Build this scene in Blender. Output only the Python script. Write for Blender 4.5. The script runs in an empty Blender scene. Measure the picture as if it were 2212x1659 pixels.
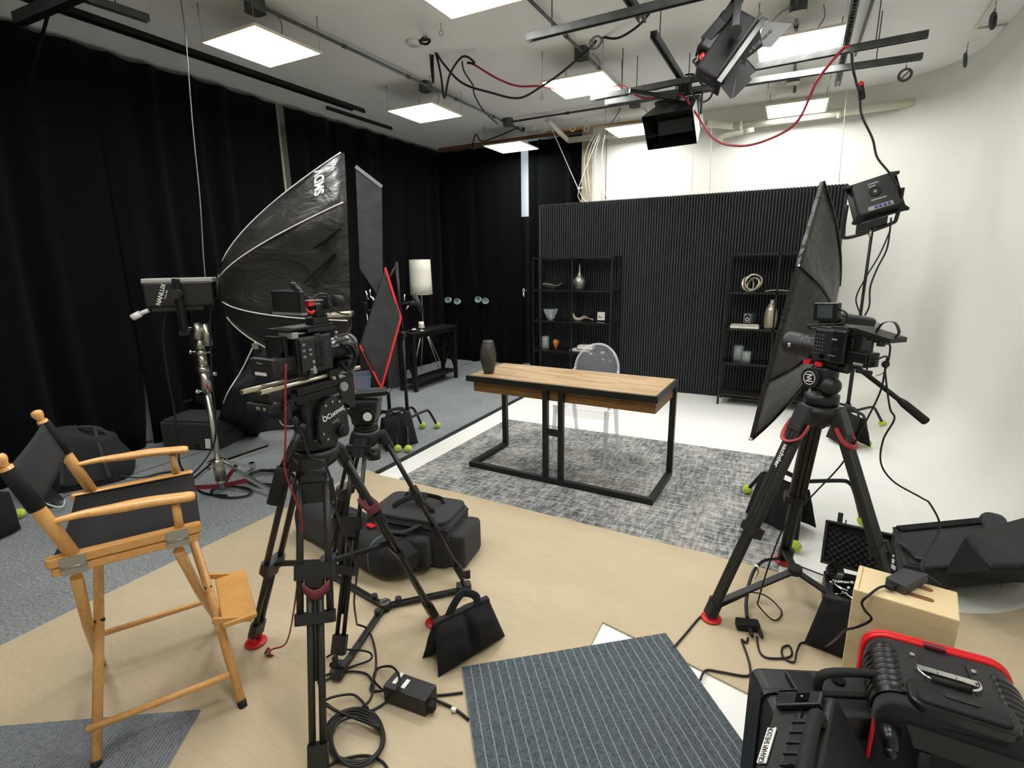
import bpy, math, random
from mathutils import Vector, Matrix, Euler
from math import pi, sin, cos, radians as rad
random.seed(7)
SC = bpy.context.scene
COL = SC.collection

# ---------------------------------------------------------------- camera
W_, H_ = 2212.0, 1659.0
FPX, CH = 1118.9, 1.6066
FW = Vector((-0.4530, 0.8614, -0.2297)).normalized()
RT = Vector((0.8867, 0.4620, -0.0150)); RT = (RT - FW*RT.dot(FW)).normalized()
UP = RT.cross(FW).normalized()
CAM = Vector((0, 0, CH))
cd = bpy.data.cameras.new('camera'); cam = bpy.data.objects.new('camera', cd); COL.objects.link(cam)
cd.sensor_fit = 'HORIZONTAL'; cd.sensor_width = 36.0; cd.lens = FPX*36.0/W_; cd.clip_start = 0.02; cd.clip_end = 60
M = Matrix(((RT.x, UP.x, -FW.x, 0), (RT.y, UP.y, -FW.y, 0), (RT.z, UP.z, -FW.z, CH), (0, 0, 0, 1)))
cam.matrix_world = M
SC.camera = cam
# ---------------------------------------------------------------- world, exposure
wd = bpy.data.worlds.new('world'); SC.world = wd; wd.use_nodes = True
wd.node_tree.nodes['Background'].inputs[0].default_value = (0.75, 0.85, 1, 1)
wd.node_tree.nodes['Background'].inputs[1].default_value = 0.3
vs = SC.view_settings
vs.view_transform = 'Standard'; vs.look = 'None'; vs.exposure = EXPOSURE = 0.06; vs.gamma = 1; vs.use_curve_mapping = False
LED_STRENGTH = 28.0      # the ceiling panels: the room's own light

# ---------------------------------------------------------------- measuring helpers: a sight line met by a real plane
def ray(x, y): return FW + RT*((x-W_/2)/FPX) - UP*((y-H_/2)/FPX)
def PZ(x, y, z=0.0):
    d = ray(x, y); return CAM + d*((z-CH)/d.z)
def PX(x, y, X):
    d = ray(x, y); return CAM + d*(X/d.x)
def PY(x, y, Y):
    d = ray(x, y); return CAM + d*(Y/d.y)
def PD(x, y, P):
    d = ray(x, y); return CAM + d*(math.hypot(P[0], P[1])/math.hypot(d.x, d.y))
def V(*a): return Vector(a)

# ---------------------------------------------------------------- materials
def lin(h):
    if isinstance(h, str):
        c = [int(h[i:i+2], 16)/255 for i in (0, 2, 4)]
        return tuple((v/12.92 if v <= .04045 else ((v+.055)/1.055)**2.4) for v in c)+(1,)
    return tuple(h)+(1,)
MATS = {}
def mat(name, col, rough=.5, metal=0, spec=.5, bump=0, bscale=200, col2=None, cscale=5, detail=4, trans=0, ior=1.45,
        emis=0, sheen=0, coat=0, stretch=(1, 1, 1), alpha=1, rand=(.35, .65), coords='Object'):
    m = bpy.data.materials.new(name); m.use_nodes = True; MATS[name] = m
    nt = m.node_tree; b = nt.nodes['Principled BSDF']
    b.inputs['Base Color'].default_value = lin(col); b.inputs['Roughness'].default_value = rough
    b.inputs['Metallic'].default_value = metal; b.inputs['Specular IOR Level'].default_value = spec
    b.inputs['Transmission Weight'].default_value = trans; b.inputs['IOR'].default_value = ior
    b.inputs['Sheen Weight'].default_value = sheen; b.inputs['Coat Weight'].default_value = coat
    b.inputs['Alpha'].default_value = alpha
    if emis:
        b.inputs['Emission Color'].default_value = lin(col); b.inputs['Emission Strength'].default_value = emis
    if bump or col2:
        tc = nt.nodes.new('ShaderNodeTexCoord'); mp = nt.nodes.new('ShaderNodeMapping')
        mp.inputs['Scale'].default_value = stretch
        nt.links.new(tc.outputs[coords], mp.inputs[0])
    if col2:
        n = nt.nodes.new('ShaderNodeTexNoise'); n.inputs['Scale'].default_value = cscale; n.inputs['Detail'].default_value = detail
        r = nt.nodes.new('ShaderNodeValToRGB'); r.color_ramp.elements[0].position = rand[0]; r.color_ramp.elements[1].position = rand[1]
        r.color_ramp.elements[0].color = lin(col); r.color_ramp.elements[1].color = lin(col2)
        nt.links.new(mp.outputs[0], n.inputs[0]); nt.links.new(n.outputs[0], r.inputs[0]); nt.links.new(r.outputs[0], b.inputs['Base Color'])
    if bump:
        n = nt.nodes.new('ShaderNodeTexNoise'); n.inputs['Scale'].default_value = bscale; n.inputs['Detail'].default_value = 3
        bp = nt.nodes.new('ShaderNodeBump'); bp.inputs['Strength'].default_value = bump; bp.inputs['Distance'].default_value = .01
        nt.links.new(mp.outputs[0], n.inputs[0]); nt.links.new(n.outputs[0], bp.inputs['Height']); nt.links.new(bp.outputs[0], b.inputs['Normal'])
    return m
mat('pewter_dark','4c4b49',.34,.75,bump=.7,bscale=60)
mat('black_plastic', '18191a', .42, bump=.15, bscale=300)
mat('black_satin', '101112', .3)
mat('black_gloss', '08090a', .12)
mat('black_metal', '1b1c1b', .38, .3)
mat('black_dark', '060607', .6)
mat('carbon', '232422', .42, .1, bump=.1, bscale=90, stretch=(1, 1, 12))
mat('black_rubber', '121212', .75)
mat('black_nylon', '131416', .78, bump=.5, bscale=420, sheen=.1)
mat('black_cordura', '1a1b1c', .9, bump=.6, bscale=500, sheen=.15)
mat('black_canvas', '0d0d0e', .95, bump=.5, bscale=350, col2='151516', cscale=6)
mat('grey_canvas','1c1e20',.95,bump=.5,bscale=350,col2='25272a',cscale=8)
mat('adapter_grey','34373a',.5,bump=.2,bscale=400)
mat('backpack_grey','26282a',.9,bump=.5,bscale=90)
mat('barn_paint','151617',.5)
mat('grey_fabric', '34373a', .92, bump=.5, bscale=500)
mat('navy_cloth', '10131d', .62, bump=.5, bscale=18)
mat('curtain_velvet', '040506', .95, bump=.3, bscale=160, sheen=.03, spec=.12)
mat('flag_cloth', '303234', .85, bump=.3, bscale=220, col2='3d3f41', cscale=9)
mat('steel', 'c9c8c2', .2, 1)
mat('hinge_metal', '9a9890', .4, .6)
mat('chrome', 'dcdcdc', .1, 1)
mat('brushed_steel', 'b5b3aa', .32, 1)
mat('galvanized', '474a49', .55, .3, col2='585b5a', cscale=14)
mat('pewter', 'a9a7a2', .3, .8, bump=.6, bscale=35)
mat('red', 'c42026', .38)
mat('red_dark', '6e2129', .5)
mat('red_strap', '6c3038', .6)
mat('red_piping', 'd0181c', .4)
mat('red_tape', 'e0323c', .5)
mat('red_cable', '8c1e2a', .45)
mat('black_cable', '0c0c0d', .42)
mat('white_cable', 'd9d9d4', .5)
mat('white_plastic', 'dfdfda', .4)
mat('white_ink', 'e6e6e2', .5)
mat('grey_plastic', '74767a', .45)
mat('silver_cloth', 'a9a9a6', .35, .5, bump=.6, bscale=25)
mat('light_grey', '8d8d8a', .45)
mat('grey_band', 'a09d98', .4, .2)
mat('tennis', 'c3d92b', .9, bump=.7, bscale=260, sheen=.4, col2='b4cc24', cscale=30)
mat('lamp_cloth', 'e6e3d6', .85, bump=.2, bscale=400)
mat('wax', 'eeeae0', .5)
mat('glass', 'cfe0dd', .03, alpha=.20, spec=1)
mat('acrylic_edge', 'dfe4ee', .04, alpha=.38, spec=1)
mat('blind_daylight_glow', 'dceaf2', .7, emis=.45)  # blind emits by itself: the daylight behind it is put into the material
mat('red_loop', '9c2f34', .5)
mat('acrylic', 'd8dee8', .03, alpha=.12, spec=1)
mat('tub_plastic', 'aab6cc', .25, trans=.7, alpha=.8)
mat('shelf_glass', '101112', .08, alpha=.75)
mat('beech', 'cf9a58', .38, bump=.05, bscale=60, col2='dca868', cscale=9, stretch=(8, 8, 1), coat=.2)
mat('beech_rail', 'cd9450', .36, col2='d9a45f', cscale=12, stretch=(3, 14, 14), coat=.25, bump=.03)
mat('ply', 'd9c394', .6, col2='e2cea3', cscale=5, stretch=(1, 1, 9), bump=.05, bscale=50)
mat('ply_edge', 'b8915c', .6)
mat('ply_hole', '7a4e33', .7)
mat('dark_wood', '0c0b0b', .5)
mat('shelf_dark_wood', '1c1512', .6)
mat('orange_ceramic', 'c9803c', .45, col2='b7702f', cscale=25, stretch=(1, 1, .2))
mat('paper_white', 'ece9e2', .7)
mat('book_black', '17171a', .5)
mat('driftwood', 'b0a48f', .85, bump=.6, bscale=60)
mat('champagne', 'c3bba8', .3, .7)
mat('blue_tag', '4aa0d8', .6)
mat('blue_trim', '54708c', .6)
mat('shell_inside', '7fa8a0', .7)
mat('screen', '3c4347', .18)
mat('screen_dark', '030304', .12)
mat('lens_glass', '0a0c12', .04, coat=1)
mat('wire', 'a9aaa6', .35, .9)
mat('rope', 'e4e2d8', .8)
mat('pipe_white', 'd9d8c6', .5)
mat('old_pipe', 'b4ad98', .7, col2='9a9380', cscale=7)
mat('trim_black', '15181b', .55, bump=.1)
mat('label_blue', '2a3a8a', .4)
mat('bristol', '9a9a94', .6)

def nt_new(name, rough):
    m = mat(name, '808080', rough); nt = m.node_tree
    return m, nt, nt.nodes['Principled BSDF'], nt.nodes.new('ShaderNodeTexCoord')
def mapn(nt, tc, s, rot=0, coords='Object', loc=(0, 0, 0)):
    mp = nt.nodes.new('ShaderNodeMapping'); mp.inputs['Scale'].default_value = s; mp.inputs['Rotation'].default_value = (0, 0, rot); mp.inputs['Location'].default_value = loc
    nt.links.new(tc.outputs[coords], mp.inputs[0]); return mp
def noise(nt, mp, sc, det=4, rough=.5):
    n = nt.nodes.new('ShaderNodeTexNoise'); n.inputs['Scale'].default_value = sc; n.inputs['Detail'].default_value = det; n.inputs['Roughness'].default_value = rough
    nt.links.new(mp.outputs[0], n.inputs[0]); return n
def ramp(nt, src, stops):
    r = nt.nodes.new('ShaderNodeValToRGB'); e = r.color_ramp.elements
    e[0].position, e[0].color = stops[0][0], lin(stops[0][1]); e[1].position, e[1].color = stops[-1][0], lin(stops[-1][1])
    for p, c in stops[1:-1]:
        k = e.new(p); k.color = lin(c)
    nt.links.new(src, r.inputs[0]); return r
def mix(nt, fac, a, b, mode='MIX'):
    x = nt.nodes.new('ShaderNodeMix'); x.data_type = 'RGBA'; x.blend_type = mode
    if isinstance(fac, (int, float)): x.inputs[0].default_value = fac
    else: nt.links.new(fac, x.inputs[0])
    for i, s in ((6, a), (7, b)):
        if isinstance(s, str): x.inputs[i].default_value = lin(s)
        else: nt.links.new(s, x.inputs[i])
    return x.outputs[2]
def bumpn(nt, b, h, st=.3, dist=.01):
    bp = nt.nodes.new('ShaderNodeBump'); bp.inputs['Strength'].default_value = st; bp.inputs['Distance'].default_value = dist
    nt.links.new(h, bp.inputs['Height']); nt.links.new(bp.outputs[0], b.inputs['Normal'])
# wall & floor paints
def paint(name, c1, c2, rough, sc=1.2, bump=.05):
    m, nt, b, tc = nt_new(name, rough); mp = mapn(nt, tc, (1, 1, 1))
    n = noise(nt, mp, sc, 5); r = ramp(nt, n.outputs[0], [(.3, c1), (.7, c2)]); nt.links.new(r.outputs[0], b.inputs['Base Color'])
    n2 = noise(nt, mp, 220, 2); bumpn(nt, b, n2.outputs[0], bump)
paint('wall_paint', 'e6e5da', 'ebeae0', .6); paint('cyc_paint', 'e2e3df', 'e8e8e5', .5); paint('cyc_wall', 'dcddd6', 'e2e2dc', .5)
paint('ceiling_paint', 'ececeb', 'f0f0ef', .8, .8, .15)
# wrinkled softbox cloth
m, nt, b, tc = nt_new('softbox_cloth', .42); mp = mapn(nt, tc, (1, 1, 1.6), .4)
n = noise(nt, mp, 3.4, 6, .55); n.inputs['Distortion'].default_value = .8; nt.links.new(ramp(nt, n.outputs[0], [(.3, '171716'), (.7, '262522')]).outputs[0], b.inputs['Base Color']); bumpn(nt, b, n.outputs[0], .55, .06)
# grey needle-felt carpet
m, nt, b, tc = nt_new('carpet_grey', .95); mp = mapn(nt, tc, (1, 1, 1))
n = noise(nt, mp, 70, 6, .7); r = ramp(nt, n.outputs[0], [(.32, '55595c'), (.5, '7f8587'), (.68, 'a5aaac')])
n3 = noise(nt, mp, 3, 3); c = mix(nt, .25, r.outputs[0], ramp(nt, n3.outputs[0], [(.3, '6e7375'), (.7, '93999b')]).outputs[0]); nt.links.new(c, b.inputs['Base Color']); bumpn(nt, b, n.outputs[0], .6)
# kraft paper with faint creases and speckle
m, nt, b, tc = nt_new('kraft', .75); mp = mapn(nt, tc, (1, 1, 1))
n = noise(nt, mp, 260, 4, .7); r = ramp(nt, n.outputs[0], [(.25, '9a8c74'), (.45, 'b7a88c'), (.75, 'c0b297')])
n2 = noise(nt, mapn(nt, tc, (1, 1.6, 1), .5), 2.2, 6, .6); nt.links.new(mix(nt, .3, r.outputs[0], ramp(nt, n2.outputs[0], [(.35, 'ab9c80'), (.7, 'c3b69b')]).outputs[0]), b.inputs['Base Color'])
n4 = noise(nt, mapn(nt, tc, (1, 2.2, 1), .9), 5, 5, .6); bumpn(nt, b, n4.outputs[0], .5, .035)
# distressed rug
m, nt, b, tc = nt_new('rug_cloth', .95)
n1 = noise(nt, mapn(nt, tc, (1.6, 1.0, 1)), 2.0, 6, .65)
n2 = noise(nt, mapn(nt, tc, (2.4, 15, 1)), 3.0, 6, .72); n3 = noise(nt, mapn(nt, tc, (15, 3, 1)), 3.0, 6, .72)
a = ramp(nt, n2.outputs[0], [(.44, '2b3135'), (.5, '787c7c'), (.555, 'c4c2bc')]); c = ramp(nt, n3.outputs[0], [(.44, '333b40'), (.5, '757a7c'), (.555, 'bcbbb8')])
mx = mix(nt, .5, a.outputs[0], c.outputs[0]); r1 = ramp(nt, n1.outputs[0], [(.40, '3f484d'), (.5, '7d7f7e'), (.60, 'b9b4ad')])
nt.links.new(mix(nt, .33, mx, r1.outputs[0]), b.inputs['Base Color']); bumpn(nt, b, n2.outputs[0], .4)
# ribbed mat : thin light lines along its length
def ribmat(name, pitch, base1, base2, line, lw):
    m, nt, b, tc = nt_new(name, .95); mp = mapn(nt, tc, (1, 1, 1))
    n = noise(nt, mp, 90, 5, .7); r = ramp(nt, n.outputs[0], [(.35, base1), (.65, base2)])
    sp = nt.nodes.new('ShaderNodeSeparateXYZ'); nt.links.new(mp.outputs[0], sp.inputs[0])
    nz = noise(nt, mapn(nt, tc, (40, 40, 1)), 1.5, 3); q = nt.nodes.new('ShaderNodeMath'); q.operation = 'MULTIPLY_ADD'; q.inputs[1].default_value = .004; nt.links.new(nz.outputs[0], q.inputs[0]); nt.links.new(sp.outputs[0], q.inputs[2])
    d = nt.nodes.new('ShaderNodeMath'); d.operation = 'DIVIDE'; d.inputs[1].default_value = pitch; nt.links.new(q.outputs[0], d.inputs[0])
    f = nt.nodes.new('ShaderNodeMath'); f.operation = 'FRACT'; nt.links.new(d.outputs[0], f.inputs[0])
    r2 = ramp(nt, f.outputs[0], [(0, 'ffffff'), (lw*.6, 'ffffff'), (lw, '000000'), (1, '000000')])
    nt.links.new(mix(nt, r2.outputs[0], r.outputs[0], line), b.inputs['Base Color']); bumpn(nt, b, n.outputs[0], .5)
ribmat('ribbed_mat', .0358, '3a4146', '5b6469', '838b90', .13)
ribmat('patch_mat', .012, '555b60', '7b8186', '8b9196', .3)
# wood plank desk top / apron
def planks(name, pitch, stops, length=1.0):
    m, nt, b, tc = nt_new(name, .38)
    sp = nt.nodes.new('ShaderNodeSeparateXYZ'); nt.links.new(tc.outputs['Object'], sp.inputs[0])
    bt = nt.nodes.new('ShaderNodeTexBrick'); bt.inputs['Scale'].default_value = 1; bt.inputs['Brick Width'].default_value = length*.32; bt.inputs['Row Height'].default_value = pitch
    bt.inputs['Mortar Size'].default_value = .0006; bt.inputs['Color1'].default_value = (0, 0, 0, 1); bt.inputs['Color2'].default_value = (1, 1, 1, 1); bt.inputs['Mortar'].default_value = (.2, .2, .2, 1)
    nt.links.new(tc.outputs['Object'], bt.inputs[0])
    g = noise(nt, mapn(nt, tc, (3, 60, 60)), 3, 6, .65)
    k = noise(nt, mapn(nt, tc, (1, 8, 8)), 5, 3)
    a = mix(nt, .45, bt.outputs[0], g.outputs[0]); a = mix(nt, .35, a, k.outputs[0])
    r = ramp(nt, a, stops); nt.links.new(r.outputs[0], b.inputs['Base Color']); bumpn(nt, b, g.outputs[0], .15)
planks('desk_wood', .033, [(.15, '604630'), (.32, '8f7552'), (.5, 'a88d68'), (.7, 'bba581'), (.9, '977d5c')])
m, nt, b, tc = nt_new('apron_wood', .5); g = noise(nt, mapn(nt, tc, (2, 30, 30)), 3, 6, .65)
nt.links.new(ramp(nt, g.outputs[0], [(.3, '3d260f'), (.45, '6b4a22'), (.6, '7d5c30'), (.75, '5d3d1b')]).outputs[0], b.inputs['Base Color'])
mat('fluted_paint', '35393c', .55, bump=.05, bscale=40, col2='3a3d40', cscale=3)
mat('groove_black', '070809', .8)
# LED diffuser
m = mat('led_diffuser', 'fffdf8', .4, emis=LED_STRENGTH)
m.node_tree.nodes['Principled BSDF'].inputs['Base Color'].default_value = (.9, .9, .9, 1)
mat('lamp_white_frame', 'e8e0c8', .4)

# ---------------------------------------------------------------- geometry builder
def fr(axis, up=Vector((0, 0, 1))):
    z = Vector(axis).normalized(); u = Vector(up)
    if abs(z.dot(u)) > .98: u = Vector((1, 0, 0)) if abs(z.x) < .9 else Vector((0, 1, 0))
    x = u.cross(z).normalized(); y = z.cross(x); return x, y, z
def cr(pts, n=8, closed=False):
    P = [Vector(p) for p in pts]; out = []; N = len(P)
    if N < 3: return P
    rng = range(N if closed else N-1)
    for i in rng:
        if closed: a, b, c, d = P[i-1], P[i], P[(i+1) % N], P[(i+2) % N]
        else: a, b, c, d = P[max(i-1, 0)], P[i], P[i+1], P[min(i+2, N-1)]
        for k in range(n):
            t = k/n; out.append(.5*((2*b)+(c-a)*t+(2*a-5*b+4*c-d)*t*t+(3*b-a-3*c+d)*t**3))
    if not closed: out.append(P[-1])
    return out
class G:
    def __init__(s): s.v = []; s.f = []; s.mi = []; s.sm = []; s.k = 0
    def raw(s, vs, fs, smooth=False):
        o = len(s.v); s.v += [Vector(v) for v in vs]; s.f += [tuple(i+o for i in f) for f in fs]
        s.mi += [s.k]*len(fs); s.sm += [smooth]*len(fs); return s
    def box(s, c, d, ax=None):
        c = Vector(c); X, Y, Z = ax if ax else (V(1, 0, 0), V(0, 1, 0), V(0, 0, 1)); x, y, z = X*d[0]/2, Y*d[1]/2, Z*d[2]/2
        vs = [c+x*i+y*j+z*k for k in (-1, 1) for j in (-1, 1) for i in (-1, 1)]
        return s.raw(vs, [(0, 2, 3, 1), (4, 5, 7, 6), (0, 1, 5, 4), (2, 6, 7, 3), (0, 4, 6, 2), (1, 3, 7, 5)])
    def bb(s, x0, x1, y0, y1, z0, z1): return s.box(((x0+x1)/2, (y0+y1)/2, (z0+z1)/2), (x1-x0, y1-y0, z1-z0))
    def rbox(s, c, d, r=.02, ax=None, n=4):          # box with corners rounded in its own x-y plane, along z
        c = Vector(c); X, Y, Z = ax if ax else (V(1, 0, 0), V(0, 1, 0), V(0, 0, 1)); hx, hy = d[0]/2, d[1]/2; r = min(r, hx*.99, hy*.99)
        pl = []
        for qx, qy, a0 in ((hx-r, hy-r, 0), (-hx+r, hy-r, pi/2), (-hx+r, -hy+r, pi), (hx-r, -hy+r, 1.5*pi)):
            for k in range(n+1): a = a0+pi/2*k/n; pl.append((qx+r*cos(a), qy+r*sin(a)))
        return s.prism([c+X*p[0]+Y*p[1]-Z*d[2]/2 for p in pl], Z*d[2])
    def prism(s, pts, ext, smooth=False):
        n = len(pts); ext = Vector(ext); vs = [Vector(p) for p in pts]+[Vector(p)+ext for p in pts]
        fs = [tuple(range(n))[::-1], tuple(range(n, 2*n))]+[(i, (i+1) % n, (i+1) % n+n, i+n) for i in range(n)]
        return s.raw(vs, fs, smooth)
    def bar(s, a, b, w, h, up=(0, 0, 1)):
        a, b = Vector(a), Vector(b); x, y, z = fr(b-a, up); return s.box((a+b)/2, (w, h, (b-a).length), (x, y, z))
    def tube(s, pts, r, n=8, closed=False, flat=1.0, up=(0, 0, 1)):
        P = [Vector(p) for p in pts]; N = len(P); R = r if isinstance(r, (list, tuple)) else [r]*N
        T = []
        for i in range(N):
            if closed: t = P[(i+1) % N]-P[i-1]
            else: t = P[min(i+1, N-1)]-P[max(i-1, 0)]
            T.append(t.normalized() if t.length > 1e-9 else V(0, 0, 1))
        x, y, _ = fr(T[0], up); vs = []; 
        for i in range(N):
            x = (x-T[i]*x.dot(T[i])); x = x.normalized() if x.length > 1e-6 else fr(T[i])[0]; y = T[i].cross(x)
            for k in range(n): a = 2*pi*k/n; vs.append(P[i]+x*R[i]*cos(a)+y*R[i]*flat*sin(a))
        fs = []
        for i in range(N if closed else N-1):
            j = (i+1) % N
            for k in range(n): l = (k+1) % n; fs.append((i*n+k, i*n+l, j*n+l, j*n+k))
        s.raw(vs, fs, True)
        if not closed:
            o = len(s.v)-len(vs); s.f += [tuple(o+k for k in range(n))[::-1], tuple(o+(N-1)*n+k for k in range(n))]; s.mi += [s.k]*2; s.sm += [False]*2
        return s
    def cyl(s, a, b, r, r2=None, n=20): return s.tube([a, b], [r, r2 if r2 is not None else r], n)
    def lathe(s, prof, c=(0, 0, 0), axis=(0, 0, 1), n=28, smooth=True, caps=True):
        c = Vector(c); x, y, z = fr(axis); vs = []; m = len(prof)
        for r, h in prof:
            for k in range(n): a = 2*pi*k/n; vs.append(c+z*h+x*r*cos(a)+y*r*sin(a))
        fs = [(i*n+k, i*n+(k+1) % n, (i+1)*n+(k+1) % n, (i+1)*n+k) for i in range(m-1) for k in range(n)]
        s.raw(vs, fs, smooth)
        if caps:
            o = len(s.v)-len(vs)
            for i, fl in ((0, 1), (m-1, 0)):
                if prof[i][0] > 1e-4:
                    t = tuple(o+i*n+k for k in range(n)); s.f.append(t[::-1] if fl else t); s.mi.append(s.k); s.sm.append(False)
        return s
    def ball(s, c, r, n=16, sc=(1, 1, 1), ax=None):
        c = Vector(c); X, Y, Z = ax if ax else (V(1, 0, 0), V(0, 1, 0), V(0, 0, 1)); vs = []; fs = []
        for i in range(n//2+1):
            p = pi*i/(n//2)
            for k in range(n): a = 2*pi*k/n; vs.append(c+X*r*sc[0]*sin(p)*cos(a)+Y*r*sc[1]*sin(p)*sin(a)+Z*r*sc[2]*cos(p))
        for i in range(n//2):
            for k in range(n): fs.append((i*n+k, (i+1)*n+k, (i+1)*n+(k+1) % n, i*n+(k+1) % n))
        return s.raw(vs, fs, True)
    def grid(s, fn, nu, nv, closeu=False, smooth=True):
        vs = [fn(i/nu, j/nv) for j in range(nv+1) for i in range(nu+(0 if closeu else 1))]; w = nu+(0 if closeu else 1); fs = []
        for j in range(nv):
            for i in range(nu): k = (i+1) % w if closeu else i+1; fs.append((j*w+i, j*w+k, (j+1)*w+k, (j+1)*w+i))
        return s.raw(vs, fs, smooth)
    def quad(s, a, b, c, d): return s.raw([a, b, c, d], [(0, 1, 2, 3)])
    def mark(s, k): s.k = k; return s
    def xf(s, Mx): s.v = [Mx @ v for v in s.v]; return s

RM = {}
def build(g, name, mats, parent=None, local=None, bevel=0, seg=2, solid=0, sub=0, auto=True):
    """one mesh object; with a parent the geometry is given in world space unless local=True"""
    me = bpy.data.meshes.new(name); o = bpy.data.objects.new(name, me); COL.objects.link(o)
    if parent is not None:
        R = RM[parent.name]; o.parent = parent; RM[o.name] = R
        vs = g.v if local else [R.inverted() @ v for v in g.v]
    elif local: vs = g.v; RM[o.name] = Matrix.Identity(4)
    else:
        n = len(g.v); cx = sum(v.x for v in g.v)/n; cy = sum(v.y for v in g.v)/n; cz = min(v.z for v in g.v)
        R = Matrix.Translation((cx, cy, cz)); o.location = (cx, cy, cz); RM[o.name] = R; c = V(cx, cy, cz); vs = [v-c for v in g.v]
    me.from_pydata([tuple(v) for v in vs], [], g.f)
    for mn in (mats if isinstance(mats, (list, tuple)) else [mats]): me.materials.append(MATS[mn])
    me.polygons.foreach_set('material_index', g.mi); me.polygons.foreach_set('use_smooth', g.sm); me.update()
    if solid: md = o.modifiers.new('s', 'SOLIDIFY'); md.thickness = solid; md.offset = 0
    if bevel: md = o.modifiers.new('b', 'BEVEL'); md.width = bevel; md.segments = seg; md.limit_method = 'ANGLE'; md.angle_limit = rad(40)
    if sub: md = o.modifiers.new('u', 'SUBSURF'); md.levels = sub; md.render_levels = sub
    return o
def tag(o, label, cat, group=None):
    o['label'] = label; o['category'] = cat
    if group: o['group'] = group
    return o
def struct(o): o['kind'] = 'structure'; return o
def thing(name, label, cat, loc=(0, 0, 0), rz=0, group=None):
    o = bpy.data.objects.new(name, None); COL.objects.link(o); o.location = loc; o.rotation_euler = (0, 0, rz); o.empty_display_size = .1
    RM[o.name] = Matrix.Translation(loc) @ Matrix.Rotation(rz, 4, 'Z'); return tag(o, label, cat, group)
def one(g, name, mats, label, cat, group=None, **k): return tag(build(g, name, mats, **k), label, cat, group)
def dup(root, loc, rz, label, group=None):
    def cp(o, p):
        c = o.copy(); COL.objects.link(c); c.parent = p
        for ch in [x for x in KIDS if x.parent == o]: cp(ch, c)
        return c
    KIDS = [x for x in bpy.data.objects]
    r = root.copy(); COL.objects.link(r); r.location = loc; r.rotation_euler = (0, 0, rz); r['label'] = label
    if group: r['group'] = group
    for ch in [x for x in KIDS if x.parent == root]: cp(ch, r)
    return r
def text(body, size, mn, parent, org, xd, yd, name='lettering', ext=.0006, align='CENTER', local=None, bold=False, sy=1.0):
    cu = bpy.data.curves.new('t', 'FONT'); cu.body = body; cu.size = size; cu.extrude = ext; cu.align_x = align; cu.align_y = 'CENTER'
    if bold: cu.offset = size*.018
    to = bpy.data.objects.new('t', cu); COL.objects.link(to); dg = bpy.context.evaluated_depsgraph_get()
    me = bpy.data.meshes.new_from_object(to.evaluated_get(dg)); bpy.data.objects.remove(to)
    x = Vector(xd).normalized(); y = Vector(yd); y = (y-x*y.dot(x)).normalized(); z = x.cross(y); g = G()
    g.raw([Vector(org)+x*v.co.x+y*v.co.y*sy+z*v.co.z for v in me.vertices], [tuple(p.vertices) for p in me.polygons])
    return build(g, name, mn, parent, local=local)
# ================================================================= ROOM
XL, XR, YB, YF, ZC = -5.25, 1.32, 7.12, -1.7, 3.34
g = G().bb(-2.72, XR+.05, YF, YB+.05, -.06, 0); struct(build(g, 'floor', 'cyc_paint'))
g = G().bb(XL-.1, XR+.6, YF-.1, YB+.7, ZC, ZC+.08); struct(build(g, 'ceiling', 'ceiling_paint'))
g = G().bb(XL-.1, XL, YF, YB+.6, -.06, ZC); struct(build(g, 'wall_left', 'wall_paint'))
g = G().bb(XL-.1, -2.5, YB+.5, YB+.6, -.06, ZC); struct(build(g, 'wall_far_left', 'wall_paint'))
g = G().bb(XL-.1, XR+.3, YF-.1, YF, -.06, ZC); struct(build(g, 'wall_front', 'wall_paint'))
# cyclorama: coved wall swept along the back and round the vertical corner to the right
CR = .50
def cyc_prof():
    p = [(CR, 0.0)]+[(CR-CR*sin(a), CR-CR*cos(a)) for a in [pi/2*k/24 for k in range(1, 25)]]+[(0, 1.5), (0, ZC)]
    return p
def cyc_path(part):
    R = .98; pts = []
    arc = [(XR-R+R*sin(a), YB-R+R*cos(a), sin(a), cos(a)) for a in [pi/2*k/16 for k in range(17)]]
    if part == 0: return [(-2.47, YB, 0, 1)]+[(x, YB, 0, 1) for x in (-1.5, -.6, .1)]+arc[:9]
    return arc[8:]+[(XR, y, 1, 0) for y in (5, 4, 3, 2, 1, 0, YF)]
for part, nm in ((0, 'wall_back'), (1, 'wall_right')):
    pa, pr = cyc_path(part), cyc_prof(); vs = [V(x-nx*d, y-ny*d, z) for x, y, nx, ny in pa for d, z in pr]; m_ = len(pr)
    fs = [(i*m_+j, (i+1)*m_+j, (i+1)*m_+j+1, i*m_+j+1) for i in range(len(pa)-1) for j in range(m_-1)]
    g = G().raw(vs, fs, True); struct(build(g, nm, 'cyc_wall'))
g = G().bb(-2.62, -2.47, YB-.01, YB+.5, 0, ZC); struct(build(g, 'trim_1', 'old_pipe'))
# carpet fields left of the cyclorama edge
g = G().bb(XL+.003, -4.485, YF+.003, YB+.49, -.05, .006); one(g, 'carpet', 'carpet_grey', 'grey felt carpet strip running under the black curtain beyond the dark seam', 'carpet')
g = G().bb(-4.47, -2.745, YF+.003, YB+.49, -.05, .006); one(g, 'carpet', 'carpet_grey', 'wide grey felt carpet between the dark seam and the white studio floor', 'carpet')
g = G().bb(-4.487, -4.468, YF, YB+.5, -.05, .005); struct(build(g, 'trim_2', 'trim_black'))
g = G().bb(-2.748, -2.70, 2.875, YB-.83, -.001, .012); struct(build(g, 'trim_3', 'trim_black', bevel=.003))
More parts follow.
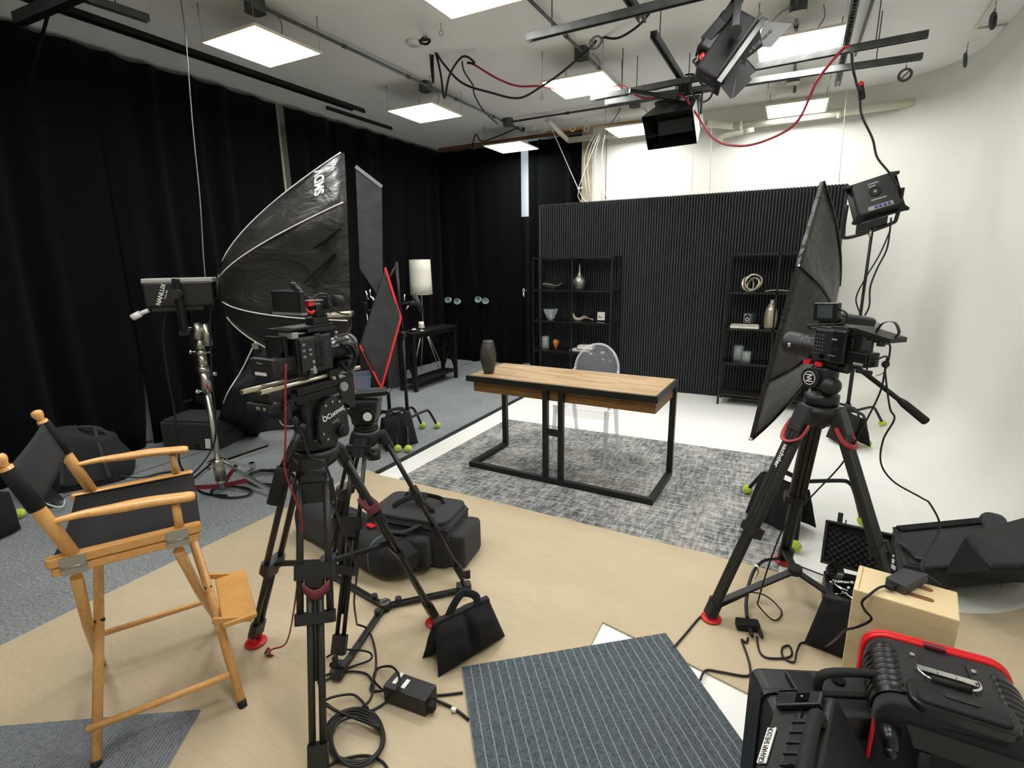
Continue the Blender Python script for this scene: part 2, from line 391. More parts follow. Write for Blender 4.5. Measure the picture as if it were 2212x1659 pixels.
# kraft paper laid over floor
zk = .009
pts = [(-2.90, -1.6), (-2.90, 1.0), (-2.87, 2.10), (-2.84, 2.885), (-2.66, 2.845), (-1.19, 2.836), (.05, 2.77), (.50, 2.762), (.50, 1.76), (.30, 1.78), (-.19, 1.90), (-.60, 1.99), (-.60, -1.6)]
g = G().prism([V(x, y, .0015) for x, y in pts][::1], (0, 0, zk-.0015))
def cove(x): d = XR-x; return 0 if d >= CR else CR-math.sqrt(max(CR*CR-(CR-d)**2, 0))
g.grid(lambda u, v: V(.495+.62*u, 1.76+(1.0+.10*u*u)*v-.02*u, cove(.495+.62*u)+zk-.0005), 40, 4); one(g, 'floor_paper', 'kraft', 'tan kraft paper sheet covering the floor under the tripods', 'floor paper')
# rug
g = G().prism([V(-2.49, 2.86, .001), V(.095, 2.775, .001), (V(.12, 4.56, .001)), V(-2.46, 4.555, .001)], (0, 0, .0085)); one(g, 'rug', 'rug_cloth', 'distressed grey rug under the desk', 'rug')
# ribbed mat in the foreground
def mat_at(corner, ang, w, l, nm, mn, lab):
    # corner = top left corner, ang = direction of the top edge, runs w along it and l towards the camera
    t = bpy.data.objects
    g = G().rbox((w/2, -l/2, .0045), (w, l, .007), .004); o = build(g, nm, mn, local=True); o.location = (corner[0], corner[1], .009); o.rotation_euler = (0, 0, ang)
    return tag(o, lab, 'mat')
mat_at((-1.022, 1.468), rad(39.2), .895, 1.6, 'floor_mat', 'ribbed_mat', 'dark grey ribbed floor mat with thin light lines in the foreground')
g = G().rbox((-.6, -.45, .0045), (1.2, .9, .006), .004); o = build(g, 'floor_mat', 'patch_mat', local=True); o.location = (-1.771, .863, .009); o.rotation_euler = (0, 0, rad(32.5))
tag(o, 'blue grey carpet mat under the near leg of the wooden chair', 'mat')

# ---- curtains
def curtain(name, P0, P1, z0, z1, label, folds, depth, seed, opening=0):
    rnd = random.Random(seed); P0, P1 = V(*P0, 0), V(*P1, 0); L = (P1-P0).length; d = (P1-P0).normalized(); n = V(-d.y, d.x, 0)
    ph = [rnd.uniform(0, 6.28) for _ in range(6)]; cen = [(rnd.random(), rnd.uniform(.03, .09), rnd.uniform(.5, 1.4)) for _ in range(folds)]
    nu = int(L*48)
    def fn(u, v):
        s = u*L; den = .25+.75*max([math.exp(-((u-c)/w)**2)*a for c, w, a in cen]+[0])
        den = min(den, 1.2); drift = .12*sin(v*2.2+ph[5])*(1-v)
        f = sin((s+drift)*17+ph[0]+1.5*sin(s*2.3+ph[1]))*.6+sin((s+drift)*29+ph[2])*.3+sin(s*5+ph[3])*.35
        amp = depth*den*(.55+.45*(1-v)); e = f*amp
        scal = .018*abs(sin(s*9.5+ph[4])) if v > .98 else 0
        return P0+d*(s-opening*u**20*max(0, 1-v*3.2)**2)+n*e+V(0, 0, z0+(z1-z0)*v-scal)
    g = G().grid(fn, nu, 14); g_ = one(g, name, 'curtain_velvet', label, 'curtain', solid=.004)
    return g_
c1 = curtain('curtain', (-5.06, -1.5), (-5.06, 2.515), .008, 3.315, 'tall black curtain nearest the camera along the left wall', 6, .07, 3, opening=.10)
c2 = curtain('curtain', (-5.06, 2.50), (-5.06, 4.255), .008, 3.31, 'black left wall curtain ending at the exposed pale pipe', 5, .07, 5)
c3 = curtain('curtain', (-5.06, 4.36), (-5.06, 7.27), .008, 3.31, 'black left wall curtain between the pale pipe and the far corner', 6, .06, 8)
c4 = curtain('curtain', (-5.16, 7.24), (-3.60, 7.24), .008, 3.29, 'black back curtain with four round cups poking through', 8, .07, 11)
c5 = curtain('curtain', (-3.47, 7.22), (-2.53, 7.22), .008, 3.29, 'black back curtain beside the white cyclorama edge', 6, .07, 14)
g = G().bb(-3.85, -3.3, 7.42, 7.45, .0, 2.27); one(g, 'blackout_cloth', 'black_canvas', 'black cloth filling the lower part of the gap in the back curtain', 'cloth')
g = G().bb(-3.95, -3.2, 7.57, 7.615, 2.0, 3.33); o = struct(build(g, 'window_1', 'glass'))
g = G().bb(-3.80, -3.35, 7.50, 7.515, 2.28, 3.3); one(g, 'roller_blind', 'blind_daylight_glow', 'white blind with daylight put in as its own glow, seen through the gap in the back curtain', 'blind')
# curtain tracks on ceiling
one(G().bb(-4.50, -4.475, -.5, 5.0, 3.295, 3.32).bb(-4.49, -4.485, -.5, 5.0, 3.31, 3.34), 'curtain_track', 'black_metal', 'long black ceiling track parallel to the left curtain', 'curtain track')
one(G().bb(-4.585, -4.57, -.5, 4.9, 3.305, 3.325).bb(-4.58, -4.575, -.5, 4.9, 3.32, 3.34), 'curtain_track', 'black_metal', 'thin black ceiling track nearer the left curtain', 'curtain track')
one(G().bb(-4.78, -4.755, 4.7, 5.8, 3.305, 3.34), 'curtain_track', 'black_metal', 'short black ceiling track near the far left corner', 'curtain track')
one(G().bb(-5.0, -2.5, 7.16, 7.18, 3.295, 3.315).bb(-5.0, -2.5, 7.168, 7.172, 3.30, 3.34), 'curtain_track', 'ply_hole', 'brown track carrying the back curtain', 'curtain track')
# pipe behind the gap of the left curtain
g = G().tube([V(-5.15, 4.305, 0), V(-5.15, 4.305, ZC)], .045, 14)
for z in (.6, 1.3, 1.9, 2.25, 2.6, 2.95): g.tube([V(-5.15, 4.305, z), V(-5.15, 4.305, z+.02)], .049, 14)
one(g, 'wall_pipe', 'old_pipe', 'pale vertical pipe showing between two left wall curtains', 'pipe')

# ---- ceiling LED panels (2x2 ft), hanging on wires
LP = [(-3.44, 2.84), (-3.46, 4.76), (-3.46, 6.67), (-1.76, 2.85), (-1.76, 4.77), (-1.78, 6.60), (-.085, 4.75), (-.085, 6.58)]
LAB = ['square LED ceiling panel nearest the left curtain', 'LED ceiling panel in the left row before the corner one', 'LED ceiling panel hanging before the back curtain', 'LED ceiling panel cut by the top edge of the photo',
       'LED ceiling panel with a cable drawn across its corner', 'LED ceiling panel partly hidden by the small barn door light', 'LED ceiling panel beside the large barn door light', 'LED ceiling panel hanging above the fluted wall on the right']
HID = [(-3.44, .93), (-1.76, .93), (-.085, 2.86), (-.085, .93)]
def led(x, y, label):
    t = thing('ceiling_light', label, 'ceiling light', (x, y, 3.1), 0, 'square LED ceiling panels'); s = .268
    g = G().bb(-s-.012, s+.012, -s-.012, -s, .0, .014).bb(-s-.012, s+.012, s, s+.012, 0, .014).bb(-s-.012, -s, -s, s, 0, .014).bb(s, s+.012, -s, s, 0, .014).bb(-s, s, -s, s, .010, .014)
    build(g, 'frame', 'lamp_white_frame', t, local=True)
    build(G().bb(-s, s, -s, s, .002, .009), 'diffuser', 'led_diffuser', t, local=True)
    for i, j in ((-1, -1), (-1, 1), (1, -1), (1, 1)):
        build(G().tube([V(i*s, j*s, .012), V(i*s, j*s, .17)], .0015, 5).tube([V(i*s, j*s, .17), V(i*s, j*s, .24)], .005, 6), 'suspension_wire', 'wire', t, local=True)
    build(G().tube(cr([(.02, .1, .014), (.05, .12, .08), (.14, .05, .17), (.13, -.12, .20)]), .004, 6), 'feed_cable', 'grey_plastic', t, local=True)
    return t
L0 = led(*LP[0], LAB[0])
for (x, y), lb in list(zip(LP, LAB))[1:]: dup(L0, (x, y, 3.1), 0, lb)
for (x, y), lb in zip(HID, ['LED ceiling panel behind the camera at the left row', 'LED ceiling panel above the camera in the middle row', 'LED ceiling panel above the camera on the right', 'LED ceiling panel behind the camera on the right']): dup(L0, (x, y, 3.1), 0, lb)
# ---- conduits & junction boxes
def conduit(a, b, z, lab, r=.012):
    g = G().tube([V(*a, z), V(*b, z)], r, 10); A, B = V(*a, z), V(*b, z); L = (B-A).length; d = (B-A)/L
    for k in range(1, int(L/.8)): g.tube([A+d*k*.8-d*.02, A+d*k*.8+d*.02], r*1.4, 10)
    g.box(A+V(0, 0, .022), (.03, .03, .045)); g.box(B+V(0, 0, .022), (.03, .03, .045))
    one(g, 'conduit', 'galvanized', lab, 'conduit')
conduit((-3.30, -.5), (-3.30, 6.72), 3.295, 'galvanized conduit running above the left row of LED panels')
conduit((-3.27, 6.21), (-.18, 6.2), 3.295, 'galvanized conduit crossing the ceiling in front of the back curtain')
conduit((-1.69, 1.0), (-1.69, 6.15), 3.295, 'galvanized conduit running above the middle row of LED panels')
conduit((-.12, 2.5), (-.12, 6.7), 3.295, 'galvanized conduit above the right row of LED panels')
for i, (x, y, w) in enumerate([(-3.33, 2.72, 0), (-3.34, 4.62, 0), (-1.71, 4.60, 0), (-1.68, 6.22, 0), (-.11, 4.58, 1), (-.13, 6.24, 1), (-3.27, 6.22, 0)]):
    t = thing('junction_box', ['dark junction box above the nearest left LED panel', 'junction box above the second left LED panel', 'octagonal junction box above the middle LED panel', 'junction box near the small barn door light', 'white lipped junction box beside the large barn door light', 'junction box above the far right LED panel', 'small junction box where two conduits meet at the back'][i], 'junction box', (x, y, 3.26))
    build(G().rbox((0, 0, .04), (.11, .11, .08), .03), 'box_body', 'galvanized', t, local=True); build(G().rbox((0, 0, -.002), (.115, .115, .006), .03), 'cover_plate', 'white_plastic' if w else 'galvanized', t, local=True)
# ---- strut channels
def strut(a, b, z, lab, w=.041, h=.04, perf=False, mn='galvanized'):
    A, B = V(*a, z), V(*b, z); d = (B-A).normalized(); n = V(-d.y, d.x, 0); t = .003
    g = G().bar(A+n*w/2, B+n*w/2, t, h).bar(A-n*w/2, B-n*w/2, t, h).bar(A+V(0, 0, h/2), B+V(0, 0, h/2), w, t)
    L = (B-A).length; m = (A+B)/2
    for s in (-1, 1): g.bar(A+n*s*w*.38-V(0, 0, h/2), B+n*s*w*.38-V(0, 0, h/2), w*.25, t)
    if perf:
        for k in range(int(L/.05)): g.box(A+d*(.025+k*.05)-V(0, 0, h/2), (w*.5, .012, .003), (n, d, V(0, 0, 1)))
    for k in (.12, .88):
        p = A+(B-A)*k; g.tube([p+V(0, 0, h/2), V(p.x, p.y, ZC)], .004, 6)
    one(g, 'ceiling_strut', mn, lab, 'strut channel', 'galvanized strut channels')
strut((-1.62, 3.37), (-.2, 3.33), 3.0, 'long galvanized strut beyond the middle LED panel at the top')
strut((-.97, 2.2), (-.95, 3.63), 3.06, 'short galvanized strut crossing above the long top strut')
strut((-.94, 3.88), (-.93, 5.35), 3.06, 'galvanized strut that the small barn door light hangs from')
strut((-1.69, 4.80), (.66, 4.61), 3.0, 'galvanized strut ending furthest right over the studio')
strut((-1.62, 4.99), (.71, 5.07), 3.0, 'second galvanized strut just behind the furthest right one')
strut((.185, 3.2), (.225, 5.70), 3.06, 'perforated grey strut right of the large barn door light', perf=True)
strut((-3.79-.0, .8), (-3.65, 2.19), 3.1, 'galvanized strut at the top left edge of the photo')
one(G().bb(.335, .35, 3.6, 5.9, 3.31, 3.34), 'ceiling_rail', 'galvanized', 'thin grey rail fixed to the ceiling at the right', 'rail')
p, q = PZ(38, 42, 3.0), PZ(150, -6, 3.0); g = G().bar(p, q+(q-p)*.8, .05, .06).tube([PZ(150, -6, 3.0), V(q.x, q.y, ZC)], .012, 8); one(g, 'crane_arm', 'black_metal', 'dark metal arm at the top left corner of the photo', 'metal arm')
g = G().lathe([(.0, 0), (.055, .0), (.06, .012), (.06, .03)], (-2.83, 3.79, 3.31)); one(g, 'smoke_detector', 'white_plastic', 'round white detector on the ceiling', 'detector')
# ---- hooks
for i, (x, y) in enumerate([(-2.46, 3.63), (-2.46, 5.45)]):
    g = G().tube([V(x, y, ZC), V(x, y, ZC-.05)], .003, 6).tube([V(x+.018*cos(a), y, ZC-.068+.018*sin(a)) for a in [2*pi*k/12 for k in range(12)]], .003, 6, closed=True)
    one(g, 'eye_hook', 'wire', ['small eye hook on the ceiling left of the middle LED panels', 'small eye hook on the ceiling past the cable loops'][i], 'hook')
# ---- pulleys
for i, (px, py) in enumerate([(1955, 162), (2085, 130), (2145, 45)]):
    c = PZ(px, py, 3.2); r = .047
    t = thing('pulley', ['round grey pulley wheel hanging near the cyclorama corner', 'pulley seen edge-on beside the right wall', 'pulley at the top right corner of the photo'][i], 'pulley', c)
    ax = [(-.3, -.95, 0), (.95, -.3, 0.1), (.9, -.45, 0)][i]; x, y, z = fr(ax)
    build(G().tube([c+x*r*cos(a)+y*r*sin(a) for a in [2*pi*k/24 for k in range(24)]], .011, 8, closed=True).bar(c-(x+y)*r*.7, c+(x+y)*r*.7, .012, .008), 'wheel', 'galvanized', t)
    build(G().tube([c+V(0, 0, r), V(c.x, c.y, ZC)], .003, 6).tube([c+V(0, 0, r+.012), c+V(0, 0, r+.03)], .007, 6), 'hanger', 'wire', t)
# ---- white water pipes under the soffit
g = G().tube([V(-2.70, 6.80, 3.13), V(-1.0, 6.80, 3.12)], .036, 14).tube(cr([(-1.0, 6.80, 3.12), (-.85, 6.86, 3.10), (-.72, 6.93, 3.08)]), .036, 14).tube([V(-.72, 6.93, 3.08), V(1.02, 6.93, 3.10)], .04, 14).tube([V(1.02, 6.93, 3.10), V(1.16, 6.88, 3.12)], .032, 14)
for x in (-.66, .3): g.tube([V(x, 6.93, 3.085), V(x+.04, 6.93, 3.085)], .047, 14)
g.tube([V(-2.70, 6.80, 3.13), V(-2.73, 6.2, 3.25)], .03, 10)
one(g, 'water_pipe', 'pipe_white', 'white painted pipe running under the ceiling above the cyclorama', 'pipe')
g = G().tube(cr([(-.60, 6.95, 3.02), (-.82, 6.98, 3.00), (-.86, 7.02, 2.97), (-.86, 7.08, 2.93)]), .03, 12).tube([V(-.60, 6.95, 3.02), V(-.5, 6.95, 3.04)], .034, 12)
one(g, 'pipe_elbow', 'pipe_white', 'white pipe elbow turning down beside the small barn door light', 'pipe')
g = G().tube([V(-2.9, 6.55, 3.2), V(-1.62, 6.62, 3.2)], .012, 8); one(g, 'hanging_rod', 'ply_edge', 'thin brown rod under the ceiling at the back with ropes over it', 'rod')
# ================================================================= THE SET
# fluted backdrop
t = thing('backdrop_panel', 'wide black fluted backdrop wall behind the shelves', 'backdrop wall', (-1.25, 6.47, 0))
g = G().bb(-2.953, .452, 6.475, 6.52, 0, 2.315); build(g, 'backing_board', 'groove_black', t)
g = G(); n = 110; w = 3.40/n
for i in range(n):
    x = -2.95+w*(i+.5); hw = w*.31
    g.raw([V(x-hw, 6.476, 0), V(x-hw*.9, 6.457, 0), V(x-hw*.4, 6.450, 0), V(x+hw*.4, 6.450, 0), V(x+hw*.9, 6.457, 0), V(x+hw, 6.476, 0),
           V(x-hw, 6.476, 2.32), V(x-hw*.9, 6.457, 2.32), V(x-hw*.4, 6.450, 2.32), V(x+hw*.4, 6.450, 2.32), V(x+hw*.9, 6.457, 2.32), V(x+hw, 6.476, 2.32)],
          [(0, 1, 7, 6), (1, 2, 8, 7), (2, 3, 9, 8), (3, 4, 10, 9), (4, 5, 11, 10), (6, 7, 8, 9, 10, 11)], False)
build(g, 'fluted_slats', 'fluted_paint', t)
g = G().bb(-2.96, -2.945, 6.46, 6.6, 0, 2.31).bb(.445, .46, 6.46, 6.6, 0, 2.31); build(g, 'side_frame', 'fluted_paint', t)
for x in (-2.7, .2):
    g = G().bar(V(x, 6.52, 1.6), V(x, 6.80, .02), .04, .04).bb(x-.02, x+.02, 6.5, 6.82, 0, .04); build(g, 'brace', 'ply', t)

# open shelves
SZ = (.13, .485, .865, 1.255, 1.655)
def bookshelf(x0, x1, label):
    y0, y1 = 6.10, 6.41; xm = (x0+x1)/2+.01; t = thing('open_shelf', label, 'shelf', ((x0+x1)/2, (y0+y1)/2, 0), 0, 'black open metal shelves'); b = .022
    for x in (x0, xm, x1):
        for y in (y0, y1): build(G().bb(x-b/2, x+b/2, y-b/2, y+b/2, 0, SZ[4]), 'post', 'black_metal', t, bevel=.002)
    for i, z in enumerate(SZ):
        g = G().bb(x0, x1, y0-b/2, y0+b/2, z-b, z).bb(x0, x1, y1-b/2, y1+b/2, z-b, z)
        for x in (x0, xm, x1): g.bb(x-b/2, x+b/2, y0, y1, z-b, z)
        build(g, 'shelf_rail', 'black_metal', t)
        wood = i in (0, 4)
        build(G().bb(x0+b/2, x1-b/2, y0+b/2, y1-b/2, z-.008-(.01 if wood else 0), z-.001), 'shelf_board', 'shelf_dark_wood' if wood else 'shelf_glass', t)
    return t
bookshelf(-2.88, -1.845, 'left black metal open shelf holding silver bowl and vases')
bookshelf(-.575, .38, 'right black metal open shelf partly hidden by the softbox')
def lathe1(prof, c, m, name, label, cat, sub=0, n=32):
    return one(G().lathe(prof, c, n=n), name, m, label, cat, sub=sub)
Z1, Z2, Z3, Z4 = SZ[1], SZ[2], SZ[3], SZ[4]; YS = 6.25
# wavy silver bowl
def bowlfn(u, v):
    a = 2*pi*u; r = .03+.09*v**.8; z = .008+.058*v**1.6+(.012*sin(3*a)+.008*sin(2*a+1))*v*v
    return V(-2.68+r*1.1*cos(a), YS+r*sin(a)*.9, Z3+z)
g = G().grid(bowlfn, 40, 8, closeu=True).lathe([(.0, .0), (.035, .0), (.035, .01)], (-2.68, YS, Z3)); one(g, 'bowl', 'pewter', 'wavy silver bowl on the left shelf', 'bowl', solid=.004)
lathe1([(.0, 0), (.05, 0), (.058, .02), (.076, .07), (.078, .10), (.066, .135), (.036, .165), (.02, .185), (.014, .22), (.010, .29), (.009, .32), (.004, .322)], (-2.31, YS, Z3), 'pewter', 'vase', 'round bellied silver vase with a tall thin neck on the left shelf', 'vase')
# cut glass bowl
def cut(u, v):
    a = 2*pi*u; r = (.035+.055*v**.7)*(1+.09*cos(8*a)*(.3+v)); return V(-2.70+r*cos(a), YS+r*sin(a), Z2+.004+.13*v)
one(G().grid(cut, 64, 6, closeu=True).lathe([(0, .0), (.036, .0), (.03, .02), (0, .02)], (-2.70, YS, Z2)), 'glass_bowl', 'glass', 'flared cut glass bowl on the left shelf', 'glass bowl', solid=.005)
# driftwood
g = G().tube(cr([(-2.39, YS, Z2+.09), (-2.375, YS, Z2+.05), (-2.35, YS, Z2+.02), (-2.29, YS, Z2+.018), (-2.24, YS, Z2+.04), (-2.17, YS, Z2+.03), (-2.12, YS, Z2+.015)]), [.004+.018*abs(sin(.1+i*.075)) for i in range(49)], 10).tube(cr([(-2.29, YS, Z2+.03), (-2.25, YS-.02, Z2+.06), (-2.2, YS-.02, Z2+.055)]), .006, 8)
one(g, 'driftwood', 'driftwood', 'bleached driftwood branch on the left shelf', 'driftwood')
# photo frame
t = thing('picture_frame', 'small white picture frame on the left shelf', 'picture frame', (-2.03, YS+.04, Z2))
build(G().box((-2.03, YS+.04, Z2+.062), (.115, .012, .124)), 'frame', 'black_satin', t); build(G().box((-2.028, YS+.032, Z2+.062), (.095, .004, .1)), 'print', 'paper_white', t)
build(G().box((-2.035, YS+.0295, Z2+.043), (.06, .001, .008)).box((-2.045, YS+.0295, Z2+.053), (.018, .001, .02)), 'drawing', 'grey_plastic', t)
# thick glass vase, orange vase
g = G().lathe([(0, 0), (.05, 0), (.052, .004), (.052, .155), (.044, .155), (.042, .05), (.03, .038), (0, .035)], (-2.775, YS, Z1), n=36); one(g, 'glass_vase', 'glass', 'thick clear glass cylinder vase on the lowest left shelf', 'glass vase')
lathe1([(0, 0), (.016, 0), (.02, .01), (.04, .07), (.044, .09), (.042, .10), (.022, .118), (.02, .122), (0.004, .122)], (-2.625, YS, Z1), 'orange_ceramic', 'vase', 'small orange tapered vase beside the glass cylinder on the left shelf', 'vase', n=8)
# books
def book(c, w, d, h, cover, label, rz=0):
    t = thing('book', label, 'book', c, rz, 'books lying on the shelves')
    build(G().bb(-w/2, w/2, -d/2, d/2, 0, .004).bb(-w/2, w/2, -d/2, d/2, h-.004, h).bb(-w/2, -w/2+.004, -d/2, d/2, 0, h), 'cover', cover, t, local=True)
    build(G().bb(-w/2+.004, w/2-.006, -d/2+.006, d/2-.004, .004, h-.004), 'pages', 'paper_white', t, local=True)
book((-2.27, YS, Z1), .26, .19, .014, 'paper_white', 'thin white book at the bottom of the pile on the left shelf')
book((-2.21, YS-.0, Z1+.014), .2, .15, .016, 'book_black', 'dark book in the middle of the pile on the left shelf', .1)
book((-2.20, YS, Z1+.030), .2, .15, .04, 'paper_white', 'thick cream book on top of the pile on the left shelf', .05)
book((-.37, YS, Z2), .29, .2, .028, 'paper_white', 'pale lower book under the box camera on the right shelf')
book((-.36, YS, Z2+.028), .27, .19, .022, 'book_black', 'black upper book under the box camera on the right shelf')
# knot sculpture
g = G(); c = V(-.345, YS, Z3+.094)
for (ax, r, off) in (((.2, -1, .1), .082, (.02, 0, .004)), ((.8, -.7, .35), .078, (-.03, 0, -.02)), ((-.6, -.8, .3), .07, (.02, 0, -.02))):
    x, y, z = fr(ax); g.tube([c+V(*off)+x*r*cos(a)*(1.0+.1*sin(2*a))+y*r*sin(a) for a in [2*pi*k/40 for k in range(40)]], .0085, 8, closed=True, flat=1.4)
one(g, 'sculpture', 'champagne', 'pale interlocking ring sculpture on the top right shelf', 'sculpture')
# box camera
t = thing('box_camera', 'vintage black box camera on two books on the right shelf', 'camera', (-.335, YS, Z2+.05))
build(G().bb(-.39, -.28, YS-.05, YS+.06, Z2+.05, Z2+.155), 'camera_body', 'black_plastic', t, bevel=.003); zc = Z2+.1
g = G().bb(-.383, -.317, YS-.053, YS-.0505, Z2+.056, Z2+.15).bb(-.377, -.323, YS-.0545, YS-.052, Z2+.062, Z2+.144); 
build(G().raw([V(-.385+dx, YS-.054, Z2+.054+dz) for dx, dz in ((0, 0), (.07, 0), (.07, .098), (0, .098), (.006, .006), (.064, .006), (.064, .092), (.006, .092))], [(0, 1, 5, 4), (1, 2, 6, 5), (2, 3, 7, 6), (3, 0, 4, 7)]), 'face_trim', 'light_grey', t, solid=.002)
build(G().tube([V(-.35+.017*cos(a), YS-.054, zc-.01+.017*sin(a)) for a in [2*pi*k/20 for k in range(20)]], .004, 6, closed=True), 'lens_ring', 'white_plastic', t)
for dx in (-.018, .018): build(G().cyl((-.35+dx, YS-.056, zc+.033), (-.35+dx, YS-.05, zc+.033), .006), 'viewfinder', 'light_grey', t)
# ribbed tall vase
g = G(); pf = [(0, 0), (.052, 0)]+[((.058+.006*sin(pi*h/.2)+(0 if h < .2 else -(h-.2)*.38))+(.0025 if k % 2 else -.0015), h) for k, h in enumerate([.006+i*.0085 for i in range(31)])]+[(.022, .28), (.02, .295), (.026, .305), (.024, .307), (.0, .300)]
one(g.lathe(pf, (-.125, YS, Z2), n=30), 'vase', 'champagne', 'tall pale ribbed vase with a narrow neck on the right shelf', 'vase')
# glass cylinders
for (x, y, r, h, lb) in ((-.415, YS+.03, .052, .165, 'taller clear glass holder on the lowest right shelf'), (-.325, YS-.03, .045, .115, 'shorter clear glass holder in front on the lowest right shelf')):
    one(G().lathe([(0, 0), (r, 0), (r, h), (r-.006, h), (r-.007, .012), (0, .012)], (x, y, Z1), n=36), 'candle_glass', 'glass', lb, 'glass holder', 'glass holders on the right shelf')
g = G().tube(cr([(-.2, YS, Z3+.003), (-.1, YS-.06, Z3+.02), (0, YS-.05, Z3+.012), (.06, YS, Z3+.008)]), .006, 8); one(g, 'branch', 'driftwood', 'thin twig lying on the top right shelf', 'branch')

# desk
DA = rad(-2.12); DE = V(-2.132, 3.287, 0)
t = thing('desk', 'wooden topped black steel desk standing on the grey rug', 'desk', (-2.132, 3.287, .0095), DA); L, Wd, H = 1.475, .572, .76; k = -.0095; s = .042
g = G()
for a, b in (((0, 0), (L, 0)), ((0, Wd), (L, Wd))):
    g.bb(0, L, b[1]-(s if b[1] else 0), b[1]+(0 if b[1] else s), H-s-.003+k, H+k)
g.bb(0, s, s, Wd-s, H-s-.003+k, H+k).bb(L-s, L, s, Wd-s, H-s-.003+k, H+k); build(g, 'top_frame', 'black_metal', t, local=True, bevel=.003)
build(G().bb(s*.4, L-s*.4, s*.4, Wd-s*.4, H-.03+k, H-.0+.0015+k), 'desk_top', 'desk_wood', t, local=True)
build(G().bb(.042, L-.022, .045, Wd-.03, .632+k, H-s-.004+k), 'apron', 'apron_wood', t, local=True)
build(G().bb(.042, L-.022, .0449, .0452, .69+k, .6905+k).bb(.40, .4006, .0446, .045, .632+k, .715+k), 'drawer_gap', 'black_dark', t, local=True)
g = G().bb(0, L, 0, s, 0, s).bb(0, s, s, Wd-s, 0, s).bb(L-s, L, s, Wd-s, 0, s); build(g, 'base_frame', 'black_metal', t, local=True, bevel=.003)
for x in (0, L-s): build(G().bb(x, x+s, Wd-s, Wd, 0, H-s-.004+k), 'leg', 'black_metal', t, local=True, bevel=.003)
for x in (.655, .777): build(G().bb(x, x+s*.93, .004, s, s, H-s-.004+k), 'leg', 'black_metal', t, local=True, bevel=.003)
build(G().bb(.655+s*.9, .780, .005, s-.001, .372, .412), 'cross_piece', 'black_metal', t, local=True)
# dark vase
lathe1([(0, 0), (.038, 0), (.046, .03), (.062, .10), (.065, .14), (.060, .19), (.047, .235), (.043, .25), (.041, .255), (.036, .25), (.042, .21), (.03, .1), (0, .08)], (-2.005, 3.425, .7615), 'pewter_dark' if 'pewter_dark' in MATS else 'black_metal', 'vase', 'dark grey hammered vase standing on the left end of the desk', 'vase')

# ghost chair
t = thing('ghost_chair', 'clear plastic chair with an oval back tucked behind the desk', 'chair', (-1.36, 3.95, .0095))
z0 = .0105
legs = [(-1.15, 3.735, -1.15, 3.76), (-1.592, 3.74, -1.585, 3.77), (-1.172, 4.165, -1.18, 4.09), (-1.552, 4.20, -1.56, 4.11)]
for i, (x, y, xt, yt) in enumerate(legs):
    g = G().tube(cr([(x, y, z0), (x+(xt-x)*.2, y+(yt-y)*.2, .16), (xt, yt, .46)], 5), [.010+.0012*j for j in range(11)], 4 if i < 2 else 8); build(g, 'leg', 'acrylic_edge', t)
g = G().prism([V(-1.60, 3.73, .452), V(-1.14, 3.73, .452), V(-1.16, 4.12, .45), V(-1.58, 4.13, .45)], (0, 0, .014)); build(g, 'seat', 'acrylic', t, bevel=.005)
g = G().bb(-1.58, -1.16, 3.745, 3.755, .39, .45).bb(-1.585, -1.575, 3.76, 4.1, .39, .45).bb(-1.168, -1.158, 3.76, 4.1, .39, .45); build(g, 'apron', 'acrylic', t)
cx, cy, cz = -1.358, 4.13, .715
def bk(a, r=1.0): return V(cx+.19*r*cos(a), cy+.05*(cos(a)**2)*-.6+.06*(.25+.5*sin(a)), cz+.205*r*sin(a))
g = G().raw([V(cx, cy+.045, cz)]+[bk(2*pi*k/40, .95) for k in range(40)], [(0, k+1, (k+1) % 40+1) for k in range(40)], True); build(g, 'back_shell', 'acrylic', t, solid=.006)
build(G().tube([bk(2*pi*k/48) for k in range(48)], .010, 8, closed=True), 'back_rim', 'acrylic_edge', t)
for s_ in (-1, 1):
    build(G().tube(cr([bk(0 if s_ > 0 else pi, .98), (cx+s_*.215, 4.02, .665), (cx+s_*.222, 3.90, .655), (cx+s_*.215, 3.84, .6), (cx+s_*.205, 3.82, .46)], 6), .011, 8), 'arm', 'acrylic_edge', t)
    build(G().tube([V(cx+s_*.15, 4.13, .45), bk(-pi/2+s_*.75, 1)], .011, 8), 'back_support', 'acrylic', t)

# console table
t = thing('console_table', 'black console table with crossed side braces near the curtain', 'table', (-4.18, 5.55, .007)); zt = .76
x0, x1, y0, y1 = -4.31, -4.05, 5.09, 6.05
build(G().bb(x0-.01, x1+.01, y0-.01, y1+.01, zt-.03, zt), 'table_top', 'dark_wood', t, bevel=.004)
build(G().bb(x0+.01, x1-.01, y0+.01, y1-.01, .11, .135), 'lower_shelf', 'dark_wood', t)
for x in (x0, x1-.045):
    for y in (y0, y1-.045): build(G().bb(x, x+.045, y, y+.045, .007, zt-.03), 'leg', 'dark_wood', t, bevel=.003)
for y in (y0+.02, y1-.02):
    build(G().bar(V(x0+.03, y, .14), V(x1-.03, y, zt-.06), .025, .02).bar(V(x1-.03, y, .14), V(x0+.03, y, zt-.06), .025, .02), 'cross_brace', 'dark_wood', t)
    build(G().bb(x0+.03, x1-.03, y-.012, y+.012, zt-.09, zt-.03), 'end_rail', 'dark_wood', t)
build(G().bb(x1-.03, x1-.015, y0+.03, y1-.03, zt-.08, zt-.03), 'side_rail', 'dark_wood', t)
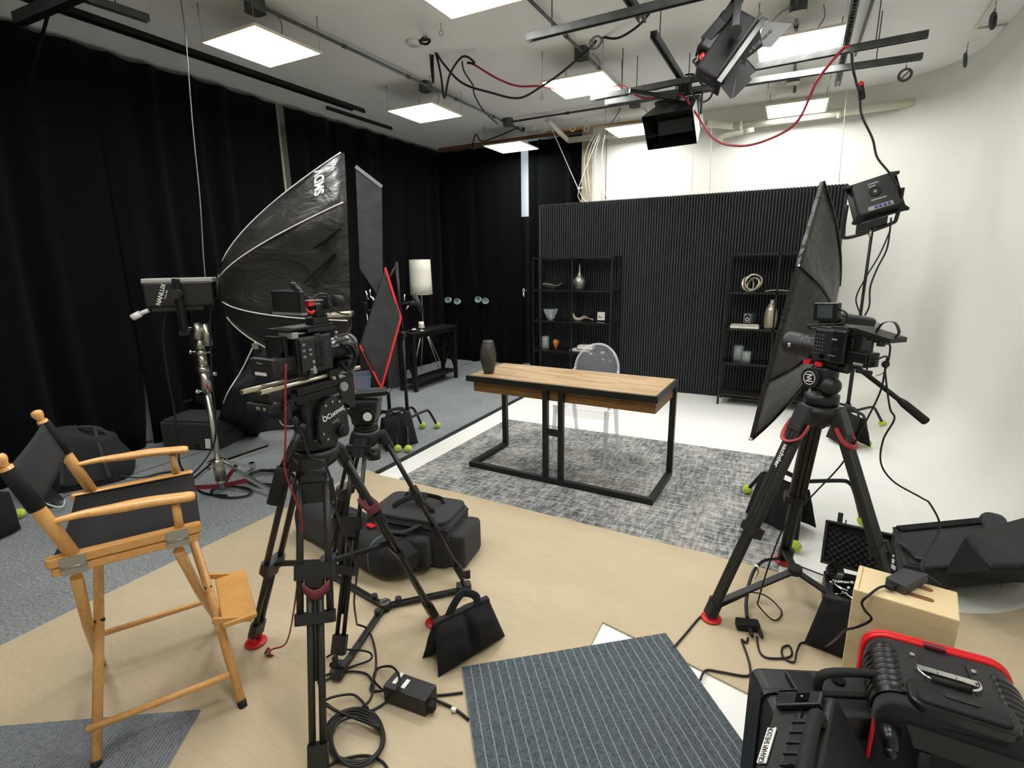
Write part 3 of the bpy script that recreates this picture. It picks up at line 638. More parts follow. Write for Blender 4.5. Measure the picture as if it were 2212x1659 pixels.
# candle + holder, stone
t = thing('candle_holder', 'white pillar candle on a small silver stand on the console table', 'candle holder', (-4.10, 5.33, zt)); c = (-4.10, 5.33, zt)
build(G().lathe([(0, 0), (.042, 0), (.04, .008), (.012, .018), (.012, .035), (.045, .045), (.045, .05), (0, .05)], c), 'stand', 'champagne', t); build(G().lathe([(0, .05), (.034, .05), (.034, .115), (.030, .118), (0, .112)], c), 'candle', 'wax', t)
one(G().ball((-4.19, 5.26, zt+.024), .05, 18, (1.25, 1, .48)), 'ornament', 'chrome', 'shiny silver pebble ornament on the console table', 'ornament')
# floor lamp
lx, ly = -4.66, 6.10
t = thing('floor_lamp', 'tripod floor lamp with a white drum shade behind the console table', 'floor lamp', (lx, ly, .007))
zs0, zs1 = PD(900, 636, (lx, ly)).z, PD(893, 561, (lx, ly)).z; rs = .158
def sh(u, v): a = 2*pi*u; r = rs*(1-.06*v); return V(lx+r*cos(a), ly+r*sin(a), zs0+(zs1-zs0)*v)
build(G().grid(sh, 40, 3, closeu=True), 'lamp_shade', 'lamp_cloth', t, solid=.003)
build(G().tube([V(lx+rs*cos(a), ly+rs*sin(a), zs0) for a in [2*pi*k/40 for k in range(40)]], .003, 6, closed=True).tube([V(lx+.94*rs*cos(a), ly+.94*rs*sin(a), zs1) for a in [2*pi*k/40 for k in range(40)]], .003, 6, closed=True).tube([V(lx-.94*rs, ly, zs1-.01), V(lx+.94*rs, ly, zs1-.01)], .003, 6), 'shade_ring', 'champagne', t)
build(G().cyl((lx, ly, .70), (lx, ly, zs1-.06), .009).cyl((lx, ly, zs0+.1), (lx, ly, zs0+.2), .02), 'pole', 'champagne', t)
for i, (dx, dy) in enumerate([(.28, .0), (.12, .3), (-.2, .15), (-.1, -.3)][:3] + [(.0, -.32)]): build(G().tube([V(lx, ly, .74), V(lx+dx, ly+dy, .012)], [.009, .007], 10), 'leg', 'champagne', t)
build(G().cyl((lx-.04, ly-.03, zs0+.08), (lx-.04, ly-.03, zs0-.06), .0025), 'pull_chain', 'champagne', t)
# cups through the curtain
for i, (px, py, dx) in enumerate([(967, 648, -.3), (987, 651, .2), (1032, 647, -.2), (1048, 650, .3)]):
    P = PY(px, py, 7.06); d = V(.35, -.9, .1+.1*dx).normalized(); r = .047
    t = thing('wall_cup', ['pale green lined cup far left on the back curtain', 'second pale green cup from the left on the back curtain', 'third pale green cup from the left on the back curtain', 'rightmost pale green cup on the back curtain'][i], 'cup', P, 0, 'cups on the back curtain')
    build(G().lathe([(r*.92, -.09), (r, 0), (r*.93, 0), (r*.85, -.085), (0, -.085)], P, d, caps=False), 'cup_body', 'white_plastic', t)
    build(G().lathe([(0, -.06), (r*.84, -.06), (r*.90, -.006)], P, d, caps=False), 'cup_lining', 'shell_inside', t)
    build(G().tube([P-d*.08, V((P-d*.2).x, 7.5, P.z)], .012, 8), 'peg', 'black_metal', t)
# ================================================================= STANDS, SOFTBOXES, FLAGS
def hexk(g, c, ax, r=.016, l=.03):
    g.cyl(Vector(c), Vector(c)+Vector(ax).normalized()*l, .005).cyl(Vector(c)+Vector(ax).normalized()*l*.7, Vector(c)+Vector(ax).normalized()*(l*.7+.018), r, n=6); return g
def softbox(name, label, apex, cen, zs, halfw, updir, prof=.6, pn=None, sk=.075):
    """octagonal softbox: cloth from the speed ring at apex to the front rim around cen (plane normal = cen-apex)"""
    apex, cen = Vector(apex), Vector(cen); n = (Vector(pn) if pn is not None else cen-apex).normalized(); u = Vector(updir); u = (u-n*u.dot(n)).normalized(); s = n.cross(u).normalized()
    t = thing(name, label, 'softbox', (cen.x, cen.y, cen.z)); hi, mh, ml, lo = zs; a, b = halfw
    rim = [(-a, hi), (a, hi), (b, mh), (b, ml), (a, lo), (-a, lo), (-b, ml), (-b, mh)]           # (side, up)
    r0 = [(-.035, .085), (.035, .085), (.085, .035), (.085, -.035), (.035, -.085), (-.035, -.085), (-.085, -.035), (-.085, .035)]
    def rib(i, w): # w 0..1 from ring to rim
        f = w**prof; p = ((1-f)*r0[i][0]+f*rim[i][0], (1-f)*r0[i][1]+f*rim[i][1]); return apex+(cen-apex)*w+s*p[0]+u*p[1]
    NV = 14; SUB = 6; vs = []; fs = []; rnd = random.Random(5)
    for j in range(NV+1):
        w = j/NV
        for i in range(8):
            A, B = rib(i, w), rib((i+1) % 8, w)
            for k in range(SUB):
                q = k/SUB; p = A.lerp(B, q); sag = -.10*sin(pi*q)*sin(pi*w)*(A-B).length*1.3; c = apex+(cen-apex)*w
                d = (p-c); d = d.normalized() if d.length > 1e-6 else u; vs.append(p+d*sag*.9+d*.006*sin(9*q+13*w+i*2)*sin(pi*w))
    m_ = 8*SUB
    for j in range(NV):
        for k in range(m_): fs.append((j*m_+k, j*m_+(k+1) % m_, (j+1)*m_+(k+1) % m_, (j+1)*m_+k))
    build(G().raw(vs, fs, True), 'softbox_cloth', ['softbox_cloth'], t, solid=.003)
    # skirt that runs a little past the rim, diffusion cloth inside
    R_ = [rib(i, 1) for i in range(8)]; g = G()
    for i in range(8): g.raw([R_[i], R_[(i+1) % 8], R_[(i+1) % 8]+n*sk, R_[i]+n*sk], [(0, 1, 2, 3)])
    build(g, 'rim_skirt', 'softbox_cloth', t, solid=.004)
    g = G().raw(R_, [tuple(range(8))]); build(g, 'diffuser', 'paper_white', t, solid=.002)
    return t, rib, rim, u, s, n
# --- left softbox on the combo stand
AP = PD(478, 625, (-3.41, 2.27))
nn = V(.700, .714, 0.0); CE = AP+nn*.815; CE.z = 1.60
t, rib, rim, u_, s_, n_ = softbox('softbox', 'large open black softbox with white piped seams beside the left curtain', AP, CE, (.70, .36, -.33, -.76), (.30, .66), (0, 0, 1), pn=V(.702, .712, -.05), sk=.022)
for i in range(8):
    build(G().tube([rib(i, w)+(rib(i, w)-(AP+(CE-AP)*w)).normalized()*.004 for w in [k/24 for k in range(1, 25)]], .0042, 6), 'piping', 'white_plastic', t)
# lettering on the near top panel
A0, A1, B0, B1 = rib(2, .82), rib(2, .97), rib(1, .82), rib(1, .97)
side = 2 if (rib(2, .9)-CAM).length < (rib(7, .9)-CAM).length else 7
i1 = 1 if side == 2 else 0
pa = rib(side, .86); pb = rib(i1, .86); mid = pa.lerp(pb, .5)
nr = (pb-pa).cross(rib(side, .95)-rib(side, .8)).normalized()
if nr.dot(CAM-mid) < 0: nr = -nr
xd = (pa-pb).normalized(); text('SMDV', .095, 'white_ink', t, mid+nr*.045+(rib(side, .95)-pa)*.1, -xd, nr.cross(-xd), ext=.001, bold=True)
for (iA, w0, w1, off) in ((side, .78, .98, .30), (side, .70, .93, .62)):
    iB = 3 if side == 2 else 6
    p0, p1 = rib(iA, w0).lerp(rib(iB, w0), off), rib(iA, w1).lerp(rib(iB, w1), off-.22 if off > .5 else off-.1)
    build(G().bar(p0+nr*0, p1, .03, .006), 'velcro_tab', 'black_canvas', t)
# speed ring
build(G().tube([AP+s_*.1*cos(a)+u_*.1*sin(a) for a in [2*pi*k/24 for k in range(24)]], .012, 8, closed=True), 'speed_ring', 'black_metal', t)

# LED monolight on the stand
bx = -nn; c0 = AP+bx*.005; t = thing('studio_light', 'black box shaped studio light holding the left softbox', 'studio light', (AP.x, AP.y, AP.z))
x_, y_, z_ = nn.cross(V(0, 0, 1)).normalized(), nn.copy(), V(0, 0, 1)
cb = AP-nn*.235+V(0, 0, -.02); build(G().box(cb, (.17, .40, .16), (x_, y_, z_)), 'lamp_housing', 'black_plastic', t, bevel=.012)
build(G().box(cb+V(0, 0, .085), (.15, .41, .035), (x_, y_, z_)), 'top_band', 'grey_band', t, bevel=.006)
build(G().box(cb+V(0, 0, -.095)-nn*.02, (.15, .30, .03), (x_, y_, z_)), 'lower_housing', 'black_plastic', t, bevel=.004)
sd = x_ if x_.dot(CAM-cb) > 0 else -x_
text('NANLUX', .035, 'white_ink', t, cb+sd*.087-nn*.10, V(0, 0, 1)*.9+nn*.35, -nn+V(0, 0, .35), bold=True)
text('Evoke 900', .014, 'white_ink', t, cb+sd*.087-nn*.072, V(0, 0, 1)*.9+nn*.35, -nn+V(0, 0, .35))
g = G().bar(cb+sd*.11+V(0, 0, .10), cb+sd*.11+V(0, 0, -.25), .03, .05).bar(cb-sd*.11+V(0, 0, .02), cb-sd*.11+V(0, 0, -.25), .02, .05).box(cb+V(0, 0, -.255), (.25, .06, .03), (x_, y_, z_)); build(g, 'yoke', 'black_metal', t, bevel=.006)
build(G().cyl(cb+sd*.09, cb+sd*.15, .032).cyl(cb+sd*.15, cb+sd*.165, .024), 'tilt_knob', 'black_plastic', t)
build(G().tube([cb-nn*.20+sd*.03+V(0, 0, -.10), cb-nn*.25+sd*.03+V(0, 0, -.12)], .014, 8).tube([cb-nn*.25+sd*.03+V(0, 0, -.12), cb-nn*.30+sd*.03+V(0, 0, -.145)], .022, 10), 'power_plug', 'white_plastic', t)
# combo stand
sb = V(-3.51, 2.115, 0); zt_ = cb.z-.27
t = thing('light_stand', 'heavy chrome light stand with red braces by the left curtain', 'light stand', (sb.x, sb.y, .007))
build(G().cyl(sb+V(0, 0, .06), sb+V(0, 0, .78), .020), 'pole', 'brushed_steel', t)
g = G(); 
for z0_, z1_, r in ((.76, .90, .032), (.90, .935, .036), (.935, 1.02, .028), (1.02, 1.05, .033), (1.05, 1.13, .026), (1.13, 1.24, .034)): g.cyl(sb+V(0, 0, z0_), sb+V(0, 0, z1_), r)
g.cyl(sb+V(.045, .03, 1.08), sb+V(.045, .03, 1.23), .026).cyl(sb+V(0, 0, 1.24), sb+V(0, 0, zt_+.02), .014); build(g, 'riser_sleeves', 'brushed_steel', t)
for z, sx in ((1.205, -1), (1.16, 1), (1.035, 1), (1.04, -1), (.885, 1), (.76, -1)):
    build(hexk(G(), sb+V(sx*.03, sx*.015, z), (sx*.88, sx*.46, 0), .016, .04), 'clamp_knob', 'chrome', t)
build(G().box(sb+V(.03, -.014, .80), (.02, .004, .03)), 'brand_sticker', 'red', t)
build(G().box(sb+V(-.045, -.02, .70), (.10, .03, .045)).cyl(sb+V(-.1, -.05, .70), sb+V(-.16, -.08, .69), .006), 'super_clamp', 'black_metal', t, bevel=.004)
feet = [PZ(330, 1118, .02), PZ(612, 1078, .02), PZ(545, 1012, .02)]
build(G().cyl(sb+V(0, 0, .10), sb+V(0, 0, .26), .038).cyl(sb+V(0, 0, .035), sb+V(0, 0, .12), .030).box(sb+V(0, 0, .235), (.10, .10, .03)), 'leg_collar', 'brushed_steel', t)
for i, f in enumerate(feet):
    d = (f-sb); d.z = 0; d.normalize(); L_ = min((f-sb).length, .56); e = sb+d*L_; e.z = .03
    build(G().bar(sb+d*.04+V(0, 0, .235), e, .022, .024), 'leg', 'chrome', t)
    build(G().bar(sb+d*.03+V(0, 0, .06), sb+d*L_*.52+V(0, 0, .135), .012, .03), 'brace', 'red_dark', t)
    if i == 2:
        build(G().cyl(e+V(.0, -.012, -.0), e+V(.0, .012, 0), .024).box(e+V(0, 0, .025), (.04, .04, .03)), 'caster_wheel', 'chrome', t)
    else: build(G().ball(e, .018, 10), 'foot_tip', 'black_rubber', t)
build(G().bar(sb+V(.03, .02, .24), sb+V(.20, .27, .30), .05, .006), 'level_plate', 'steel', t)
# navy bag hanging behind the stand
def bagfn(u, v):
    top = PD(557, 733, (-3.9, 2.9)); bl = V(-4.85, 2.94, .012); br = PZ(558, 942, .012); tr = PD(618, 790, (-3.85, 3.05)); ml = PD(486, 862, (-4.02, 2.65))
    L = cr([top, PD(520, 805, (-3.97, 2.75)), ml, bl], 6); R = cr([top+V(.02, .02, 0), tr, PD(590, 870, (-3.9, 3.0)), br], 6)
    i = v*(len(L)-1); k = min(int(i), len(L)-2); a = L[k].lerp(L[k+1], i-k); b = R[k].lerp(R[k+1], i-k); p = a.lerp(b, u)
    return p+V(.6, -.75, 0)*(.10*sin(pi*u)*sin(pi*min(1, v*1.1))+.012*sin(17*v+5*u)+.008*sin(23*u+9*v))
g = G().grid(bagfn, 16, 26); t = thing('equipment_bag', 'tall dark navy bag with white piping leaning behind the chrome stand', 'bag', (-4.0, 2.8, .01)); build(g, 'bag_body', 'navy_cloth', t, solid=.02)
build(G().tube([bagfn(0, v)+V(.012, -.016, 0) for v in [k/20 for k in range(0, 15)]], .006, 6), 'piping', 'white_plastic', t)
build(G().box(bagfn(.25, .08)+V(.03, -.04, 0), (.05, .005, .05), (V(.75, .66, 0), V(-.66, .75, 0), V(0, 0, 1))), 'size_tag', 'light_grey', t)

# --- right softbox, seen from behind
T_, B_ = PD(1777, 405, (.1, 3.4)), PD(1633, 925, (.1, 3.4)); ce = (T_+B_)/2; upv = (T_-B_); RR = upv.length/2/.924
nr_ = V(-.999, .035, 0); nr_ = (nr_-upv.normalized()*nr_.dot(upv.normalized())).normalized(); ap = ce-nr_*.22
t2, rib2, rim2, u2, s2, n2 = softbox('softbox', 'black softbox on a stand in front of the right shelf seen edge-on from behind', ap, ce, (RR*.924, RR*.383, -RR*.383, -RR*.924), (RR*.30, RR*.72), upv, prof=.55, sk=.015)
for i in range(8): build(G().tube([rib2(i, w)+(rib2(i, w)-(ap+(ce-ap)*w)).normalized()*.006 for w in [k/20 for k in range(1, 21)]], .006, 6), 'rib_rod', 'black_gloss', t2)
for i in (4, 5): build(G().ball(rib2(i, 1)+n2*.01, .014, 10), 'rod_tip', 'white_plastic', t2)
pz = ap-n2*.1; t = thing('studio_light', 'black studio light mounted behind the right softbox', 'studio light', (pz.x, pz.y, pz.z)); ax = (s2, n2, u2)
build(G().box(pz, (.13, .20, .13), ax), 'lamp_housing', 'black_plastic', t, bevel=.01); build(G().cyl(ap-n2*.02, ap+n2*.02, .09), 'speed_ring', 'black_metal', t)
build(G().box(pz-n2*.11, (.11, .02, .10), ax), 'rear_panel', 'silver_cloth', t)

# C-stand helper : three bent legs with tennis balls
def ballfoot(p, label, grp):
    c = V(p[0], p[1], .033+.006); g = G().ball(c, .033, 18)
    t = thing('tennis_ball', label, 'tennis ball', (c.x, c.y, .006), 0, grp); build(g, 'felt_ball', 'tennis', t)
    build(G().tube([c+V(.0334*cos(a), .0334*sin(a)*cos(.9*sin(2*a)), .0334*sin(a)*sin(.9*sin(2*a))) for a in [2*pi*k/36 for k in range(36)]], .0012, 4, closed=True), 'seam_line', 'paper_white', t); return t
def cstand(label, c, balls, poletop, r=.0125, hubs=(.20, .235, .27), blabels=None, rimz=None):
    t = thing('light_stand', label, 'light stand', (c[0], c[1], .006)); c = V(c[0], c[1], 0)
    build(G().cyl(c+V(0, 0, .14), c+V(0, 0, 1.0), .0165).cyl(c+V(0, 0, .16), c+V(0, 0, .29), .026), 'base_column', 'black_metal', t)
    build(G().cyl(c+V(0, 0, .99), V(poletop[0], poletop[1], poletop[2]), r).cyl(c+V(0, 0, .96), c+V(0, 0, 1.02), .024), 'riser', 'black_metal', t)
    build(hexk(G(), c+V(.02, -.01, .985), (.8, -.5, 0), .02, .03), 'riser_knob', 'black_plastic', t)
    for i, b in enumerate(balls):
        e = V(b[0], b[1], 0); d = (e-c); d.z = 0; Ld = d.length; d.normalize(); h = hubs[i % 3]
        pts = [c+V(0, 0, h), c+d*(Ld*.55)+V(0, 0, h+.02), c+d*(Ld*.70)+V(0, 0, h+.01), c+d*(Ld*.80)+V(0, 0, h-.04), c+d*(Ld-.012)+V(0, 0, .055)]
        build(G().tube(cr(pts, 6), .0125, 10), 'leg', 'black_metal', t)
        if blabels and blabels[i]: ballfoot(b, blabels[i], 'tennis balls on light stand feet')
    return t
cstand('black light stand carrying the right softbox', (.20, 3.43), [(-.111, 3.711), (.176, 3.03), (.545, 3.532)], (pz.x-.0, pz.y, pz.z-.07), blabels=['tennis ball on the stand foot on the right side of the rug', 'tennis ball on the white floor behind the right tripod', 'tennis ball behind the open foam case'])
FXC = (.60, 5.50)
fxp = PD(1885, 489, FXC)
cstand('thin black light stand beside the right end of the fluted wall', FXC, [(.939, 5.871), (.743, 5.156), (.2, 5.6)], (fxp.x, fxp.y, fxp.z), r=.012, blabels=['tennis ball furthest right on the white floor by the fluted wall', 'tennis ball beside the sandbag near the fluted wall', None])
cstand('black light stand holding the red edged flag', (-3.15, 3.55), [(-2.875, 3.31), (-3.086, 3.94), (-3.494, 3.413)], (-3.15, 3.55, 1.50), blabels=['tennis ball at the carpet edge, the lower of a touching pair', 'tennis ball on a bent leg nearer the tripod on the grey carpet', 'tennis ball left of the small empty tripod on the carpet'])
cstand('black light stand holding the tall grey flag', (-3.00, 3.62), [(-2.79, 3.345), (-2.951, 4.003), (-3.35, 3.50)], (-3.05, 3.66, 1.62), hubs=(.17, .205, .24), blabels=['tennis ball at the carpet edge, the upper of a touching pair', 'tennis ball on the furthest bent leg on the grey carpet', 'tennis ball half seen through the small tripod crown'])

# red edged flag : diamond shaped in view, frame tipped over
P4 = [PD(832, 578, (-2.92, 3.40)), PD(866, 687, (-2.78, 3.52)), PD(824, 838, (-3.0, 3.30)), PD(777, 745, (-3.14, 3.18))]
t = thing('flag', 'dark cloth flag with bright red edges tipped on its corner', 'flag', P4[2]); nf = (P4[1]-P4[0]).cross(P4[3]-P4[0]).normalized()
def ff(u, v):
    p = P4[0].lerp(P4[1], u).lerp(P4[3].lerp(P4[2], u), v); return p+nf*.012*sin(5*u+3*v)*sin(pi*u)
build(G().grid(ff, 14, 14), 'flag_cloth', 'flag_cloth', t, solid=.004)
for i, (a, b) in enumerate(((0, 1), (1, 2), (2, 3))): build(G().bar(P4[a], P4[b], .018, .01, nf), 'red_edge', 'red_tape', t, bevel=.002)
build(G().bar(P4[3], P4[0], .006, .006, nf), 'frame_wire', 'black_metal', t)
gp = PD(868, 655, (-2.8, 3.5)); build(G().cyl(gp+V(.05, .02, 0), gp+V(.13, .05, 0), .02).cyl(gp+V(.10, .04, .07), gp+V(.16, .06, -.07), .022).cyl(gp, gp+V(.06, .02, 0), .008), 'grip_head', 'black_metal', t)
build(G().cyl(gp+V(.03, 0, .02), gp+V(.035, 0, .075), .005).cyl(gp+V(.04, 0, -.05), gp+V(.07, 0, -.02), .006), 'grip_handle', 'chrome', t)
# tall grey flag
Q4 = [PD(768, 360, (-3.42, 3.72)), PD(825, 404, (-3.28, 3.86)), PD(827, 655, (-3.28, 3.86)), PD(777, 580, (-3.42, 3.72))]
t = thing('flag', 'tall dark grey flag panel between the softbox and the lamp', 'flag', Q4[2]); nq = (Q4[1]-Q4[0]).cross(Q4[3]-Q4[0]).normalized()
build(G().prism(Q4, nq*.018), 'flag_panel', 'flag_cloth', t, bevel=.002)
build(G().bar(Q4[0], Q4[1], .03, .028, nq), 'top_edge', 'grey_plastic', t)
gh = PD(800, 640, (-3.25, 3.6)); g = G().cyl(gh, gh+V(.05, .05, -.09), .012).cyl(gh+V(-.05, 0, .05), gh+V(-.03, 0, -.03), .008).cyl(gh+V(.02, .03, -.03), gh+V(.09, .03, -.07), .007).cyl(gh+V(0, 0, .06), gh+V(.0, 0, 0), .006); build(g, 'grip_handle', 'chrome', t)
build(G().box(gh+V(-.06, -.02, -.10), (.05, .04, .10)).box(gh+V(.02, .02, -.16), (.05, .04, .10)), 'grip_head', 'black_metal', t, bevel=.01)
build(G().tube([gh+V(.03, .03, -.08), V(-3.05, 3.66, 1.60)], .01, 8), 'grip_arm', 'black_metal', t)
S4 = [PD(779, 745, (-3.9, 4.4)), PD(858, 760, (-3.8, 4.5)), PD(866, 832, (-3.8, 4.5)), PD(788, 838, (-3.9, 4.4))]
b0_, b1_ = PZ(836, 842, .01), PZ(868, 834, .01)
one(G().prism([PD(835, 690, b0_), PD(862, 690, b1_), b1_, b0_], (-.01, .012, 0)), 'flag_board', 'flag_cloth', 'grey board standing behind the red edged flag', 'board')

# LED fixture on the thin stand : back of a panel, tipped
c = PD(1891, 424, FXC); tw = (CAM-c); tw.z = 0; tw.normalize(); rt = V(-tw.y, tw.x, 0); dn = (tw*.80+V(0, 0, .28)).normalized()     # outward normal of the housing back
xs = (rt+V(0, 0, .10)).normalized(); xs = (xs-dn*xs.dot(dn)).normalized(); ys = dn.cross(xs).normalized()
if ys.z < 0: ys = -ys
if xs.dot(RT) < 0: xs = -xs
ys = (ys-xs*.22).normalized(); xs = (xs-ys*xs.dot(ys)).normalized(); dn = xs.cross(ys)
t = thing('led_fixture', 'square black LED fixture seen from the back on the thin stand', 'studio light', c); A3 = (xs, ys, dn); g0 = len(bpy.data.objects)
build(G().box(c, (.27, .27, .09), A3), 'housing', 'black_plastic', t, bevel=.006)
for i, j in ((-1, 1), (1, 1), (1, -1), (-1, -1)):
    p = c+xs*i*.135+ys*j*.135; build(G().bar(p-xs*i*.03-ys*j*.02+dn*.03, p+xs*i*.028+ys*j*.025-dn*.045, .07, .026), 'corner_guard', 'black_rubber', t, bevel=.008)
build(G().box(c-dn*.055, (.34, .32, .02), A3), 'front_frame', 'black_satin', t, bevel=.004)
q = c+dn*.047+ys*.02; build(G().tube([q+xs*.036*cos(a)+ys*.036*sin(a) for a in [2*pi*k/20 for k in range(20)]], .005, 6, closed=True).cyl(q-dn*.002, q+dn*.003, .03), 'fan_ring', 'black_dark', t); build(G().cyl(q, q+dn*.006, .010), 'fan_hub', 'light_grey', t)
for a_, b_, w_ in ((-.045, .01, .10), (.068, -.01, .045), (.09, 0, .07)): build(G().box(c+dn*.046+ys*a_+xs*b_, (w_, .011, .003), A3), 'sticker', 'light_grey', t)
g = G().box(c+dn*.046-ys*.108+xs*.01, (.16, .034, .004), A3); build(g, 'control_panel', 'light_grey', t)
for k in range(4): build(G().cyl(c+dn*.046-ys*.108+xs*(-.02+k*.028), c+dn*.056-ys*.108+xs*(-.02+k*.028), .010), 'control_knob', 'label_blue', t)
yb = [c+xs*-.19+V(0, 0, .0), c+xs*-.19+V(0, 0, -.20), c+xs*-.15+V(0, 0, -.262), c+xs*.12+V(0, 0, -.25), c+xs*.165+V(0, 0, -.20), c+xs*.175+V(0, 0, .0)]
build(G().tube(cr(yb, 6), .014, 8), 'yoke', 'black_metal', t)
build(G().box(c+V(0, 0, -.215), (.21, .05, .055), (xs, dn, V(0, 0, 1))), 'power_supply', 'black_plastic', t, bevel=.004)
build(G().cyl(c+V(0, 0, -.30), c+V(0, 0, -.25), .014).box(fxp+V(.035, 0, -.0), (.05, .01, .012)), 'spigot', 'brushed_steel', t)
t.scale = (1.08, 1.08, 1.08)
# ================================================================= TRIPODS AND CAMERAS
def leg_two_stage(t, top, foot, side, w_up, w_lo, kc, kb, r=.0125, mn='carbon'):
    """pair of upper tubes down to a bracket at kb, pair of lower tubes from the clamp at kc to the foot"""
    top, foot = Vector(top), Vector(foot); d = (foot-top).normalized(); side = Vector(side); side = (side-d*side.dot(d)).normalized(); o = d.cross(side).normalized(); a3 = (side, o, d)
    kp, br_ = top.lerp(foot, kc), top.lerp(foot, kb); g = G()
    for s in (-1, 1): g.cyl(top+side*s*w_up*.9+d*.03, br_+side*s*w_up, r*1.05, n=12)
    leg = build(g, 'leg', mn, t); g = G()
    for s in (-1, 1): g.cyl(kp+side*s*w_lo, foot-d*.03+side*s*w_lo, r, n=12)
    g.cyl(kp, top.lerp(foot, kb+.2), r*.6, n=10); build(g, 'lower_tube', mn, leg)
    if kb > kc+.03: build(G().rbox(br_, (w_up*2+.034, .032, .036), .010, a3), 'leg_bracket', 'black_plastic', leg)
    build(G().rbox(kp, (w_up*2+.034, .040, .050), .014, a3).rbox(kp+d*.03, (w_lo*2+.03, .036, .05), .01, a3), 'leg_clamp', 'black_plastic', leg)
    build(G().rbox(top+d*.015, (w_up*1.9, .042, .08), .014, a3), 'leg_shoulder', 'black_plastic', leg)
    build(G().rbox(foot-d*.055, (w_lo*2+.03, .036, .07), .01, a3), 'leg_end', 'black_plastic', leg)
    return leg
def redfoot(t, p, d):
    p = V(p[0], p[1], .012); build(G().lathe([(0, 0), (.043, 0), (.045, .004), (.043, .008), (.02, .012), (0, .012)], p), 'rubber_foot', 'red', t)
    d = Vector(d); d.z = 0; d.normalize(); n = V(-d.y, d.x, 0)
    build(G().box(p+n*.017+V(0, 0, .025), (.012, .035, .035), (n, d, V(0, 0, 1))).box(p-n*.017+V(0, 0, .025), (.012, .035, .035), (n, d, V(0, 0, 1))), 'foot_bracket', 'red', t)
def crown(t, c, z, rad_, dirs, mn='black_plastic'):
    g = G().lathe([(0, -.06), (rad_*.55, -.06), (rad_*.8, -.045), (rad_*.95, -.02), (rad_, 0), (rad_*.9, .012), (rad_*.7, .016), (0, .016)], V(c[0], c[1], z)); build(g, 'crown', mn, t)

# ---- tripod A
ca = V(-1.457, 1.238, 0); zA = .955
F = [PZ(553, 1388, .012), PZ(690, 1690, .012), PZ(940, 1345, .012)]
t = thing('tripod', 'large black carbon tripod in the left foreground carrying the cinema camera', 'tripod', (ca.x, ca.y, .009))
crown(t, ca, zA, .085, None)
for i, f in enumerate(F):
    d = (f-ca); d.z = 0; d.normalize(); top = ca+d*.085+V(0, 0, zA-.03); sd = V(-d.y, d.x, 0)
    leg_two_stage(t, top, f+V(0, 0, .03), sd, (.036, .048, .036)[i], .0165, (.56, .36, .33)[i], (.57, .515, .55)[i], .0115)
    redfoot(t, f, d)
# straps, panel on crown facing camera, spreader
d1 = (F[1]-ca); d1.z = 0; d1.normalize(); s1 = V(-d1.y, d1.x, 0)
build(G().rbox(ca+d1*.105+V(0, 0, zA-.115), (.135, .03, .075), .01, (s1, d1, V(0, 0, 1))).cyl(ca+d1*.095-s1*.05+V(0, 0, zA-.05), ca+d1*.095+s1*.05+V(0, 0, zA-.05), .022), 'front_plate', 'black_plastic', t)
hubA = ca+V(0, 0, .50)
for i, f in enumerate(F):
    d = V(f.x-ca.x, f.y-ca.y, 0).normalized(); tp_ = ca+d*.085+V(0, 0, zA-.03); p = tp_.lerp(f+V(0, 0, .03), (.56, .36, .50)[i]); build(G().bar(hubA, p, .018, .016), 'spreader_arm', 'black_plastic', t)
build(G().cyl(hubA-V(0, 0, .02), hubA+V(0, 0, .02), .03), 'spreader_hub', 'black_plastic', t)
d = V(F[2].x-ca.x, F[2].y-ca.y, 0).normalized(); tp_ = ca+d*.085+V(0, 0, zA-.03); p = tp_.lerp(F[2], .265); dl = (F[2]-tp_).normalized(); sd = V(-d.y, d.x, 0); build(G().rbox(p, (.118, .05, .03), .012, (sd, sd.cross(dl), dl)), 'rubber_band', 'red_strap', t)
tp_ = ca+d1*.085+V(0, 0, zA-.03); p = tp_.lerp(F[1], .375)+d1*.03; build(G().grid(lambda u, v: p+s1*(.05-.085*u)+d1*(.0+.018*sin(pi*u))+V(0, 0, .006-.035*v-.022*sin(pi*u)), 10, 2), 'carry_strap', 'red_strap', t, solid=.004)
# fluid head A
t = thing('fluid_head', 'big fluid head with round studded side plate under the cinema camera', 'tripod head', (ca.x, ca.y, zA))
build(G().lathe([(0, .01), (.05, .01), (.078, .02), (.08, .035), (.07, .045), (.072, .055), (.06, .06), (0, .06)], ca+V(0, 0, zA)), 'bowl_base', 'black_metal', t)
build(G().rbox(ca+V(0, 0, zA+.125), (.085, .13, .15), .03), 'head_body', 'black_metal', t, bevel=.006)
px_ = ca+V(.052, .03, zA+.112)
pl = [(-.062, -.075), (.062, -.075), (.07, -.05), (.066, .02), (.05, .06), (.02, .082), (-.02, .082), (-.05, .06), (-.066, .02), (-.07, -.05)]
build(G().prism([px_+V(0, a, b) for a, b in pl], V(.02, 0, 0)), 'side_plate', 'black_plastic', t, bevel=.003)
for a, b in ((-.055, .03), (-.035, .068), (0, .076), (.035, .068), (.056, .03), (-.058, -.04), (-.04, -.066), (.058, -.04)): build(G().cyl(px_+V(.02, a*.9, b*.9), px_+V(.023, a*.9, b*.9), .0045), 'stud', 'light_grey', t)
text('OConnor', .026, 'white_ink', t, px_+V(.0215, 0, .025), (0, 1, .25), (0, 0, 1), bold=True)
text('1040', .018, 'light_grey', t, px_+V(.0215, .005, -.005), (0, 1, .1), (0, 0, 1))
build(G().cyl(px_+V(.02, .03, -.045), px_+V(.038, .03, -.045), .022).cyl(px_+V(.038, .03, -.045), px_+V(.042, .03, -.045), .014), 'drag_knob', 'black_plastic', t)
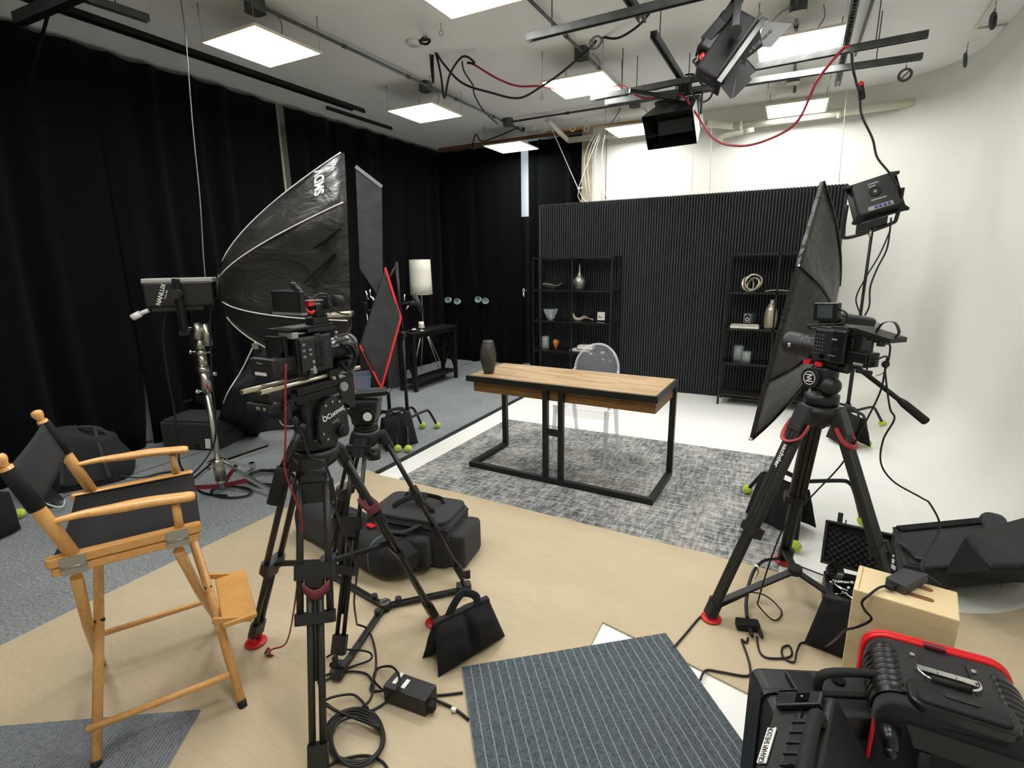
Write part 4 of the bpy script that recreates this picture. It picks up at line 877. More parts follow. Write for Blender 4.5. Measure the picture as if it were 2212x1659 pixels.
build(G().box(ca+V(0, .0, zA+.205), (.10, .20, .018)).box(ca+V(0, 0, zA+.188), (.07, .12, .02)), 'platform', 'black_metal', t, bevel=.003)
r0 = ca+V(-.02, -.085, zA+.175); r1 = PD(650, 925, (-1.45, 1.12)); r2 = PD(612, 1010, (-1.48, 1.03)); r3 = PD(592, 1088, (-1.5, .98))
build(G().cyl(r0+V(.02, .03, .01), r0-V(0, .02, 0), .026).cyl(r0, r1, .0125).ball(r1, .022), 'handle_joint', 'black_metal', t)
build(G().cyl(r1, r2, .0135), 'pan_handle', 'carbon', t); build(G().tube([r2.lerp(r3, -.02), r2.lerp(r3, .1), r3], [.02, .0235, .024], 14), 'handle_grip', 'black_rubber', t)

# ---- cinema camera (lens towards +Y, viewer on its +X side)
cx = -1.452; t = thing('cinema_camera', 'rigged black cinema camera with fan vents and support rods on the foreground tripod', 'camera', (cx, 1.24, 1.165))
build(G().bb(cx-.03, cx+.052, 1.09, 1.375, 1.168, 1.180).bb(cx-.045, cx+.045, 1.12, 1.36, 1.180, 1.192), 'dovetail_plate', 'black_metal', t)
build(G().bb(cx-.055, cx+.052, 1.14, 1.345, 1.183, 1.208), 'base_plate', 'black_metal', t, bevel=.002)
for x in (cx-.03, cx+.03): build(G().tube([V(x, 1.02 if x > cx else 1.0, 1.222), V(x, 1.45, 1.222)], .0078, 14), 'support_rod', 'champagne', t)
for x in (cx-.03, cx+.03): build(G().cyl((x, 1.0195 if x > cx else .9995, 1.222), (x, 1.03, 1.222), .0045), 'rod_end', 'black_dark', t)
build(G().bb(cx-.05, cx+.05, 1.285, 1.335, 1.205, 1.243), 'rod_bracket', 'black_metal', t, bevel=.003)
for y in (1.295, 1.325): build(G().cyl((cx+.05, y, 1.215), (cx+.062, y, 1.215), .0065, n=8), 'bracket_screw', 'light_grey', t)
build(G().cyl((cx+.053, 1.335, 1.175), (cx+.066, 1.335, 1.175), .0165).cyl((cx+.066, 1.335, 1.175), (cx+.068, 1.335, 1.175), .005), 'locking_wheel', 'light_grey', t)
# body
build(G().bb(cx-.062, cx+.045, 1.165, 1.315, 1.245, 1.375), 'camera_body', 'black_plastic', t, bevel=.008)
g = G()
for k in range(10): g.bb(cx+.045, cx+.050, 1.235, 1.252, 1.262+k*.0095, 1.2665+k*.0095).bb(cx+.045, cx+.050, 1.256, 1.275, 1.262+k*.0095, 1.2665+k*.0095)
build(g, 'vent_fins', 'black_satin', t)
build(G().bb(cx+.045, cx+.056, 1.168, 1.228, 1.25, 1.368), 'side_module', 'black_plastic', t, bevel=.003)
for y, z in ((1.215, 1.287), (1.215, 1.268)): build(G().ball((cx+.057, y, z), .0065, 10, (.5, 1, 1)), 'port_cap', 'light_grey', t)
build(G().bb(cx+.056, cx+.060, 1.195, 1.222, 1.246, 1.266), 'connector_plate', 'light_grey', t); build(G().cyl((cx+.058, 1.20, 1.254), (cx+.075, 1.185, 1.248), .009), 'connector_plug', 'black_satin', t)
for y, z in ((1.18, 1.31), (1.18, 1.33), (1.205, 1.33), (1.205, 1.315), (1.18, 1.35)): build(G().bb(cx+.056, cx+.0585, y-.006, y+.006, z-.004, z+.004), 'button', 'grey_plastic', t)
build(G().ball((cx+.02, 1.255, 1.372), .022, 12, (1.3, 1.2, .6)), 'top_knob', 'black_satin', t)
# battery box at the rear
build(G().bb(cx-.06, cx+.05, 1.06, 1.085, 1.262, 1.318).bb(cx-.03, cx+.03, 1.085, 1.17, 1.268, 1.312), 'battery', 'black_plastic', t, bevel=.003)
build(G().box((cx-.01, 1.0595, 1.27), (.055, .001, .010)), 'battery_label', 'white_ink', t); text('Canon', .010, 'light_grey', t, (cx-.01, 1.0592, 1.305), (1, 0, 0), (0, 0, 1))
# rear monitor (cage mount, open frame)
build(G().bb(cx-.075, cx+.02, 1.135, 1.15, 1.285, 1.378), 'rear_panel', 'black_satin', t, bevel=.002); build(G().bb(cx-.068, cx+.014, 1.133, 1.1345, 1.293, 1.37), 'rear_screen', 'screen_dark', t)
build(G().bb(cx-.02, cx+.045, 1.15, 1.175, 1.372, 1.392), 'silver_shield', 'light_grey', t, bevel=.002)
build(G().bb(cx-.04, cx+.04, 1.125, 1.335, 1.398, 1.406).bb(cx-.03, cx+.05, 1.21, 1.335, 1.385, 1.398), 'top_plate', 'black_metal', t, bevel=.002)
build(G().bb(cx-.012, cx+.03, 1.255, 1.325, 1.405, 1.43).bb(cx-.005, cx+.02, 1.28, 1.315, 1.43, 1.455).bb(cx-.015, cx+.028, 1.272, 1.322, 1.448, 1.475), 'handle_mount', 'black_metal', t, bevel=.003)
build(G().tube([V(cx+.025, 1.315, 1.432), V(cx+.03, 1.43, 1.428)], .0105, 14), 'handle_rod', 'champagne', t); build(G().cyl((cx+.03, 1.431, 1.428), (cx+.03, 1.436, 1.428), .012), 'rod_cap', 'black_satin', t)
# top monitor, seen from behind
build(G().bb(cx-.08, cx+.06, 1.185, 1.205, 1.452, 1.524), 'monitor', 'black_satin', t, bevel=.003)
build(G().bb(cx-.072, cx+.052, 1.1835, 1.185, 1.462, 1.517), 'monitor_screen', 'screen_dark', t); build(G().bb(cx-.08, cx+.06, 1.183, 1.207, 1.446, 1.454), 'monitor_foot', 'grey_plastic', t)
build(G().tube([V(cx+.02, 1.262, 1.475), V(cx+.01, 1.206, 1.542)], [.0085, .010], 10).ball((cx+.01, 1.204, 1.543), .0105, 10), 'antenna', 'black_satin', t)
build(G().bb(cx+.005, cx+.032, 1.24, 1.265, 1.470, 1.492), 'red_clamp', 'red', t, bevel=.002); build(G().tube(cr([(cx+.02, 1.225, 1.475), (cx+.03, 1.235, 1.455), (cx+.03, 1.252, 1.448), (cx+.03, 1.262, 1.455)], 4), .0055, 8), 'red_lever', 'red', t)
build(G().tube([V(cx+.035, 1.19, 1.492), V(cx+.035, 1.30, 1.488)], .0025, 6).tube([V(cx+.035, 1.20, 1.49), V(cx+.035, 1.20, 1.465), V(cx+.035, 1.225, 1.462)], .0025, 6), 'wire_bracket', 'light_grey', t)
# viewfinder
build(G().tube([V(cx+.03, 1.345, 1.482), V(cx+.03, 1.385, 1.478)], .0205, 16).bb(cx-.0, cx+.04, 1.318, 1.34, 1.455, 1.498), 'viewfinder', 'black_rubber', t); build(G().cyl((cx+.03, 1.386, 1.478), (cx+.03, 1.388, 1.478), .012), 'eyepiece_lens', 'screen_dark', t)
build(G().tube(cr([(cx+.02, 1.255, 1.482), (cx+.03, 1.285, 1.507), (cx+.03, 1.32, 1.505), (cx+.03, 1.34, 1.49)]), .0035, 6), 'viewfinder_cable', 'black_cable', t)
build(G().tube(cr([(cx+.03, 1.325, 1.49), (cx+.05, 1.32, 1.465), (cx+.055, 1.35, 1.44), (cx+.055, 1.395, 1.43)]), .0032, 6).tube(cr([(cx+.045, 1.41, 1.42), (cx+.05, 1.405, 1.385), (cx+.05, 1.38, 1.362), (cx+.05, 1.335, 1.358)]), .0042, 6), 'rig_cable', 'black_cable', t)
for y, z in ((1.332, 1.372), (1.328, 1.356)): build(G().ball((cx+.05, y, z), .0065, 10), 'cable_plug', 'light_grey', t)
# lens
zl = 1.302
build(G().lathe([(0, 0), (.040, 0), (.042, .012), (.036, .022), (.044, .04), (.045, .07), (.050, .082), (.051, .125), (.048, .126), (.044, .118), (0, .112)], (cx, 1.315, zl), (0, 1, 0)), 'lens_barrel', 'black_satin', t)
build(G().tube([V(cx+.0515*cos(a), 1.425, zl+.0515*sin(a)) for a in [2*pi*k/28 for k in range(28)]], .0018, 6, closed=True), 'lens_ring', 'grey_plastic', t)
gl = G().tube(cr([(cx+.055, 1.345, zl+.025), (cx+.066, 1.375, zl+.02), (cx+.07, 1.395, zl-.02), (cx+.064, 1.385, zl-.06), (cx+.055, 1.36, zl-.072), (cx+.05, 1.34, zl-.04)], 5), .012, 10, flat=.5); build(gl, 'hand_grip_strap', 'black_rubber', t)
build(G().bb(cx-.02, cx+.045, 1.335, 1.41, zl-.07, zl-.035), 'lens_motor', 'black_satin', t, bevel=.008)
# L plate hanging at the front, receiver under
build(G().bb(cx+.04, cx+.046, 1.33, 1.40, 1.085, 1.205), 'side_board', 'book_black', t); build(G().box((cx+.044, 1.345, 1.102), (.004, .055, .012), (V(1, 0, 0), V(0, .8, -.6), V(0, .6, .8))), 'board_edge', 'white_plastic', t)
build(G().bb(cx-.07, cx+.04, 1.035, 1.135, 1.150, 1.175).bb(cx-.07, cx+.03, 1.05, 1.14, 1.178, 1.21), 'receiver_box', 'black_plastic', t, bevel=.003)
build(G().box((cx-.01, 1.0345, 1.163), (.018, .001, .010)).box((cx+.02, 1.0345, 1.163), (.012, .001, .010)), 'receiver_label', 'light_grey', t)
build(G().bb(cx-.03, cx+.03, 1.06, 1.12, 1.175, 1.180), 'receiver_clip', 'chrome', t)
build(G().bb(cx+.03, cx+.058, 1.085, 1.105, 1.115, 1.165), 'cable_clamp', 'black_plastic', t, bevel=.003)

# ---- tripod B (empty head)
cb_ = V(-1.560, 1.602, 0); zB = .895
F = [V(-1.282, 1.891, .03), V(-1.434, 1.215, .03), V(-1.981, 1.689, .03)]
t = thing('tripod', 'slim black tripod with an empty head standing behind the cinema camera', 'tripod', (cb_.x, cb_.y, .009))
crown(t, cb_, zB, .062, None)
for i, f in enumerate(F):
    d = (f-cb_); d.z = 0; d.normalize(); sd = V(-d.y, d.x, 0); top = cb_+d*.07+V(0, 0, zB-.03)
    leg_two_stage(t, top, f+V(0, 0, .06), sd, .030, .014, .38, .60, .0085, mn='black_metal')
    build(G().rbox(f+V(0, 0, .01), (.05, .07, .035), .01, (sd, d, V(0, 0, 1))).cyl(f+V(0, 0, .03)-sd*.035, f+V(0, 0, .03)+sd*.035, .010), 'foot_block', 'black_plastic', t)
    build(G().box(f+V(0, 0, .075)+d*.02, (.012, .03, .045), (sd, d, V(0, 0, 1))), 'lock_lever', 'black_plastic', t, bevel=.003)
hub = V(-1.550, 1.615, .028)
for f in F:
    e = V(f.x, f.y, .028); build(G().bar(hub, e, .026, .018).bar(hub.lerp(e, .05)+V(0, 0, .012), hub.lerp(e, .6)+V(0, 0, .012), .006, .006), 'spreader_arm', 'black_plastic', t, bevel=.002)
    build(G().cyl(hub.lerp(e, .17), hub.lerp(e, .17)+V(0, 0, .03), .016, n=6), 'spreader_knob', 'black_plastic', t)
build(G().cyl(hub-V(0, 0, .016), hub+V(0, 0, .02), .03), 'spreader_hub', 'black_plastic', t); build(G().tube([hub+V(.018*cos(a), .018*sin(a), .021) for a in [2*pi*k/20 for k in range(20)]], .0016, 6, closed=True), 'hub_ring', 'steel', t)
dF = (F[1]-cb_).normalized(); sF = V(-dF.y, dF.x, 0)
build(G().rbox(cb_+dF*.085+V(0, 0, zB-.05), (.11, .02, .028), .005, (sF, V(dF.x, dF.y, 0), V(0, 0, 1))), 'crown_bracket', 'black_plastic', t)
build(G().cyl(cb_+V(.03, 0, zB-.115), cb_+V(.03, 0, zB-.08), .03), 'bowl_clamp', 'black_plastic', t)
t = thing('fluid_head', 'black fluid head with a white round knob and an empty sliding plate', 'tripod head', (cb_.x, cb_.y, zB+.01)); zh = zB+.012
hx = V(.75, .66, 0); hx = RT.copy(); hx.z = 0; hx.normalize(); hy = V(-hx.y, hx.x, 0)
build(G().lathe([(0, 0), (.05, 0), (.052, .012), (.046, .015), (.05, .018), (.05, .032), (.03, .036), (0, .036)], cb_+V(0, 0, zh)), 'head_base', 'black_metal', t)
pr = [(-.045, .035), (.045, .035), (.06, .07), (.07, .14), (-.085, .14), (-.072, .10), (-.05, .07)]
build(G().prism([cb_+hx*a+V(0, 0, zh+b)-hy*.05 for a, b in pr], hy*.095), 'head_body', 'black_plastic', t, bevel=.008)
c = cb_+hx*.025+V(0, 0, zh+.078)-hy*.052; build(G().cyl(c, c-hy*.012, .035), 'drag_hub', 'black_metal', t); build(G().cyl(c-hy*.012+hx*.004, c-hy*.016+hx*.004, .0185), 'white_knob', 'white_plastic', t)
c = cb_+hx*-.03+V(0, 0, zh+.11)-hy*.052; build(G().cyl(c, c-hy*.01, .013), 'tilt_knob', 'black_metal', t)
pp = cb_+V(0, 0, zh+.152); build(G().prism([pp+hx*a+V(0, 0, b)-hy*.03 for a, b in ((-.095, -.008), (.10, .006), (.118, .018), (.11, .026), (-.10, .012), (-.112, .004))], hy*.06), 'sliding_plate', 'black_metal', t, bevel=.003)
build(G().cyl(pp-hx*.05+V(0, 0, .012), pp-hx*.05+V(0, 0, .019), .004).cyl(pp-hx*.035+V(0, 0, .013), pp-hx*.035+V(0, 0, .02), .004), 'plate_screw', 'light_grey', t)

# ---- tripod C (right), wide flat legs
cc = V(.174, 2.474, 0); zC_ = .985
F = [PZ(1536, 1336, .012), PZ(1692, 1212, .012), V(.574, 2.288, .012)]
t = thing('tripod', 'black carbon tripod with red leg loops standing at the right', 'tripod', (cc.x, cc.y, .009))
build(G().lathe([(0, -.07), (.05, -.07), (.07, -.04), (.085, -.01), (.088, .004), (.05, .02), (0, .02)], cc+V(0, 0, zC_)), 'crown', 'black_plastic', t)
hubC = cc+V(-.02, 0, .205)
for i, f in enumerate(F):
    d = (f-cc); d.z = 0; d.normalize(); sd = V(-d.y, d.x, 0); top = cc+d*.075+V(0, 0, zC_-.03); ft = f+V(0, 0, .04); dl = (ft-top).normalized(); a3 = (sd, dl.cross(sd), dl); L = (ft-top).length
    mid = top.lerp(ft, .56)
    g = G()
    for s, w in ((-1, .026), (0, .022), (1, .026)): g.rbox((top+mid)/2+sd*s*.024, (w, .034, (mid-top).length), .010, a3)
    leg = build(g, 'leg', 'carbon', t)
    g = G()
    for s in (-1, 0, 1): g.rbox((mid+ft)/2+sd*s*.017-dl*.03, (.018, .026, (ft-mid).length), .007, a3)
    build(g, 'lower_leg', 'carbon', leg)
    build(G().rbox(mid, (.088, .045, .035), .010, a3).box(mid+sd*.04-a3[1]*-.0, (.03, .05, .045), a3), 'leg_clamp', 'black_plastic', leg)
    build(G().rbox(top+dl*.015, (.082, .05, .11), .012, a3), 'leg_shoulder', 'black_plastic', leg)
    loop = [top+dl*.03+sd*.052, top+dl*.085+sd*.05+d*.012, top+dl*.11+sd*.02+d*.03, top+dl*.11-sd*.02+d*.03, top+dl*.085-sd*.05+d*.012, top+dl*.03-sd*.052]
    build(G().tube(cr(loop, 6), .011, 8, flat=.5, up=tuple(dl)), 'red_loop', 'red_loop', leg)
    build(G().rbox(ft-dl*.01, (.055, .045, .06), .01, a3).cyl(ft-sd*.03+V(0, 0, .0)-d*.01, ft-sd*.03-dl*.05, .014), 'foot_joint', 'black_plastic', leg)
    redfoot(t, f, d)
    build(G().bar(hubC, ft.lerp(top, .02)+V(0, 0, .015), .034, .012), 'spreader_arm', 'black_plastic', t, bevel=.002)
    e = ft+V(0, 0, .015); q0, q1 = hubC.lerp(e, .58), hubC.lerp(e, .97); build(G().bar(q0, q1, .024, .014), 'arm_slider', 'black_metal', t)
    if i == 0:
        for k in (.60, .72, .84): p = hubC.lerp(e, k+.05); build(G().cyl(p+V(0, 0, .004), p+V(0, 0, .010), .006), 'arm_stud', 'white_plastic', t)
        xa = (e-hubC).normalized(); up_ = xa.cross(V(0, 0, 1)).cross(xa).normalized(); text('sachtler', .022, 'white_ink', t, hubC.lerp(e, .44)+V(0, 0, .010), -xa, V(0, 0, 1).cross(-xa), bold=True)
    for kk in (.16,): build(G().bar(hubC.lerp(e, kk)+V(0, 0, .0075), hubC.lerp(e, kk+.09)+V(0, 0, .0075), .028, .002), 'arm_sticker', 'light_grey', t)
    if i == 0:
        q = top.lerp(ft, .20)-a3[1]*0; nrm = a3[1] if a3[1].dot(CAM-q) > 0 else -a3[1]; text('sachtler', .034, 'white_ink', t, q+nrm*.0185+sd*0, dl, nrm.cross(dl), bold=True)
build(G().cyl(hubC-V(0, 0, .015), hubC+V(0, 0, .02), .03), 'spreader_hub', 'black_plastic', t)
# head C
t = thing('fluid_head', 'rounded black fluid head with a circular white logo under the right camera', 'tripod head', (cc.x, cc.y, zC_+.02)); zh = zC_+.02
dv = V(-.73, .68, 0).normalized(); nv = V(-dv.y, dv.x, 0); nv = nv if nv.dot(CAM-cc) > 0 else -nv       # nv towards the viewer
build(G().lathe([(0, -.005), (.062, -.005), (.066, .01), (.066, .04), (.056, .045), (.05, .06), (0, .06)], cc+V(0, 0, zh)), 'head_base', 'black_metal', t)
for a in (.6, 1.4, 2.6): build(G().ball(cc+nv*.055*cos(a-1.4)+dv*.055*sin(a-1.4)*-1+V(0, 0, zh+.03), .008, 8), 'base_stud', 'grey_plastic', t)
build(G().rbox(cc+V(0, 0, zh+.11), (.10, .085, .10), .035, (dv, nv, V(0, 0, 1))), 'head_body', 'black_plastic', t, bevel=.01)
q = cc+nv*.045+dv*.022+V(0, 0, zh+.11); build(G().cyl(q-nv*.01, q+nv*.012, .042), 'drag_housing', 'black_plastic', t)
build(G().tube([q+nv*.013+dv*.027*cos(a)+V(0, 0, .027*sin(a)) for a in [2*pi*k/28 for k in range(28)]], .0016, 6, closed=True), 'logo_ring', 'white_ink', t)
lo = [(-.017, .012), (.012, .014), (-.010, .001), (.010, -.001), (-.012, -.014), (.017, -.012)]
build(G().tube(cr([q+nv*.0135-dv*a+V(0, 0, b) for a, b in lo], 5), .002, 6), 'logo_mark', 'white_ink', t)
q = cc+nv*.03-dv*.06+V(0, 0, zh+.09); build(G().ball(q, .038, 16), 'counterbalance_drum', 'black_plastic', t)
build(G().box(cc+V(0, 0, zh+.175), (.15, .062, .022), (dv, nv, V(0, 0, 1))), 'platform', 'black_metal', t, bevel=.003)
for k, s in ((.055, 1), (-.0, 1)): build(G().rbox(cc+dv*k+nv*.04+V(0, 0, zh+.172), (.03, .02, .018), .006, (dv, nv, V(0, 0, 1))), 'red_lever', 'red', t)
h0 = cc-dv*.07+nv*.0+V(0, 0, zh+.168); h1 = PD(1860, 800, (.30, 2.42)); h2 = PD(1948, 868, (.45, 2.42)); h3 = PD(2002, 912, (.56, 2.41))
build(G().tube(cr([h0, h0.lerp(h1, .6)+V(0, 0, .01), h1, h2], 5), .0095, 10).cyl(h0+dv*.02, h0-dv*.03, .022), 'pan_handle', 'black_metal', t); build(G().tube([h2.lerp(h3, -.1), h2.lerp(h3, .1), h3.lerp(h2, .05), h3], [.011, .0155, .0165, .012], 14), 'handle_grip', 'black_rubber', t)
# ---- camera C
zc = 1.185; P0 = cc+V(0, 0, zc); AX = (dv, nv, V(0, 0, 1))
def L3(f, s, z): return cc+dv*f+nv*s+V(0, 0, z)
t = thing('camera', 'black video camera with a wide lens and small top monitor on the right tripod', 'camera', P0)
build(G().box(L3(-.04, 0, 1.262), (.135, .115, .135), AX), 'camera_body', 'black_plastic', t, bevel=.012)
build(G().prism([L3(a, .045, b) for a, b in ((.02, 1.325), (-.02, 1.342), (-.105, 1.342), (-.12, 1.325), (-.12, 1.30), (.02, 1.30))], -nv*.09), 'top_housing', 'black_plastic', t, bevel=.004)
build(G().box(L3(-.09, .0, 1.262), (.06, .125, .13), AX), 'side_block', 'black_satin', t, bevel=.006)
build(G().lathe([(0, 0), (.040, 0), (.045, .01), (.042, .02), (.048, .03), (.048, .05), (.044, .055), (.050, .065), (.050, .085), (.046, .09), (.052, .10), (.052, .150), (.054, .155), (.053, .168), (.046, .166), (.042, .155), (0, .15)], L3(.02, 0, 1.236), dv), 'lens_barrel', 'black_plastic', t)
build(G().lathe([(0, .151), (.041, .151)], L3(.02, 0, 1.236), dv, caps=False), 'front_glass', 'lens_glass', t)
text('18', .020, 'white_ink', t, L3(.145, .0525, 1.236), V(0, 0, 1), dv, bold=True)
rnd = random.Random(2)
for i in range(4):
    for j in range(6): build(G().box(L3(.018-i*.013, .058, 1.225+j*.015), (.0045, .003, .0035), AX), 'button', 'grey_plastic', t)
build(G().cyl(L3(-.025, .057, 1.215), L3(-.025, .062, 1.215), .011), 'dial', 'black_gloss', t)
build(G().box(L3(-.075, .0635, 1.29), (.022, .001, .006), AX).box(L3(-.07, .0635, 1.225), (.03, .001, .003), AX).box(L3(-.02, .046, 1.333), (.04, .001, .004), AX), 'printed_text', 'light_grey', t)
build(G().box(L3(-.08, .0635, 1.252), (.03, .002, .006), AX), 'card_slot', 'black_dark', t)
build(G().box(L3(-.14, .0, 1.27), (.05, .07, .085), AX).cyl(L3(-.135, .04, 1.30), L3(-.135, .04, 1.26), .006), 'rear_block', 'black_metal', t, bevel=.003)
build(G().box(L3(-.155, .01, 1.223), (.09, .07, .055), AX), 'battery', 'black_satin', t, bevel=.003); build(G().box(L3(-.17, .0455, 1.207), (.04, .001, .010), AX), 'battery_label', 'light_grey', t)
build(G().prism([L3(a, .045, b) for a, b in ((-.10, 1.342), (-.14, 1.343), (-.275, 1.318), (-.275, 1.300), (-.15, 1.322))], -nv*.09), 'shoulder_plate', 'black_metal', t, bevel=.002)
for k in range(4): build(G().box(L3(-.14-k*.03, .046, 1.322-k*.006), (.018, .004, .014), AX), 'plate_rail', 'black_satin', t)
build(G().cyl(L3(-.235, .03, 1.308), L3(-.235, .03, 1.285), .014), 'plate_knob', 'black_plastic', t)
build(G().tube(cr([L3(-.19, .0, 1.33), L3(-.21, 0, 1.365), L3(-.25, 0, 1.372), L3(-.272, 0, 1.34), L3(-.262, 0, 1.318)], 5), .009, 6, flat=.15), 'strap_loop', 'black_nylon', t)
# monitor
mz = 1.39; mx_ = (dv-nv*.0).normalized(); A4 = ((dv*.98+V(0, 0, .0)).normalized(), nv, V(0, 0, 1)); A4 = ((dv+V(0, 0, -.06)).normalized(), nv, (V(0, 0, 1)+dv*.06).normalized())
mc = L3(.0, .03, mz); build(G().box(mc, (.11, .022, .074), A4), 'monitor', 'black_satin', t, bevel=.004); build(G().box(mc+nv*.0118+V(0, 0, .002), (.068, .001, .052), A4), 'monitor_screen', 'screen', t)
build(G().box(L3(-.015, .015, 1.352), (.10, .025, .035), AX).box(L3(-.01, .0, 1.345), (.05, .05, .02), AX), 'monitor_mount', 'black_metal', t, bevel=.003)
build(G().tube(cr([mc-dv*.055+V(0, 0, .015), mc-dv*.085+V(0, 0, -.0), mc-dv*.08+V(0, 0, -.035), mc+V(0, 0, -.05)+nv*.02, mc+dv*.06+V(0, 0, -.06)+nv*.02, mc+dv*.065+V(0, 0, -.075), L3(.03, .03, 1.325)], 6), .004, 6), 'monitor_cable', 'black_cable', t)
# ================================================================= FOREGROUND
def pillow(g, A, B, C_, D, th, n=12, crease=.0):
    A, B, C_, D = map(Vector, (A, B, C_, D)); nr = (B-A).cross(D-A).normalized()
    for s in (1, -1):
        def f(u, v):
            p = A.lerp(B, u).lerp(D.lerp(C_, u), v); b = (max(sin(pi*u), 0)**.45)*(max(sin(pi*v), 0)**.5)
            q = 1-crease*math.exp(-((u-.5)/.06)**2)
            return p+nr*s*th*b*q*(1+.06*sin(11*u+4*v)+.05*sin(13*v-5*u))
        if s > 0: g.grid(f, n*2, n*2)
        else: g.grid(lambda u, v: f(1-u, v), n*2, n*2)
    return g
# ---- director's chair (local: +x forward, +y to its far side)
ch = thing('folding_chair', 'tall wooden folding chair with a black canvas seat and back in the left foreground', 'chair', (-1.7735, .7505, .009), math.atan2(.387, .215))
z0 = -.009; Wd = .54; RB = .737
def dowel(p0, p1, r0, r1=None, n=14): return G().tube([V(*p0), V(*p1)], [r0, r1 or r0], n)
# crossing legs, front and rear
for xf, xt in ((.185, .125), (-.185, -.14)):
    for y0_, y1_ in ((0, Wd), (Wd, 0)):
        off = .014 if y0_ == 0 else -.014
        a, b = V(xt+off*.3, y1_, RB-.05+z0), V(xf+(.03 if xf > 0 else -.03)+off, y0_, .021+z0); leg = build(G().tube([a, a.lerp(b, .5)+V(off*.4, 0, 0), b], [.0165, .0165, .0155], 14), 'leg', 'beech', ch, local=True)
        d = (b-a).normalized(); build(G().tube([b-d*.004, b+d*.022], [.0165, .0145], 14), 'rubber_tip', 'black_rubber', leg, local=True)
    m = V((xf+xt)/2+.01*(1 if xf > 0 else -1), Wd/2, .36); build(G().cyl(m-V(.03, 0, 0), m+V(.03, 0, 0), .006), 'pivot_bolt', 'black_metal', ch, local=True)
for y in (0, Wd):
    build(dowel((-.205, y, .145), (.205, y, .145), .0115) if y == 0 else dowel((-.205, y, .145), (.205, y, .145), .0115), 'stretcher', 'beech', ch, local=True)
    # double rails with hinge plates
    up = build(G().rbox((-.005, y, RB+.009), (.40, .036, .030), .012), 'upper_rail', 'beech_rail', ch, local=True, bevel=.005)
    build(G().rbox((-.005, y, RB-.022), (.385, .034, .027), .012), 'lower_rail', 'beech_rail', ch, local=True, bevel=.005)
    s = -1 if y == 0 else 1
    for x in (.125, -.14):
        pl = build(G().box((x, y+s*.0195, RB+.004), (.062, .003, .034)).box((x, y+s*.0195, RB-.026), (.062, .003, .022)).cyl((x-.031, y+s*.021, RB-.012), (x+.031, y+s*.021, RB-.012), .0042), 'hinge_plate', 'hinge_metal', up, local=True)
    # arm support, back post, arm rest
    build(G().tube([V(.135, y, RB+.02), V(.135, y, .845)], [.0135, .0125], 14), 'arm_support', 'beech', ch, local=True)
    p0, p1 = V(-.14, y, RB+.02), V(-.245, y, 1.085)
    build(G().tube([p0, p0.lerp(p1, .4), p0.lerp(p1, .93)], [.0185, .0195, .0165], 16), 'back_post', 'beech', ch, local=True)
    dd = (p1-p0).normalized(); q = p0.lerp(p1, .93); build(G().tube([q, q+dd*.008, q+dd*.018, q+dd*.028, q+dd*.036, q+dd*.040], [.0125, .012, .017, .0185, .015, .006], 16), 'post_finial', 'beech', ch, local=True)
    a = cr([(-.168, y, .872), (-.10, y, .876), (-.02, y, .872), (.06, y, .870), (.14, y, .862), (.192, y, .857)], 5); N = len(a)
    g = G().tube(a, [.0125+.0145*min(1, (i/N)*2.2) if i < N-3 else .027-.004*(i-N+3) for i in range(N)], 14, flat=.56, up=(0, 0, 1)); build(g, 'armrest', 'beech', ch, local=True)
# seat and back canvas
def seatf(u, v): return V(-.19+.385*u, .0+Wd*v, RB+.018-.022*sin(pi*v)-.004*sin(pi*u))
build(G().grid(seatf, 14, 14), 'seat_canvas', 'black_canvas', ch, local=True, solid=.004)
for y in (.022, Wd-.022): build(G().bb(-.19, .185, y-.004, y+.004, RB-.03, RB+.02), 'seat_hem', 'black_canvas', ch, local=True)
def backf(u, v):
    p = V(-.14, 0, RB+.02).lerp(V(-.245, 0, 1.085), .50+.40*v); return V(p.x+.004*sin(pi*u)-.0, Wd*u, p.z)
build(G().grid(backf, 16, 8), 'back_canvas', 'grey_canvas' if 'grey_canvas' in MATS else 'black_canvas', ch, local=True, solid=.005)
for y in (0, Wd):
    a, b = V(-.14, y, RB+.02).lerp(V(-.245, y, 1.085), .50), V(-.14, y, RB+.02).lerp(V(-.245, y, 1.085), .90); build(G().tube([a, b], [.0225, .0205], 16), 'canvas_sleeve', 'black_canvas', ch, local=True)
# foot rest
build(G().box((.268, .27, .287), (.118, .365, .020)), 'foot_rest', 'beech_rail', ch, local=True, bevel=.005)
for y in (.10, .44): build(G().bar(V(.18, y, .318), V(.31, y, .272), .012, .02).cyl((.19, y-.012, .312), (.19, y+.012, .312), .005), 'foot_rest_bracket', 'beech_rail', ch, local=True)
build(G().tube([V(.13, .02, RB-.05), V(.15, .03, .56), V(.17, .05, .47)], .0025, 6), 'support_link', 'steel', ch, local=True)

# ---- sandbag by the tripod foot
R0, R1 = PD(938, 1350, (-1.17, 1.47)), PD(1056, 1295, (-1.02, 1.68)); a, b = PZ(947, 1463, .012), PZ(1091, 1374, .012); a2, b2 = PZ(912, 1423, .012), V(-1.08, 1.80, .012)
t = thing('sandbag', 'black saddle sandbag standing beside the grey ribbed mat', 'sandbag', ((a.x+b.x+a2.x)/3, (a.y+b.y+a2.y)/3, .009))
build(pillow(G(), R0, R1, b, a, .085, crease=.6), 'front_pouch', 'black_canvas', t); build(pillow(G(), R0+V(-.01, .01, 0), R1+V(-.01, .01, 0), b2, a2, .07, crease=.5), 'rear_pouch', 'black_canvas', t)
build(G().bar(R0, R1, .03, .035), 'top_seam', 'black_nylon', t, bevel=.006)
h0, h1, h2 = R0.lerp(R1, .22), PD(1003, 1283, (-1.1, 1.58))+V(0, 0, .005), R0.lerp(R1, .80)
